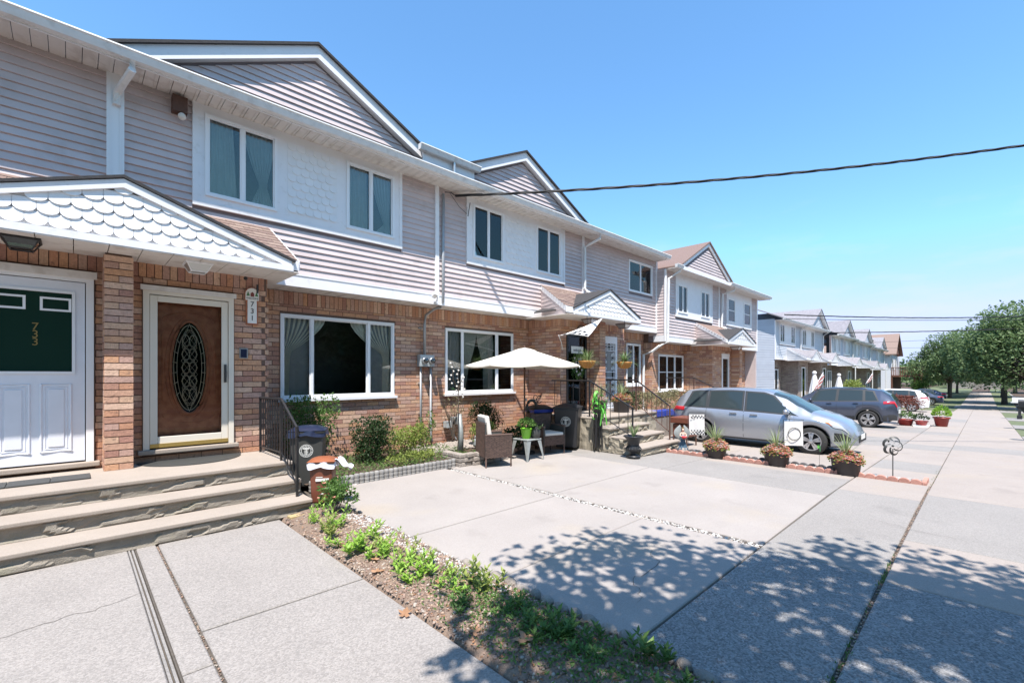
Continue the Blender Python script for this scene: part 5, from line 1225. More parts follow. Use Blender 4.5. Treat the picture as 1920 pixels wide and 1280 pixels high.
MB().tube([(5.92, 9.24, 2.0), (5.92, 9.24, .1)], .024, 8).build('conduit', 'steel', t, smooth=True); MB().tube([(6.20, 9.24, 2.0), (6.20, 9.24, .35), (6.22, 9.2, .2)], .028, 8).build('conduit', 'steel', t, smooth=True)
for z in (1.6, .9, 2.9): MB().box(5.88, 5.96, 9.255, 9.29, z, z+.02).build('strap', 'steel', t)
t = thing('utility_box', (6.85, 9.2, .6), 'two small grey service boxes low on the brick under the meters', 'utility box'); setoff(t.location)
bevel(MB().box(6.6, 6.78, 9.12, 9.29, .50, .66).build('box', 'meterbox', t), .008); bevel(MB().box(6.82, 7.02, 9.1, 9.29, .58, .76).build('box', 'meterbox', t), .008)
MB().tube([(6.72, 9.2, .5), (6.9, 9.15, .2)], .02, 8).build('pipe', 'steel', t)
t = thing('house_number_plaque', (2.05, 8.09, 2.6), 'white welcome plaque with the number 731 on the brick right of the door', 'sign'); setoff(t.location)
MB().box(1.965, 2.135, 8.06, 8.085, 2.60, 3.02).build('backing', 'wood', t)
MB().box(1.985, 2.115, 8.052, 8.059, 2.62, 3.0).build('panel', 'sign_white', t)
MB().prism([(1.955, 2.985), (2.145, 2.985)] + [(2.05+.095*math.cos(R(a)), 3.08+.095*math.sin(R(a))) for a in range(0, 181, 20)], 8.045, 8.059, 'y').build('arched_top', 'sign_white', t)
MB().prism([(1.945, 2.978), (2.155, 2.978)] + [(2.05+.105*math.cos(R(a)), 3.08+.108*math.sin(R(a))) for a in range(0, 181, 20)], 8.0595, 8.07, 'y').build('backing', 'wood', t)
for x in (1.99, 2.11): MB().prism([(x-.024, 3.05), (x+.024, 3.05), (x, 3.12)], 8.041, 8.044, 'y').build('painted_tree', 'sign_green', t)
MB().prism([(2.025, 3.04), (2.075, 3.04), (2.075, 3.09), (2.05, 3.115), (2.025, 3.09)], 8.041, 8.044, 'y').build('painted_house', 'sign_red', t)
text('WELCOME', .036, (2.05, 8.043, 3.012), FACE, 'paint_black', t, depth=.0008)
for s_, z in (('7', 2.92), ('3', 2.81), ('1', 2.70)): text(s_, .115, (2.05, 8.050, z), FACE, 'paint_black', t, depth=.001)
t = thing('keypad', (1.93, 8.08, 2.1), 'small dark blue doorbell panel beside the wooden door', 'doorbell'); setoff(t.location)
MB().box(1.875, 1.99, 8.06, 8.088, 2.06, 2.22).build('frame', 'alu', t); MB().box(1.89, 1.975, 8.055, 8.0595, 2.075, 2.205).build('screen', 'plastic_blue', t)
t = thing('door_hook', (2.13, 7.97, 3.2), 'dark round bracket under the porch soffit near the number plaque', 'bracket'); setoff(t.location)
MB().tube([(2.12, 8.05, 3.1), (2.12, 8.04, 3.24)], .014, 6).build('pin', 'black', t); MB().sphere((1.92, 7.9, 3.29), .03).build('bell', 'black', t)
def soffit_light(x, y, z, label, m, glass_m, s=1.0, rz=0):
    t = thing('porch_light', (x, y, z), label, 'lamp', 'lamps under the porch soffits', rz=rz)
    f = MB(); a, b_, h = .15*s, .09*s, .12*s
    f.box(-a*1.08, a*1.08, -a*1.08, a*1.08, -.015, 0)
    for sx in (-1, 1):
        for sy in (-1, 1): f.tube([(sx*a, sy*a, -.01), (sx*b_, sy*b_, -h)], .008, 5)
    for k, q in ((a, -.018), (b_, -h)):
        f.tube([(-k, -k, q), (k, -k, q), (k, k, q), (-k, k, q), (-k, -k, q)], .009, 5)
    f.build('frame', m, t, local=True)
    g_ = MB(); g_.add([(-a*.96, -a*.96, -.02), (a*.96, -a*.96, -.02), (a*.96, a*.96, -.02), (-a*.96, a*.96, -.02), (-b_, -b_, -h), (b_, -b_, -h), (b_, b_, -h), (-b_, b_, -h)], [(0,1,5,4), (1,2,6,5), (2,3,7,6), (3,0,4,7), (4,5,6,7)])
    g_.build('glass', glass_m, t, local=True); return t
soffit_light(-.42, 7.62, 3.353, 'black framed lamp under the soffit above the white door 733', 'black', 'glass_green')
soffit_light(1.26, 7.62, 3.353, 'white framed lamp under the soffit above the wooden door', 'frame', 'alu')
soffit_light(10.35, 7.6, 3.353, 'brown lantern under the soffit above the black door', 'rust', 'alu', 1.1)
soffit_light(12.05, 7.6, 3.353, 'brown lantern under the soffit above the white security door', 'rust', 'alu', 1.1)
soffit_light(20.3, 7.3, 3.01, 'dark lantern under the third porch soffit', 'rust', 'alu', 1.2)
t = thing('security_camera', (5.9, 8.6, 3.6), 'white bullet camera on the corner trim between the two houses', 'camera'); setoff(t.location)
MB().box(5.93, 6.03, 8.70, 8.722, 3.45, 3.56).build('mount', 'frame', t); MB().tube([(5.98, 8.70, 3.5), (5.94, 8.6, 3.48), (5.92, 8.55, 3.56)], .018, 8).build('bracket', 'frame', t)
bevel(MB().box(5.80, 5.90, 8.40, 8.66, 3.55, 3.65, Matrix.Rotation(R(25), 3, 'Y') @ Matrix.Rotation(R(-20), 3, 'Z')).build('housing', 'frame', t), .012)
t = thing('eave_lamp', (1.2, 8.7, 5.8), 'rusty old floodlight under the eave beside the upper left window', 'lamp'); setoff(t.location)
MB().box(1.10, 1.29, 8.60, 8.745, 5.86, 6.10).build('housing', 'rust', t); MB().sphere((1.22, 8.62, 5.80), .055).build('bulb', 'cushion', t, smooth=True)
t = thing('oval_number_sign', (10.25, 8.08, 3.05), 'small oval house number plate above the black door, half hidden by the flag', 'sign'); setoff(t.location)
MB().prism([(10.55+.17*math.cos(R(a)), 3.10+.13*math.sin(R(a))) for a in range(0, 360, 20)], 8.05, 8.075, 'y').build('plate', 'wicker', t)
MB().prism([(10.55+.14*math.cos(R(a)), 3.10+.10*math.sin(R(a))) for a in range(0, 360, 20)], 8.04, 8.049, 'y').build('face', 'cushion', t)
text('711', .13, (10.55, 8.038, 3.10), FACE, 'paint_black', t, depth=.001)
# flag with black squares on a slanting staff
t = thing('house_flag', (10.1, 7.6, 2.9), 'cream flag with black squares draped from a slanting staff by the black door', 'flag'); setoff(t.location)
MB().tube([(9.74, 8.07, 2.50), (9.30, 7.75, 2.66), (8.80, 7.42, 2.80)], .010, 7).build('staff', 'frame', t)
A3, B3, C3 = Vector((8.78, 7.42, 2.79)), Vector((9.62, 7.15, 2.80)), Vector((10.42, 7.22, 3.36))
def flagp(u, v):
    p = A3.lerp(B3, u).lerp(C3, 1-v); p.z += .05*math.sin(u*math.pi)*v - .04*math.sin(v*3.1); p.y += .03*math.sin(u*7+v*4)*v; return p
MB().grid(lambda u, v: tuple(flagp(u, v)), 16, 14).build('cloth', 'canvas_w', t, smooth=True)
for (u, v) in [(.12, .95), (.3, .93), (.5, .93), (.7, .93), (.9, .93), (.3, .78), (.52, .78), (.74, .78)]:
    b = MB(); q = [flagp(u+a, v+c) + Vector((-.004, -.006, .008)) for a, c in ((-.045, -.045), (.045, -.045), (.045, .045), (-.045, .045))]
    b.add(q, [(0,1,2,3)]).build('printed_square', 'paint_black', t)
# wreath on the black door
t = thing('wreath', (10.35, 8.0, 2.0), 'silvery leaf and blossom wreath hanging on the black door', 'wreath'); setoff(t.location)
wl = MB(); wf = MB()
for _ in range(420):
    a = rnd.uniform(0, 6.28); q = rnd.gauss(.21, .06); z = 2.05 + q*math.sin(a)*1.15
    wl.leaf((10.36+q*math.cos(a), 8.03+rnd.uniform(-.05, 0), z), (math.cos(a)+rnd.gauss(0, .6), -.3, math.sin(a)+rnd.gauss(0, .6)), .06, .035)
for _ in range(22):
    a = rnd.uniform(0, 6.28); q = rnd.gauss(.2, .06); p = (10.36+q*math.cos(a), 7.985, 2.05+q*math.sin(a))
    for k in range(6): wf.leaf(p, (math.cos(k), -.5, math.sin(k)), .045, .035, up=(0, 1, 0))
wl.build('leaves', 'l_mid', t); wf.build('blossoms', 'petal_white', t)
def spikes(parent, x, y, z, n, L, m='l_spike', w_=.02, droop=.5, local=False, seed=0):
    b = MB()
    for i in range(n):
        a = i*2.4 + rnd.uniform(-.3, .3); el = rnd.uniform(.15, 1.0)*droop; l = L*rnd.uniform(.65, 1.0); u = Vector((-math.sin(a), math.cos(a), 0)); pr = None; n0 = len(b.v)
        K = 6
        for k in range(K+1):
            f = k/K; out = l*(math.sin(el)*f + .25*droop*f*f); up = l*(math.cos(el)*f - .38*droop*f*f*f*el)
            p = Vector((x+math.cos(a)*out, y+math.sin(a)*out, z+up)); ww = w_*(1-f)**.7/2
            b.v += [tuple(p-u*ww), tuple(p+u*ww)]
            if k: q = n0+2*k; b.f.append((q-2, q-1, q+1, q))
    return b.build('blades', m, parent, local=local)
for x, y, l in ((9.55, 7.1, 'orange coco hanging basket with spider plant left of the black door'), (11.15, 7.0, 'orange coco hanging basket with spiky green plant before the white door')):
    z = 1.98; t = thing('hanging_basket', (x, y, z), l, 'hanging basket', 'hanging baskets under the second porch'); setoff((0, 0, 0))
    MB().lathe([(.07, 0), (.15, .05), (.21, .15), (.22, .19), (.2, .19), (.15, .10)], n=20).build('basket', 'coco', t, smooth=True, local=True)
    wr = MB(); [wr.tube([(.215*math.cos(a), .215*math.sin(a), .19), (0, 0, 1.35)], .003, 4) for a in (.3, 2.4, 4.5)]; wr.build('chains', 'black', t, local=True)
    rb_ = MB(); [rb_.tube([(.07*math.cos(a), .07*math.sin(a), -.004), (.16*math.cos(a), .16*math.sin(a), .05), (.225*math.cos(a), .225*math.sin(a), .18)], .006, 4) for a in [i*.785 for i in range(8)]]; rb_.build('rim_ribs', 'brass', t, local=True)
    spikes(t, 0, 0, .15, 70, .50, 'l_spike', .026, 1.3, local=True); spikes(t, 0, 0, .15, 24, .42, 'l_mid', .03, .7, local=True)

# ------------------------------------------------------------------ bins
def wheelie(name, label, loc, w_, d_, h, rz, body='plastic_black', lid='plastic_black', emblem=True, bag=None, group=None):
    t = thing(name, loc, label, 'bin', group, rz)
    b = MB(); k = .84
    b.add([(-w_/2*k, -d_/2*k, .05), (w_/2*k, -d_/2*k, .05), (w_/2*k, d_/2*k, .05), (-w_/2*k, d_/2*k, .05), (-w_/2, -d_/2, h*.9), (w_/2, -d_/2, h*.9), (w_/2, d_/2, h*.9), (-w_/2, d_/2, h*.9)],
          [(3,2,1,0), (0,1,5,4), (1,2,6,5), (2,3,7,6), (3,0,4,7), (4,5,6,7)])
    bevel(b.build('body', body, t, local=True), .03, 3)
    bevel(MB().box(-w_/2-.02, w_/2+.02, -d_/2-.02, d_/2+.02, h*.89, h*.93).build('rim', body, t, local=True), .008)
    l = MB(); l.grid(lambda u, v: ((u-.5)*(w_+.05), (v-.5)*(d_+.06), h*.93 + .07*h*(1-abs(2*u-1)**3)*(1-abs(2*v-1)**3)), 10, 10); l.build('lid', lid, t, smooth=True, local=True)
    MB().tube([(-w_/2*.7, d_/2+.05, h*.88), (w_/2*.7, d_/2+.05, h*.88)], .014, 8).build('handle', body, t, local=True)
    for s_ in (-1, 1): MB().lathe([(.08, -.02), (.09, 0), (.08, .02)], s_*w_*.42, d_/2*.9, .09, 16, axis='x').build('wheel', 'tyre', t, smooth=True, local=True)
    if emblem:
        y = -d_/2*.935 - .004; z = h*.62; e = MB(); r_ = w_*.20
        tl = math.atan2(d_/2*(1-k), h*.85)
        def P(px, pz): return (px, -d_/2*(k + (1-k)*((z+pz-.05)/(h*.9-.05))) - .004, z+pz)
        def ring(ra, rb_, n=32):
            vs = [P(r*math.cos(2*math.pi*i/n), r*math.sin(2*math.pi*i/n)) for i in range(n) for r in (ra, rb_)]
            e.add(vs, [(2*i, 2*i+1, (2*i+3) % (2*n), (2*i+2) % (2*n)) for i in range(n)])
        ring(r_*.93, r_); ring(r_*.66, r_*.72)
        for i in range(22):
            a = 2*math.pi*i/22
            if i in (0, 11): continue
            q = [P(rr*math.cos(a+da), rr*math.sin(a+da)) for rr, da in ((r_*.77, -.08), (r_*.77, .06), (r_*.88, .06), (r_*.88, -.08))]; e.add(q, [(0,1,2,3)])
        e.add([P(-r_*.06, -r_*.62), P(r_*.06, -r_*.62), P(r_*.06, r_*.6), P(-r_*.06, r_*.6)], [(0,1,2,3)])
        for s_ in (-1, 1):
            e.add([P(0, r_*.5), P(s_*r_*.5, r_*.45), P(s_*r_*.45, r_*.28), P(0, r_*.2)], [(0,1,2,3)])
            for zz in (.05, -.2, -.42): e.add([P(0, r_*zz), P(s_*r_*.28, r_*(zz+.05)), P(s_*r_*.28, r_*(zz-.06)), P(0, r_*(zz-.10))], [(0,1,2,3)])
        e.build('emblem', 'sign_white', t, local=True)
    if bag:
        def bg_(u, v):
            a = 2*math.pi*u; k_ = 1.0 + .10*v; rr = 1/max(abs(math.cos(a)), abs(math.sin(a)))**.85
            return (math.cos(a)*rr*(w_/2+.018)*k_ + .012*math.sin(9*a+v*4), math.sin(a)*rr*(d_/2+.018)*k_ + .012*math.cos(7*a), h*.93 - v*(.085 + .018*math.sin(5*a)) )
        MB().grid(bg_, 60, 5).build('bag', bag, t, smooth=True, local=True)
    return t
wheelie('wheeled_bin', 'dark bin with round white emblem and navy bag, beside the steps of 731', (2.72, 7.52, 0), .50, .44, 1.0, R(-28), 'plastic_grey', 'plastic_blue', bag='plastic_blue', group='bins in the front yards')
t = wheelie('compost_bin', 'small rusty brown bin with an orange lid and white bag, beside the steps', (2.51, 6.38, 0), .31, .31, .67, R(-32), 'bin_brown', 'lid_orange', emblem=False, bag='bag', group='bins in the front yards')
setoff((0, 0, 0))
MB().box(-.07, .10, -.158, -.150, .36, .395).build('sticker', 'sign_white', t, local=True); MB().box(-.065, .02, -.158, -.152, .41, .418).build('sticker', 'sign_white', t, local=True)
def fb(u, v): return (.15+.22*u + .02*math.sin(v*9), -.12+.26*v, .62 - .13*u*u + .03*math.sin(u*8+v*6))
MB().grid(fb, 10, 10).build('bag_flap', 'bag', t, smooth=True, local=True)
wheelie('wheeled_bin', 'large black wheeled bin with a small round white emblem beside the tan steps', (8.80, 7.12, 0), .60, .62, 1.10, R(-62), group='bins in the front yards')
t = wheelie('wheeled_bin', 'black bin with a blue band under its lid behind the second wicker chair', (8.42, 7.75, 0), .52, .5, 1.06, R(-20), emblem=False, group='bins in the front yards')
MB().box(-.27, .27, -.275, .26, .88, .955).build('blue_band', 'blue', t, local=True)

# ------------------------------------------------------------------ furniture
def wicker_chair(label, loc, rz, cushion=True):
    """faces local -y"""
    t = thing('wicker_armchair', loc, label, 'armchair', 'brown wicker armchairs under the umbrella', rz)
    def woven(name, fn, nu, nv, th):
        b = MB(); e = .0025
        for j in range(nv):
            for i in range(nu):
                u0, u1, v0, v1 = i/nu, (i+1)/nu, j/nv, (j+1)/nv; q = e if (i+j) % 2 else -e
                p = [Vector(fn(u, v)) for u, v in ((u0, v0+.15/nv), (u1, v0+.15/nv), (u1, v1-.05/nv), (u0, v1-.05/nv))]
                nn = (p[1]-p[0]).cross(p[3]-p[0]).normalized()
                mid0 = (p[0]+p[1])/2 + nn*q*2; mid1 = (p[2]+p[3])/2 + nn*q*2
                b.add([p[0], mid0, p[1], p[2], mid1, p[3]], [(0,1,4,5), (1,2,3,4)])
        return stuff(b.build(name, 'wicker', t, local=True))
    W, D, H = .58, .56, .44
    for s_ in (-1, 1):
        x = s_*W/2
        MB().box(x-.018, x+.018, -D/2, D/2, .20, .62).build('side_core', 'plastic_grey', t, local=True)
        woven('side_weave', lambda u, v, x=x, s_=s_: (x+s_*.022, -s_*(-D/2) + s_*(-D)*u*-1*-1 if s_ > 0 else -D/2+D*u*1.0 if False else (D/2 - D*u), .19+.44*v), 16, 26, .01)
        bevel(MB().box(x-.03, x+.03, -D/2-.01, D/2, .62, .65).build('arm', 'wicker', t, local=True), .01)
        for y in (-D/2+.02, D/2-.02): MB().tube([(x, y, 0), (x, y, .22)], .016, 7).build('leg', 'wicker', t, local=True)
    MB().box(-W/2, W/2, D/2-.03, D/2+.0, .2, .85).build('back_core', 'plastic_grey', t, local=True)
    woven('back_weave', lambda u, v: (-W/2+W*u, D/2-.034, .42+.46*v), 16, 26, .01); woven('back_weave', lambda u, v: (W/2-W*u, D/2+.006, .20+.68*v), 16, 38, .01)
    MB().box(-W/2, W/2, -D/2, -D/2+.03, .22, H-.04).build('front_core', 'plastic_grey', t, local=True)
    woven('front_weave', lambda u, v: (-W/2+W*u, -D/2-.006, .21+.22*v), 16, 13, .01)
    MB().box(-W/2+.02, W/2-.02, -D/2, D/2-.03, H-.06, H-.02).build('seat', 'wicker', t, local=True)
    bevel(MB().box(-W/2+.03, W/2-.03, -D/2, D/2-.05, H-.02, H+.05).build('seat_cushion', 'cushion', t, local=True), .02, 3)
    if cushion: bevel(MB().box(-W/2+.04, W/2-.04, D/2-.14, D/2-.045, H+.05, H+.56, Matrix.Rotation(R(-9), 3, 'X')).build('back_cushion', 'cushion', t, local=True), .025, 3)
    return t
wicker_chair('left brown wicker armchair with a tall cream back cushion, turned away from the viewer', (6.10, 6.85, 0), R(68))
wicker_chair('right brown wicker armchair with a pale seat cushion, in front of the bins', (7.95, 7.05, 0), R(-12), False)
t = thing('metal_side_table', (7.02, 6.80, 0), 'low weathered metal side table between the wicker armchairs', 'table'); setoff((0, 0, 0))
bevel(MB().box(-.22, .22, -.22, .22, .42, .45).build('table_top', 'grey_zinc', t, local=True), .012)
for sx in (-1, 1):
    for sy in (-1, 1):
        b = MB(); b.add([(sx*.26, sy*.26, 0), (sx*.235, sy*.26, 0), (sx*.10, sy*.21, .42), (sx*.21, sy*.21, .42), (sx*.21, sy*.10, .42), (sx*.26, sy*.235, 0)], [(0,1,2,3), (0,3,4,5)])
        b.build('leg', 'grey_zinc', t, local=True)
b = MB()
t = thing('green_flower_pot', (6.97, 6.78, .45), 'lime green flower pot with leafy plant on the metal side table', 'pot')
MB().lathe([(.085, 0), (.12, .19), (.13, .20), (.13, .22), (.11, .22), (.105, .18)], n=20).build('pot', 'lime', t, smooth=True, local=True)
lf = MB()
for _ in range(420):
    v = rv().normalized(); lf.leaf((v.x*.16, v.y*.16, .27+abs(v.z)*.14), v, .06, .03)
lf.build('foliage', 'l_mid', t, local=True)
t = thing('vase', (7.14, 6.66, .45), 'dark patterned round vase on the metal side table', 'vase')
MB().lathe([(.07, 0), (.10, .07), (.105, .15), (.07, .22), (.075, .24)], n=18).build('body', 'plastic_grey', t, smooth=True, local=True)
lf = MB(); [lf.leaf((rnd.gauss(0, .05), rnd.gauss(0, .05), .25), rv(), .09, .03) for _ in range(60)]; lf.build('foliage', 'l_dark', t, local=True)
t = thing('garden_urn', (8.15, 7.6, 0), 'curled black and silver scroll ornament behind the right armchair', 'ornament')
sc_ = MB(); sc_.tube(arc(-.15, 1.03, .16, .16, 0, 230, 0, 16), .035, 8); sc_.tube(arc(.12, 1.2, .09, .09, 40, 330, 0, 14), .012, 6); sc_.tube(arc(-.02, 1.25, .06, .06, 40, 330, 0, 14), .012, 6); sc_.tube([(0, 0, 0), (0, 0, 1.1)], .02, 6); sc_.build('scrolls', 'plastic_grey', t, local=True, smooth=True)
# umbrella
t = thing('patio_umbrella', (7.50, 7.35, 0), 'open cream patio umbrella over the wicker armchairs', 'umbrella'); zr, zp_, rad = 2.02, 2.43, 1.36
MB().tube([(0, 0, 0), (0, 0, zp_+.02)], .021, 10).build('pole', 'pole', t, local=True, smooth=True)
N = 8
for i in range(N):
    a0, a1 = 2*math.pi*(i+.3)/N, 2*math.pi*(i+1.3)/N
    def fn(u, v, a0=a0, a1=a1):
        p0 = Vector((math.cos(a0), math.sin(a0), 0)); p1 = Vector((math.cos(a1), math.sin(a1), 0)); q = p0.lerp(p1, u)*rad*(.10+.90*v)
        return (q.x, q.y, zr + (zp_-.03-zr)*(1-(.1+.9*v))**1.0*1.08 - .05*math.sin(math.pi*v)*0 + (-.035*math.sin(math.pi*u)*v))
    MB().grid(fn, 6, 8).build('canopy_panel', 'canvas', t, smooth=True, local=True)
    def vl(u, v, a0=a0, a1=a1):
        p0 = Vector((math.cos(a0), math.sin(a0), 0)); p1 = Vector((math.cos(a1), math.sin(a1), 0)); q = p0.lerp(p1, u)*rad
        return (q.x, q.y, zr - .035*math.sin(math.pi*u) - .03*v)
    MB().grid(vl, 6, 1).build('canopy_hem', 'canvas', t, smooth=True, local=True)
    c_, s_ = math.cos(a0), math.sin(a0)
    MB().tube([(c_*.03, s_*.03, zp_-.07), (c_*rad*.99, s_*rad*.99, zr-.012)], .008, 5).build('rib', 'pole', t, local=True); MB().tube([(c_*.03, s_*.03, zr-.02), (c_*rad*.5, s_*rad*.5, (zr+zp_)/2-.06)], .007, 5).build('strut', 'pole', t, local=True)
MB().lathe([(.30, -.0), (.26, .045), (.12, .09), (.02, .105)], 0, 0, zp_-.11, 8).build('vent_cap', 'canvas', t, local=True)
MB().lathe([(.04, -.03), (.04, .03)], 0, 0, zr, 10).build('hub', 'pole', t, local=True); MB().sphere((0, 0, zp_+.03), .025).build('finial', 'pole', t, local=True)
MB().box(.02, .07, -.015, .015, 1.2, 1.26).build('crank', 'alu', t, local=True)
MB().lathe([(.24, 0), (.24, .05), (.06, .09), (.04, .3)], n=20).build('base', 'plastic_black', t, local=True)
# green ribbon ornament
t = thing('ribbon_ornament', (9.00, 6.35, 0), 'lime green ribbon bow on a stand of hanging black streamers by the steps', 'ornament'); zb_ = .98
MB().tube([(0, 0, 0), (0, 0, 1.25)], .012, 6).build('stand', 'black', t, local=True)
for i in range(16):
    a = rnd.uniform(0, 6.28); r0, r1 = rnd.uniform(.02, .12), rnd.uniform(.08, .17)
    MB().tube([(r0*math.cos(a), r0*math.sin(a), .95), (r1*.8*math.cos(a), r1*.8*math.sin(a), .5), (r1*math.cos(a), r1*math.sin(a), rnd.uniform(.02, .15))], .012, 4).build('streamer', 'black', t, local=True)
for i in range(11):
    a = i*2.2; z = .82 + .05*i*.9; b = MB(); w_ = .05
    b.grid(lambda u, v: (math.cos(a)*(.05+.13*math.sin(math.pi*u)) + (v-.5)*w_*math.sin(a), math.sin(a)*(.05+.13*math.sin(math.pi*u)) - (v-.5)*w_*math.cos(a), z + .13*math.cos(math.pi*u) + .03*v), 10, 2)
    b.build('ribbon_loop', 'green_cloth', t, smooth=True, local=True)
for s_ in (-1, 1): MB().grid(lambda u, v: (s_*(.06+.07*u) + .05*v, -.12, .95-.33*u + .02*math.sin(9*v)), 8, 4).build('ribbon_tail', 'green_cloth', t, smooth=True, local=True)

# ------------------------------------------------------------------ planters, pots, ornaments
def oval_planter(label, loc, rx, ry, h, rz, fl=('petal_pink', 'l_yel'), n=520, group='charcoal oval planters along the scalloped border', sp=.5):
    t = thing('oval_planter', loc, label, 'planter', group, rz)
    MB().lathe([(.82, 0), (.86, .02), (.98, h*.93), (1.04, h*.94), (1.04, h), (.96, h), (.90, h*.7)], n=28, sx=rx, sy=ry).build('tub', 'planter', t, smooth=True, local=True)
    a_, b_ = MB(), MB()
    for i in range(n):
        a = rnd.uniform(0, 6.28); q = rnd.uniform(0, 1)**.5; x, y = math.cos(a)*q*rx*1.12, math.sin(a)*q*ry*1.18; z = h + .01 + .10*(1-q*q)*(1+.5*math.sin(3*a+loc[1]*5)) + rnd.uniform(-.05, .035) - (.03 if q > .9 else 0)
        for k in range(5): g_ = k*1.256+a; a_.leaf((x, y, z), (math.cos(g_), math.sin(g_), .5), .032, .026, up=(0, 0, 1))
        if i % 2 == 0:
            for k in range(3): b_.leaf((x+rnd.gauss(0, .02), y+rnd.gauss(0, .02), z-.01), rv()+Vector((0, 0, .5)), .045, .028)
    a_.build('blossoms', fl[0], t, local=True); b_.build('foliage', fl[1], t, local=True); b2 = MB()
    for i in range(200):
        a = rnd.uniform(0, 6.28); q = rnd.uniform(0, 1.05)**.5; 
        for k in range(5): b2.leaf((math.cos(a)*q*rx*1.05, math.sin(a)*q*ry*1.1, h+.02+.11*(1-q*q)*(1+.5*math.sin(3*a+loc[1]*5))), (math.cos(k*1.256), math.sin(k*1.256), .5), .03, .025, up=(0, 0, 1))
    b2.build('pale_blossoms', 'petal_white', t, local=True)
    if sp: spikes(t, 0, 0, h+.05, 30, sp*1.15, 'l_spike', .026, .75, local=True)
    return t
oval_planter('oval charcoal planter of coral flowers nearest the fairy statue', (10.50, 4.22, gz(10.5)), .34, .22, .26, R(40))
oval_planter('middle oval planter of coral flowers, beside the front door of the minivan', (10.50, 2.98, gz(10.5)), .33, .22, .27, R(40))
oval_planter('oval charcoal planter of coral flowers nearest the pavement, under the minivan headlight', (10.48, 1.80, gz(10.5)), .32, .21, .28, R(40))
t = oval_planter('square black pot of pink flowers and grasses on the top step by the white door', (11.0, 7.0, .77), .24, .24, .36, R(0), group=None, sp=.55); t.name = 'flower_pot'; t['category'] = 'pot'
t = oval_planter('dark pot with straggly plants at the left side of the top step', (10.25, 7.2, .77), .2, .2, .34, R(0), n=60, group=None, sp=.5); t.name = 'flower_pot'; t['category'] = 'pot'
t = thing('footed_urn', (8.85, 5.33, 0), 'black footed urn with a spiky plant at the bottom of the tan steps', 'urn')
MB().lathe([(.15, 0), (.155, .035), (.10, .05), (.055, .08), (.06, .11), (.15, .15), (.165, .20), (.12, .25), (.125, .30), (.15, .40), (.21, .45), (.225, .465), (.21, .475), (.15, .43), (.10, .40)], n=28).build('urn', 'plastic_black', t, smooth=True, local=True)
for i in range(16): a = i*2*math.pi/16; MB().tube([(.15*math.cos(a), .15*math.sin(a), .145), (.17*math.cos(a), .17*math.sin(a), .195), (.125*math.cos(a), .125*math.sin(a), .25)], .008, 4).build('rib', 'plastic_black', t, local=True)
spikes(t, 0, 0, .42, 20, .42, 'l_spike', .03, .55, local=True)
# scalloped border
def border(name, label, x, y0, y1, m, step=.155, h=.085):
    t = thing(name, (x, (y0+y1)/2, gz(x)), label, 'edging'); setoff(t.location); z0 = gz(x)
    n = int((y1-y0)/step)
    for i in range(n):
        y = y0 + (i+.5)*step
        b = MB(); b.prism([(y-step*.49, z0-.05), (y+step*.49, z0-.05)] + [(y+step*.49*math.cos(R(a)), z0+h*.35+h*.65*math.sin(R(a))) for a in range(0, 181, 20)], x-.028, x+.028, 'x')
        bevel(b.build('edging_brick', m, t), .006, 1)
    return t
border('scalloped_edging', 'red scalloped brick edging along the near side of the planters', 10.36, .72, 5.62, 'scal_red')
border('scalloped_edging', 'dark scalloped edging along the far side of the planters', 10.76, 1.7, 5.62, 'scal_dark')
t = thing('scalloped_edging', (10.55, .68, gz(10.5)), 'short red scalloped edging closing the border at the pavement', 'edging'); setoff(t.location)
for i in range(3):
    x = 10.40 + i*.155; z0 = gz(x); b = MB(); b.prism([(x-.075, z0-.05), (x+.075, z0-.05)] + [(x+.075*math.cos(R(a)), z0+.03+.055*math.sin(R(a))) for a in range(0, 181, 20)], .66, .715, 'y'); b.build('edging_brick', 'scal_red', t)
# garden flags
def garden_flag(label, loc, rz, ging, poly):
    t = thing('garden_flag', loc, label, 'flag', 'small garden flags in the border', rz); z0 = .42; z1 = z0+.50; w_ = .36
    MB().tube([(-w_/2-.03, 0, -.02), (-w_/2-.03, 0, z1+.03), (-w_/2-.01, 0, z1+.05), (w_/2+.02, 0, z1+.03)], .006, 6).build('stand', 'black', t, local=True)
    MB().grid(lambda u, v: (-w_/2+w_*u, .015*math.sin(u*5+v*2), z0+(z1-z0)*v), 10, 10).build('cloth', 'canvas_w', t, smooth=True, local=True)
    if ging:
        pr = MB()
        for r, zr_ in ((0, z0+.01), (1, z0+.05), (2, z0+.09), (3, z1-.05), (4, z1-.09)):
            for i in range(5):
                x = -w_/2 + .03 + i*.07 + (.035 if r % 2 else 0); pr.add([(x, -.022, zr_), (x+.032, -.022, zr_), (x+.032, -.022, zr_+.032), (x, -.022, zr_+.032)], [(0,1,2,3)])
        pr.build('gingham_print', 'paint_black', t, local=True)
    else:
        pr = MB(); pr.tube(arc(0, z0+.24, .12, .12, 0, 360, -.022, 24), .004, 4, False)
        for i in range(26): a = i*.24; pr.leaf((.12*math.cos(a), -.024, z0+.24+.12*math.sin(a)), (math.cos(a+1.2), 0, math.sin(a+1.2)), .04, .016, up=(0, 1, 0))
        pr.build('wreath_print', 'plastic_grey', t, local=True)
    return t
garden_flag('small white garden flag with black gingham borders beside the statue', (10.95, 4.85, gz(11)), R(-48), True, None)
garden_flag('small white garden flag with a leafy wreath print before the minivan wheel', (10.72, 2.72, gz(11)), R(-48), False, None)
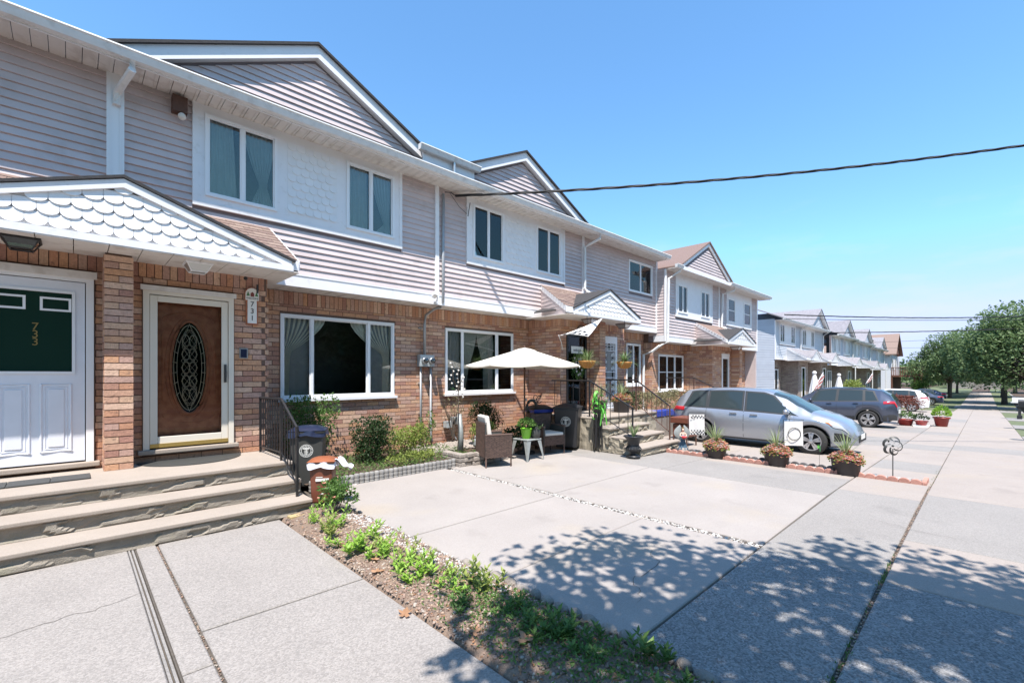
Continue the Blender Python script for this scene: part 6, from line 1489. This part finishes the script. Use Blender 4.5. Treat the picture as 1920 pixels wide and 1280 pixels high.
# kinetic spinner
t = thing('wind_spinner', (10.52, 1.12, gz(10.5)), 'dark bronze wind spinner on a thin pole at the pavement end of the border', 'spinner', rz=R(-50))
MB().tube([(0, 0, 0), (0, 0, .55)], .008, 6).build('pole', 'plastic_grey', t, local=True)
for i in range(5):
    a = i*72; b = MB(); cx, cz = .085*math.cos(R(a)), .60+.085*math.sin(R(a))
    vs = []; K = 16
    for k in range(K+1):
        g_ = R(a-150 + 270*k/K); wd = .028*math.sin(math.pi*k/K)+.003
        vs += [(cx+(.085-wd)*math.cos(g_), .02*math.sin(g_-R(a))-.01, cz+(.085-wd)*math.sin(g_)), (cx+.09*math.cos(g_), .02*math.sin(g_-R(a))+.015, cz+.09*math.sin(g_))]
    b.add(vs, [(2*k, 2*k+1, 2*k+3, 2*k+2) for k in range(K)]); b.build('blade', 'plastic_grey', t, local=True)
MB().sphere((0, 0, .6), .02).build('hub', 'plastic_grey', t, local=True)
t = thing('dragonfly_stake', (10.62, 2.25, gz(10.6)), 'small green glass ornament on a wire stake before the minivan wheel', 'ornament')
MB().tube([(0, 0, 0), (0, 0, .42)], .003, 5).build('stake', 'black', t, local=True); b = MB()
for a in (.4, 1.0, 2.1, 2.7): b.leaf((0, 0, .42), (math.cos(a), .2, math.sin(a)*.7), .10, .04, up=(0, 1, 0))
b.build('wings', 'green_cloth', t, local=True); MB().tube([(0, -.01, .36), (0, -.01, .47)], .01, 6).build('body', 'sign_green', t, local=True)
# fairy statue: one skinned body, dress, wings
t = thing('fairy_statue', (10.48, 4.98, gz(10.5)), 'painted winged fairy statue in a blue dress holding a red bowl', 'statue', rz=R(-50))
MB().lathe([(.13, 0), (.12, .05), (.10, .10), (.09, .14)], n=14).build('rock', 'stone', t, smooth=True, local=True)
dr = MB(); dr.grid(lambda u, v: ((.035+.075*(1-v)**1.3 + .010*math.sin(u*50))*math.cos(2*math.pi*u), (.03+.065*(1-v)**1.3 + .010*math.sin(u*50))*math.sin(2*math.pi*u), .10+.26*v), 40, 10); dr.build('skirt', 'navy', t, smooth=True, local=True)
me = bpy.data.meshes.new('body'); V = [(0, 0, .33), (0, 0, .42), (0, 0, .48), (0, -.005, .52), (.055, 0, .475), (.075, -.03, .42), (.04, -.085, .40), (-.055, 0, .475), (-.075, -.03, .42), (-.04, -.085, .40)]
me.from_pydata(V, [(0,1), (1,2), (2,3), (2,4), (4,5), (5,6), (2,7), (7,8), (8,9)], []); bo = bpy.data.objects.new('body', me); C.objects.link(bo); bo.parent = t; me.materials.append(M['skin'])
bo.modifiers.new('skin', 'SKIN'); bo.modifiers.new('sub', 'SUBSURF').levels = 2; bo.modifiers['sub'].render_levels = 2
for v, r_ in zip(me.skin_vertices[0].data, [.04, .038, .03, .018, .02, .016, .012, .02, .016, .012]): v.radius = (r_, r_)
me.skin_vertices[0].data[0].use_root = True
MB().lathe([(.042, 0), (.045, .05), (.036, .10), (.03, .12)], 0, 0, .36, 14, 1.05, .85).build('bodice', 'teal', t, smooth=True, local=True)
hd = MB(); hd.sphere((0, -.005, .555), .036, 14, 10, (.85, .95, 1.1)); hd.sphere((0, -.04, .55), .006, 6, 4); hd.build('head', 'skin', t, smooth=True, local=True)
for s_ in (-1, 1): MB().sphere((s_*.012, -.036, .56), .004, 6, 4).build('eye', 'paint_black', t, local=True)
MB().sphere((0, .012, .56), .042, 12, 8, (.95, .85, 1.1)).tube([(0, .03, .55), (.01, .045, .45), (0, .05, .38)], [.03, .028, .012], 8).build('hair', 'hair', t, smooth=True, local=True)
MB().prism([(-.03, .595), (.03, .595), (.022, .63), (.01, .61), (0, .65), (-.01, .61), (-.022, .63)], -.02, -.012, 'y').build('crown', 'gold', t, local=True)
MB().lathe([(.02, 0), (.06, .03), (.07, .06), (.062, .06), (.03, .02)], 0, -.10, .355, 16).build('bowl', 'red', t, smooth=True, local=True)
for s_ in (-1, 1):
    b = MB(); b.grid(lambda u, v: (s_*(.02+.17*u*math.sin(math.pi*(.15+.8*v))), .05+.04*u, .27+.34*v+.06*u), 6, 10); b.build('wing', 'glass_dark' if False else 'teal' if False else 'grey_zinc', t, smooth=True, local=True)
# plank, mats
setoff((0, 0, 0))
for n_, (x, y, a, l, z) in enumerate([(3.2, 1.9, .4, 1.5, .0025), (6.6, 5.2, 2.6, 1.8, .0025), (6.9, .1, 1.2, 1.2, .0025), (-.6, 4.6, .2, 1.3, .0006), (13.0, 3.2, .8, 1.8, 0)]):
    b = MB(); p = Vector((x, y)); k = 0; pts = []
    while k < l: pts.append((p.x, p.y)); q = a + rnd.gauss(0, .45); p += Vector((math.cos(q), math.sin(q)))*.06; k += .06
    n0 = len(pts); vs = []
    for i, (px_, py_) in enumerate(pts):
        w_ = .0022*math.sin(math.pi*(i+.5)/n0)+.0006; vs += [(px_-w_*math.sin(a), py_+w_*math.cos(a), gz(px_)+.003+z), (px_+w_*math.sin(a), py_-w_*math.cos(a), gz(px_)+.003+z)]
    stuff(b.add(vs, [(2*i, 2*i+1, 2*i+3, 2*i+2) for i in range(n0-1)]).build('crack', 'dirt', drive))
o = MB().box(1.93, 2.28, 5.93, 6.045, .02, .05, Matrix.Rotation(R(3), 3, 'Z')).build('plank', 'plank'); bevel(o, .004); recentre(o); top(o, 'short pale yellow plank lying at the head of the flower bed', 'plank')
o = MB().prism([(1.25+.62*math.cos(R(a)), 8.03-.60*math.sin(R(a))) for a in range(0, 181, 10)], .584, .596).build('doormat', 'plastic_grey'); recentre(o); top(o, 'half-round dark grey doormat before the wooden door', 'doormat')
for i, (a, b_) in enumerate([(-.98, -.70), (-.69, -.41), (-.40, -.12)]):
    pass
t = thing('doormat', (-.4, 7.4, .585), 'slate coloured ribbed mat on the porch before door 733', 'doormat'); setoff(t.location)
for a in (-1.2, -.86, -.52, -.18): bevel(MB().box(a, a+.335, 7.28, 7.62, .586, .602).build('mat_tile', 'plastic_grey', t), .004)
o = MB().box(9.75, 10.3, 4.62, 5.22, gz(10)+.002, gz(10)+.014).build('doormat', 'plastic_black'); recentre(o); top(o, 'black rubber mat at the foot of the tan steps', 'doormat')
# planting by the third house: trays and dry shrubs
t = thing('blue_trays', (13.2, 7.4, .0), 'row of blue and grey plastic planter trays behind the tan steps', 'planter box'); setoff(t.location)
for i in range(5): bevel(MB().box(12.3+i*.62, 12.87+i*.62, 7.0, 7.35, .50, .68).build('tray', 'blue' if i < 3 else 'plastic_grey', t), .012); 
MB().box(12.2, 16.0, 7.02, 9.2, -.2, .49).build('raised_bed', 'stone', t)
for i, (x, y, h, m, l) in enumerate([(13.1, 8.2, .75, 'l_dark', 'dark green shrub left among the dry plants under the narrow window'), (14.3, 8.1, .7, 'l_dry', 'dry straw-coloured shrub under the narrow ground window'), (15.4, 8.0, .75, 'l_dry', 'dry grey shrub nearest the white downspout'), (17.0, 8.2, .7, 'l_dry', 'dry shrub behind the rear of the minivan')]):
    bush('dry_shrub', l, (x, y, .45 if x < 16 else -.1), .62, .4, h if x < 16 else 1.2, 1400, .06, m, 'dry shrubs in the raised bed')
t = thing('red_cooler', (11.9, 5.6, gz(12)), 'faded red box with dark legs behind the statue', 'cooler')
bevel(MB().box(-.35, .35, -.25, .25, .62, .78).build('lid', 'bin_brown', t, local=True), .02); bevel(MB().box(-.3, .3, -.2, .2, .25, .6).build('body', 'bin_brown', t, local=True), .02)
for sx in (-1, 1):
    for sy in (-1, 1): MB().tube([(sx*.28, sy*.18, 0), (sx*.28, sy*.18, .3)], .02, 6).build('leg', 'rust', t, local=True)
# ------------------------------------------------------------------ cars
def lerp_tab(tab, s):
    if s <= tab[0][0]: return tab[0][1]
    for (a, va), (b, vb) in zip(tab[:-1], tab[1:]):
        if s <= b:
            f = (s-a)/(b-a); f = f*f*(3-2*f)*.5 + f*.5; return va+(vb-va)*f
    return tab[-1][1]
def car(name, label, cat, loc, rz, L, W, top_, belt, paint, wheels, rw, rails=False, suv=False, glass=(), ws=(0, 0), rwin=(0, 0), seams=(), handles=(), mirror=None, nose='front', roofw=.62, cladding=False, spokes=5, group=None):
    """local x runs from the tail (0) to the nose (L); origin on the ground at mid length"""
    t = thing(name, loc, label, cat, group, rz)
    hw = W/2; sill = .22 if not suv else .30
    def wid(s):
        w_ = hw
        if s < .45: w_ -= hw*.22*((.45-s)/.45)**2
        if s > L-.95: w_ -= hw*.36*((s-L+.95)/.95)**2.2
        return w_
    def low(s):
        z = sill + (.06 if s < .3 or s > L-.3 else 0)
        for c in wheels:
            d = abs(s-c); ra = rw+.055
            if d < ra: z = max(z, rw + math.sqrt(ra*ra-d*d))
        return z
    def ring(s):
        w_, zt, zb, zl = wid(s), lerp_tab(top_, s), lerp_tab(belt, s), low(s)
        zb = min(zb, zt-.03); green = max(0, min(1, (zt-zb)/.42))
        rfw = w_*(.93 + (roofw/hw*1.0 - .93)*green)
        zm = zl + (zb-zl)*.62
        return [(w_*.94, zl), (w_*.995, zl+(zb-zl)*.22), (w_, zm), (w_*.975, zb-.03), (w_*.93, zb), (rfw, zt-.035-.03*green), (rfw*.72, zt-.008), (0, zt)]
    def P(s, r, side=1, off=0.0):
        def raw(s, r):
            q = ring(s); i = min(int(r), 6); f = r-i; return Vector((s - L/2, side*(q[i][0]+(q[i+1][0]-q[i][0])*f), q[i][1]+(q[i+1][1]-q[i][1])*f))
        p = raw(s, r)
        if off:
            du = raw(min(L, s+.01), r)-raw(max(0, s-.01), r); dv = raw(s, min(7, r+.02))-raw(s, max(0, r-.02)); nn = du.cross(dv)
            if nn.length > 1e-9:
                nn.normalize()
                if nn.dot(Vector((0, side, .6))) < 0: nn = -nn
                p += nn*off
        return p
    st = sorted({round(L*i/46, 4) for i in range(47)} | {round(c+dx*(rw+.055), 4) for c in wheels for dx in (-1, -.96, -.85, -.65, -.35, 0, .35, .65, .85, .96, 1)})
    b = MB(); vs = []; n = 15
    for s in st:
        q = ring(s); row = [(s-L/2, y, z) for y, z in q] + [(s-L/2, -y, z) for y, z in reversed(q[:-1])]; vs += row
    fs = [(i*n+j, i*n+j+1, (i+1)*n+j+1, (i+1)*n+j) for i in range(len(st)-1) for j in range(n-1)]
    m_ = len(st)-1
    fs += [tuple(range(n-1, -1, -1)), tuple(m_*n+j for j in range(n))]
    b.add(vs, fs); body = b.build('body', paint, t, smooth=True, local=True)
    # underside, arch liners
    ub = MB(); ub.box(-L/2+.25, L/2-.3, -hw*.70, hw*.70, sill-.02, .62); ub.box(-L/2+.3, L/2-.35, -hw*.88, hw*.88, sill, sill+.02)
    ub.build('underbody', 'car_dark', t, local=True)
    def patch(nm, s0, s1, r0, r1, m, off=.006, sides=(1, -1), ns=8, nr=4, cut=None):
        for sd in sides:
            g_ = MB(); g_.grid(lambda u, v: tuple(P((s0 if not callable(s0) else s0(v)) + ((s1 if not callable(s1) else s1(v))-(s0 if not callable(s0) else s0(v)))*u, r0+(r1-r0)*v, sd, off)), ns, nr); o = g_.build(nm, m, t, smooth=True, local=True)
    for (a0, a1, b0, b1) in glass:      # bottom s-range, top s-range
        patch('window_trim', lambda v, a0=a0, b0=b0: a0-.06+(b0-a0)*v, lambda v, a1=a1, b1=b1: a1+.05+(b1-a1)*v, 3.97, 5.0, 'trim', .002)
        patch('side_window', lambda v, a0=a0, b0=b0: a0+(b0-a0)*v, lambda v, a1=a1, b1=b1: a1+(b1-a1)*v, 4.08, 4.93, 'car_glass_o', .005)
    for nm, (s0, s1) in (('windscreen', ws), ('rear_window', rwin)):
        if s1 > s0:
            patch(nm, s0, s1, 5.12, 7, 'car_glass_o', .006, ns=8, nr=6)
    for s in seams: patch('door_seam', s-.005, s+.005, .4, 4.0, 'car_dark', .002, ns=1, nr=8)
    for s in handles:
        for sd in (1, -1):
            p = P(s, 2.85, sd, .015); MB().box(p.x-.09, p.x+.09, p.y-.012, p.y+.012, p.z-.014, p.z+.014).build('door_handle', paint, t, local=True)
    if mirror:
        for sd in (1, -1):
            p = P(mirror, 4.05, sd); MB().sphere((p.x-.02, p.y+sd*.13, p.z+.07), .10, 12, 8, (.75, 1.1, .72)).tube([(p.x, p.y-.03*sd, p.z+.02), (p.x-.01, p.y+sd*.09, p.z+.04)], .025, 6).build('mirror', paint, t, smooth=True, local=True)
    if rails:
        for sd in (1, -1): MB().tube([P(1.0, 5.4, sd, .01), P(1.15, 5.4, sd, .06), P(L*.62, 5.4, sd, .06), P(L*.66, 5.4, sd, .01)], .018, 6).build('roof_rail', 'trim', t, local=True)
    if cladding:
        for c in wheels:
            for sd in (1, -1):
                q = [(c+(rw+.10)*math.cos(R(a)), rw+(rw+.10)*math.sin(R(a))) for a in range(0, 181, 12)]; q2 = [(c+(rw+.05)*math.cos(R(a)), rw+(rw+.05)*math.sin(R(a))) for a in range(0, 181, 12)]
                b = MB(); vs = [(x-L/2, sd*(wid(x)+.008), z) for (x, z) in q] + [(x-L/2, sd*(wid(x)+.012), z) for x, z in q2]; k = len(q); b.add(vs, [(i, i+1, k+i+1, k+i) for i in range(k-1)]); b.build('arch_cladding', 'trim', t, local=True)
        patch('sill_cladding', wheels[0]+rw+.1, wheels[1]-rw-.1, 0, 1.0, 'trim', .006)
        patch('rear_bumper', .0, wheels[0]-rw-.12, 0, 1.2, 'trim', .006)
    # tail and nose fittings
    e = MB(); w0 = wid(0)
    for sd in (1, -1):
        patch('tail_light', 0.0, .42, 2.75, 3.9, 'tail', .010, (sd,), 5, 3)
    MB().box(-L/2-.015, -L/2-.002, -.26, .26, .62, .78).build('number_plate', 'sign_white', t, local=True)
    MB().box(-L/2-.02, -L/2-.004, -w0*.9, w0*.9, .95, 1.3 if suv else 1.25).build('rear_glass_low', 'car_glass_o', t, local=True) if False else None
    patch('headlight', lambda v: L-.44-.20*v, lambda v: L-.13-.24*v, 2.62, 3.7, 'lens', .010, ns=6, nr=3); patch('indicator', lambda v: L-.56-.22*v, lambda v: L-.455-.20*v, 2.8, 3.65, 'amber', .011, ns=3, nr=3)
    patch('fog_recess', L-.42, L-.12, 1.1, 2.0, 'car_dark', .006)
    zt_ = lerp_tab(top_, L); w1 = wid(L)
    MB().box(L/2-.01, L/2+.015, -w1*.8, w1*.8, .34, .50).build('grille', 'car_dark', t, local=True); MB().box(L/2+.016, L/2+.024, -.24, .24, .40, .52).build('number_plate', 'sign_white', t, local=True)
    patch('rocker', .5, L-.5, 0.02, .30, 'trim', .004, ns=40)
    patch('bumper_crease', L-.5, L-.01, 2.55, 2.6, 'car_dark', .003, nr=1)
    for c in wheels:
        for sd in (1, -1):
            y = sd*(hw-.10); x = c-L/2
            wt = MB().lathe([(rw*.66, -.10), (rw*.93, -.105), (rw, -.07), (rw, .07), (rw*.93, .105), (rw*.66, .10), (rw*.66, -.10)], x, y, rw, 28, axis='y', cap=False).build('wheel', 'tyre', t, smooth=True, local=True)
            rim = MB(); yo = y + sd*.075
            rim.lathe([(rw*.66, 0), (rw*.68, sd*.03), (rw*.63, sd*.03), (rw*.60, -sd*.05)], x, yo, rw, 28, axis='y', cap=False)
            for k in range(spokes):
                a = 2*math.pi*k/spokes + .3
                for da in (-.17, .17):
                    p0 = Vector((x+rw*.10*math.cos(a), yo+sd*.022, rw+rw*.10*math.sin(a))); p1 = Vector((x+rw*.64*math.cos(a+da), yo+sd*.012, rw+rw*.64*math.sin(a+da)))
                    u = Vector((-math.sin(a), 0, math.cos(a)))*rw*.075
                    rim.add([p0-u, p0+u, p1+u, p1-u, p0-u-Vector((0, sd*.03, 0)), p0+u-Vector((0, sd*.03, 0)), p1+u-Vector((0, sd*.03, 0)), p1-u-Vector((0, sd*.03, 0))], [(0,1,2,3), (0,4,5,1), (2,6,7,3), (1,5,6,2), (3,7,4,0)])
            rim.lathe([(rw*.16, 0), (rw*.14, sd*.035), (.001, sd*.04)], x, yo, rw, 14, axis='y')
            rim.build('rim', 'rim', wt, local=True)
            MB().lathe([(rw*.60, 0), (rw*.60, sd*.004)], x, yo-sd*.06, rw, 20, axis='y').build('brake_disc', 'car_dark', wt, local=True)
    return t
M['car_glass_o'] = mat('tinted_car_glass', (.035, .05, .055), .05, spec=.5)
# silver minivan, nose toward the street (local +x -> world -y)
van_top = [(0, .96), (.06, 1.12), (.18, 1.34), (.40, 1.52), (.8, 1.575), (1.7, 1.60), (2.5, 1.56), (2.95, 1.42), (3.35, 1.19), (3.62, 1.04), (3.9, .96), (4.2, .84), (4.42, .68), (4.5, .50)]
van_belt = [(0, 1.03), (1, 1.01), (2.2, .97), (3.2, .93), (3.7, .90), (4.2, .76), (4.5, .46)]
car('minivan', 'silver minivan parked nose to the street behind the flower planters', 'car', (13.85, 4.30, gz(13.9)), R(-90), 4.50, 1.75, van_top, van_belt, 'silver_car', (.90, 3.62), .33,
    glass=[(.42, 1.02, .62, 1.0), (1.12, 2.0, 1.12, 1.98), (2.12, 3.30, 2.10, 2.72)], ws=(2.72, 3.60), rwin=(.05, .34), seams=(2.06, 3.16, 1.06), handles=(1.80, 2.32), mirror=3.12)
suv_top = [(0, .98), (.05, 1.15), (.25, 1.42), (.55, 1.60), (1.2, 1.675), (2.2, 1.69), (2.75, 1.62), (3.2, 1.36), (3.5, 1.18), (4.0, 1.09), (4.4, .98), (4.56, .80), (4.6, .58)]
suv_belt = [(0, 1.15), (.5, 1.13), (1.2, 1.10), (2.4, 1.05), (3.4, 1.02), (4.2, .9), (4.6, .52)]
car('suv', 'slate grey sport utility car parked tail to the street with black wheel arches', 'car', (25.0, 4.75, gz(25)), R(90), 4.6, 1.86, suv_top, suv_belt, 'grey_car', (.92, 3.62), .365, rails=True, suv=True,
    glass=[(.62, 1.02, .80, 1.05), (1.12, 1.98, 1.14, 1.96), (2.08, 3.12, 2.06, 2.74)], ws=(2.74, 3.44), rwin=(.06, .45), seams=(2.03, 3.15, 1.10), handles=(1.35, 2.3), mirror=3.0, cladding=True)
car('suv', 'white sport utility car parked behind the red leaved maple', 'car', (46.0, 5.1, gz(46)), R(90), 4.6, 1.86, suv_top, suv_belt, 'white_car', (.92, 3.62), .365, suv=True,
    glass=[(.62, 1.02, .80, 1.05), (1.12, 1.98, 1.14, 1.96), (2.08, 3.12, 2.06, 2.74)], ws=(2.74, 3.44), rwin=(.06, .45), seams=(2.03, 3.15), handles=(1.35, 2.3), mirror=3.0)
sed_top = [(0, .9), (.1, 1.0), (.6, 1.08), (1.0, 1.30), (1.5, 1.42), (2.4, 1.44), (3.0, 1.22), (3.4, .98), (4.0, .92), (4.5, .78), (4.6, .55)]
for i, (x, y, p, l) in enumerate([(58, -4.6, 'white_car', 'white car parked along the kerb under the street trees'), (66, -4.6, 'grey_car', 'dark car parked along the kerb under the street trees'), (50, -4.7, 'silver_car', 'pale silver car at the right edge of the photo along the kerb')]):
    car('parked_car', l, 'car', (x, y, gz(x)-.16), R(180), 4.6, 1.8, sed_top, [(0, .92), (2, .92), (3.4, .90), (4.6, .5)], p, (.9, 3.6), .32, glass=[(1.0, 1.9, 1.25, 1.88), (2.0, 3.1, 1.98, 2.6)], ws=(2.6, 3.36), rwin=(.62, 1.3), group='cars parked along the kerb')

for a, b_ in ((51, 58), (61, 70), (74, 80)): struct(slope_sheet('far_driveway', a, b_, 1.64, 9.4, 'conc_w', -.012))
struct(slope_sheet('brick_strip', 58.2, 60.8, 1.64, 5, 'brick_grey', -.01))
for i, (x, y, p, l) in enumerate([(66, 5.2, 'grey_car', 'dark car on a far driveway under the trees'), (77, 5.4, 'grey_car', 'farthest dark car on a driveway left of the walk')]):
    car('parked_car', l, 'car', (x, y, gz(x)), R(90), 4.6, 1.8, sed_top, [(0, .92), (2, .92), (3.4, .90), (4.6, .5)], p, (.9, 3.6), .32, glass=[(1.0, 1.9, 1.25, 1.88), (2.0, 3.1, 1.98, 2.6)], ws=(2.6, 3.36), rwin=(.62, 1.3), group='cars parked on the far driveways')
# ------------------------------------------------------------------ far yard things
def closed_umbrella(label, loc, h, m, rz=0):
    t = thing('folded_umbrella', loc, label, 'umbrella', 'folded parasols in the far yards')
    MB().tube([(0, 0, 0), (0, 0, h)], .025, 8).build('pole', 'frame', t, local=True)
    MB().grid(lambda u, v: ((.06+.30*v**.8 + .05*math.sin(u*6.283*7)*v)*math.cos(u*6.283), (.06+.30*v**.8 + .05*math.sin(u*6.283*7)*v)*math.sin(u*6.283), h-.05-(h-.75)*v), 56, 8).build('cloth', m, t, smooth=True, local=True)
    MB().sphere((0, 0, h), .12, 8, 6).build('cap', m, t, smooth=True, local=True); return t
closed_umbrella('folded cream parasol between the two nearer parked cars', (31.4, 6.9, gz(31)), 2.5, 'canvas_w')
closed_umbrella('second folded pale parasol above the roof of the dark car', (38.5, 7.0, gz(38)), 2.55, 'canvas_w')
for loc, l, k in (((30.6, 6.9, gz(30)), 'pink striped flag hanging limp from a slanting staff beside the nearer parasol', 1.0), ((53, 7.6, gz(50)+.9), 'small faded red flag on a slanting staff at a far porch', .85)):
    t = thing('striped_flag', loc, l, 'flag')
    MB().tube([(0, 0, 1.3*k), (1.0*k, -.4, 2.5*k)], .018, 6).build('staff', 'frame', t, local=True)
    for i in range(7): MB().grid(lambda u, v: ((.25+.75*u)*k - .0*v, (-.1-.3*u) + .05*math.sin(u*9+i), (1.62+.86*u)*k - .075*(i+v)*k*(.6+.4*u)), 8, 1).build('stripe', 'flag_red' if i % 2 == 0 else 'canvas_w', t, local=True)
t = thing('picket_fence', (33.5, 6.6, gz(33)), 'low white picket fence behind the dark car', 'fence'); setoff(t.location)
for i in range(18): x = 32.2+i*.17; MB().box(x, x+.09, 6.58, 6.62, gz(x), gz(x)+1.05).build('picket', 'frame', t)
for z in (.25, .85): MB().box(32.1, 35.4, 6.621, 6.66, gz(33)+z, gz(33)+z+.08).build('rail', 'frame', t)
bush('clipped_bush', 'bright yellow green clipped bush above the roof of the dark car', (47.5, 7.6, gz(47)), 1.15, .8, 2.1, 3200, .14, 'l_yel', z0=.2)
bush('evergreen_shrub', 'round green shrub beside the posts of the deck', (86.5, 6.2, gz(86)), 1.2, 1.0, 2.2, 1600, .2, 'l_mid', z0=.1)
# japanese maple and pots along the drive
mp = thing('red_maple', (28.4, 2.80, gz(28)), 'weeping red leaved maple between the grey and the white car', 'tree')
st = MB(); lf = MB()
st.tube([(0, 0, 0), (.05, 0, .5), (0, 0, 1.0)], [.05, .04, .03], 7)
for i in range(26):
    a = i*2.4; l = rnd.uniform(.35, .95); px_, py_ = math.cos(a)*l, math.sin(a)*l; zt_ = 1.42 - .30*l + rnd.uniform(-.08, .1)
    st.tube([(0, 0, .8), (px_*.5, py_*.5, zt_+.02), (px_, py_, zt_-.15)], [.015, .01, .004], 5)
    for k in range(110):
        f = rnd.uniform(.2, 1.1); lf.leaf((px_*f+rnd.gauss(0, .10), py_*f+rnd.gauss(0, .10), zt_+.05-.28*f*f*rnd.uniform(.1, 1.7)), (math.cos(a)+rnd.gauss(0, .5), math.sin(a)+rnd.gauss(0, .5), rnd.gauss(-.3, .4)), .10, .035)
st.build('trunk', 'bark', mp, local=True); lf.build('crown', 'l_red', mp, local=True)
def pot(label, loc, r_, h, m, leafm, n, lh):
    t = thing('potted_plant', loc, label, 'potted plant', 'red pots along the far driveway edge')
    MB().lathe([(r_*.7, 0), (r_*.95, h*.85), (r_*1.1, h*.87), (r_*1.1, h), (r_*.95, h), (r_*.85, h*.8)], n=18).build('pot', m, t, smooth=True, local=True)
    lf = MB()
    for _ in range(n): v = rv().normalized(); lf.leaf((v.x*r_*.9, v.y*r_*.9, h+.05+abs(v.z)*lh), v+Vector((0, 0, .5)), .13, .06)
    lf.build('foliage', leafm, t, local=True)
pot('red pot with bushy bright green plant at the corner of the driveway', (28.0, 1.30, gz(28)), .28, .42, 'terracotta', 'l_bright', 380, .38)
pot('low red pot left of the bright green one', (27.0, 1.90, gz(27)), .22, .26, 'terracotta', 'l_dark', 90, .2)
pot('wide red bowl under the red maple', (27.2, 2.45, gz(27)), .30, .28, 'terracotta', 'l_mid', 160, .25)
t = thing('white_tray', (26.9, 1.90, gz(27)), 'white tray under the low red pot', 'tray'); bevel(MB().box(-.3, .5, -.25, .25, .0, .06).build('tray', 'frame', t, local=True), .01)
# mailboxes
def mailbox(label, loc, m, rz):
    t = thing('mailbox', loc, label, 'mailbox', 'mailboxes along the kerb', rz)
    MB().prism([(-.12, 1.0), (.12, 1.0), (.12, 1.16)] + [(.12*math.cos(R(a)), 1.16+.10*math.sin(R(a))) for a in range(20, 161, 20)] + [(-.12, 1.16)], -.30, .30, 'y').build('box', m, t, local=True)
    MB().box(-.16, .16, -.36, .36, .95, .995).build('shelf', m, t, local=True); MB().box(-.06, .06, -.06, .06, 0, .945).build('post', 'plastic_black', t, local=True)
    MB().prism([(-.30, .94), (.28, .94), (.06, .55), (-.06, .55)], -.03, .03, 'x').build('brace', 'plastic_black', t, local=True); MB().box(.121, .13, .05, .2, 1.1, 1.25).build('flag', 'red', t, local=True)
    bevel(MB().box(-.11, .11, -.11, .11, 0, .22).build('post_base', 'plastic_black', t, local=True), .02); return t
mailbox('black mailbox on a bracketed post beside the far pavement', (29.5, -1.35, gz(29)), 'plastic_black', 0)
mailbox('silver grey mailbox on a black post at the right edge of the photo', (22.6, -1.35, gz(22)), 'alu', .2)
mailbox('white mailbox on a pale post behind the black one', (40.5, -1.5, gz(40)), 'frame', 0)
# ------------------------------------------------------------------ wires
def cable(name, label, a, b, sag, r=.012, twist=True, K=70, cat='cable'):
    a, b = Vector(a), Vector(b); pts = [a.lerp(b, k/K) - Vector((0, 0, sag*4*(k/K)*(1-k/K))) for k in range(K+1)]
    d = (b-a).normalized(); u = d.cross(Vector((0, 0, 1))).normalized(); v = u.cross(d); mb = MB()
    if twist:
        for ph in (0, 2.1, 4.2):
            mb.tube([p + (u*math.cos(i*.9+ph) + v*math.sin(i*.9+ph))*r*1.1 for i, p in enumerate(pts)], r, 5)
    else: mb.tube(pts, r, 5)
    setoff((0, 0, 0)); o = mb.build(name, 'wire', smooth=True); return tag(o, label, cat)
cable('service_cable', 'thick twisted black service cable running from the house trim over the street', (6.5, 8.66, 6.03), (20.4, -4.6, 8.20), .36, .017)
t = thing('utility_pole', (20.4, -4.6, -.2), 'wooden utility pole across the verge holding the twisted service cable', 'pole'); MB().tube([(0, 0, 0), (0, 0, 9)], [.16, .12], 10).build('pole', 'bark', t, local=True)
t = thing('utility_pole', (62, -8.0, -1.3), 'distant wooden utility pole holding the far wires', 'pole'); MB().tube([(0, 0, 0), (0, 0, 9)], [.16, .12], 10).build('pole', 'bark', t, local=True)
cable('overhead_wire', 'uppermost dark wire crossing the sky from the first blue-grey house', (35.6, 9.6, 6.0), (62, -8, 7.0), .35, .022, K=50)
cable('overhead_wire', 'second dark wire just under the uppermost one above the far trees', (35.6, 9.5, 5.7), (62, -8, 6.5), .15, .022, False)
cable('overhead_wire', 'lower dark wire from the gable of the second blue-grey house', (49, 9.5, 5.6), (62, -8, 6.0), .15, .022, K=40)
cable('overhead_wire', 'faint thin wire below the others', (60, 9.3, 5.2), (62, -8, 5.6), .10, .014, False)
cable('overhead_wire', 'thin slanting wire just above the brown timber house', (71, 9.3, 5.1), (75, -8, 5.1), .10, .014, False)
# short service tails at the house end of the twisted cable
setoff((0, 0, 0)); b = MB(); b.tube([(6.20, 8.66, 6.03), (6.35, 8.62, 6.05), (6.5, 8.66, 6.03)], .012, 5); b.tube([(6.3, 8.6, 6.02), (6.5, 8.5, 5.72), (6.8, 8.6, 5.66), (6.85, 8.65, 5.85)], .006, 5); b.tube([(6.9, 8.6, 5.95), (6.85, 8.62, 5.62)], .01, 5)
tag(b.build('cable_tail', 'wire', smooth=True), 'loose cable tails where the service line meets the house', 'cable')
# distant treeline closing the view
setoff((0, 0, 0)); lf = MB()
for _ in range(9000):
    x = rnd.uniform(160, 210); y = rnd.uniform(-30, 70); h = 6.5 + 2*noise.noise(Vector((x*.08, y*.08, 0))); z = -1.4 + h*rnd.uniform(0, 1)**.7
    lf.leaf((x, y, z), rv(), 1.3, 1.0)
tag(lf.build('distant_woods', 'l_tree'), 'distant line of trees closing the street', 'trees', kind='stuff')
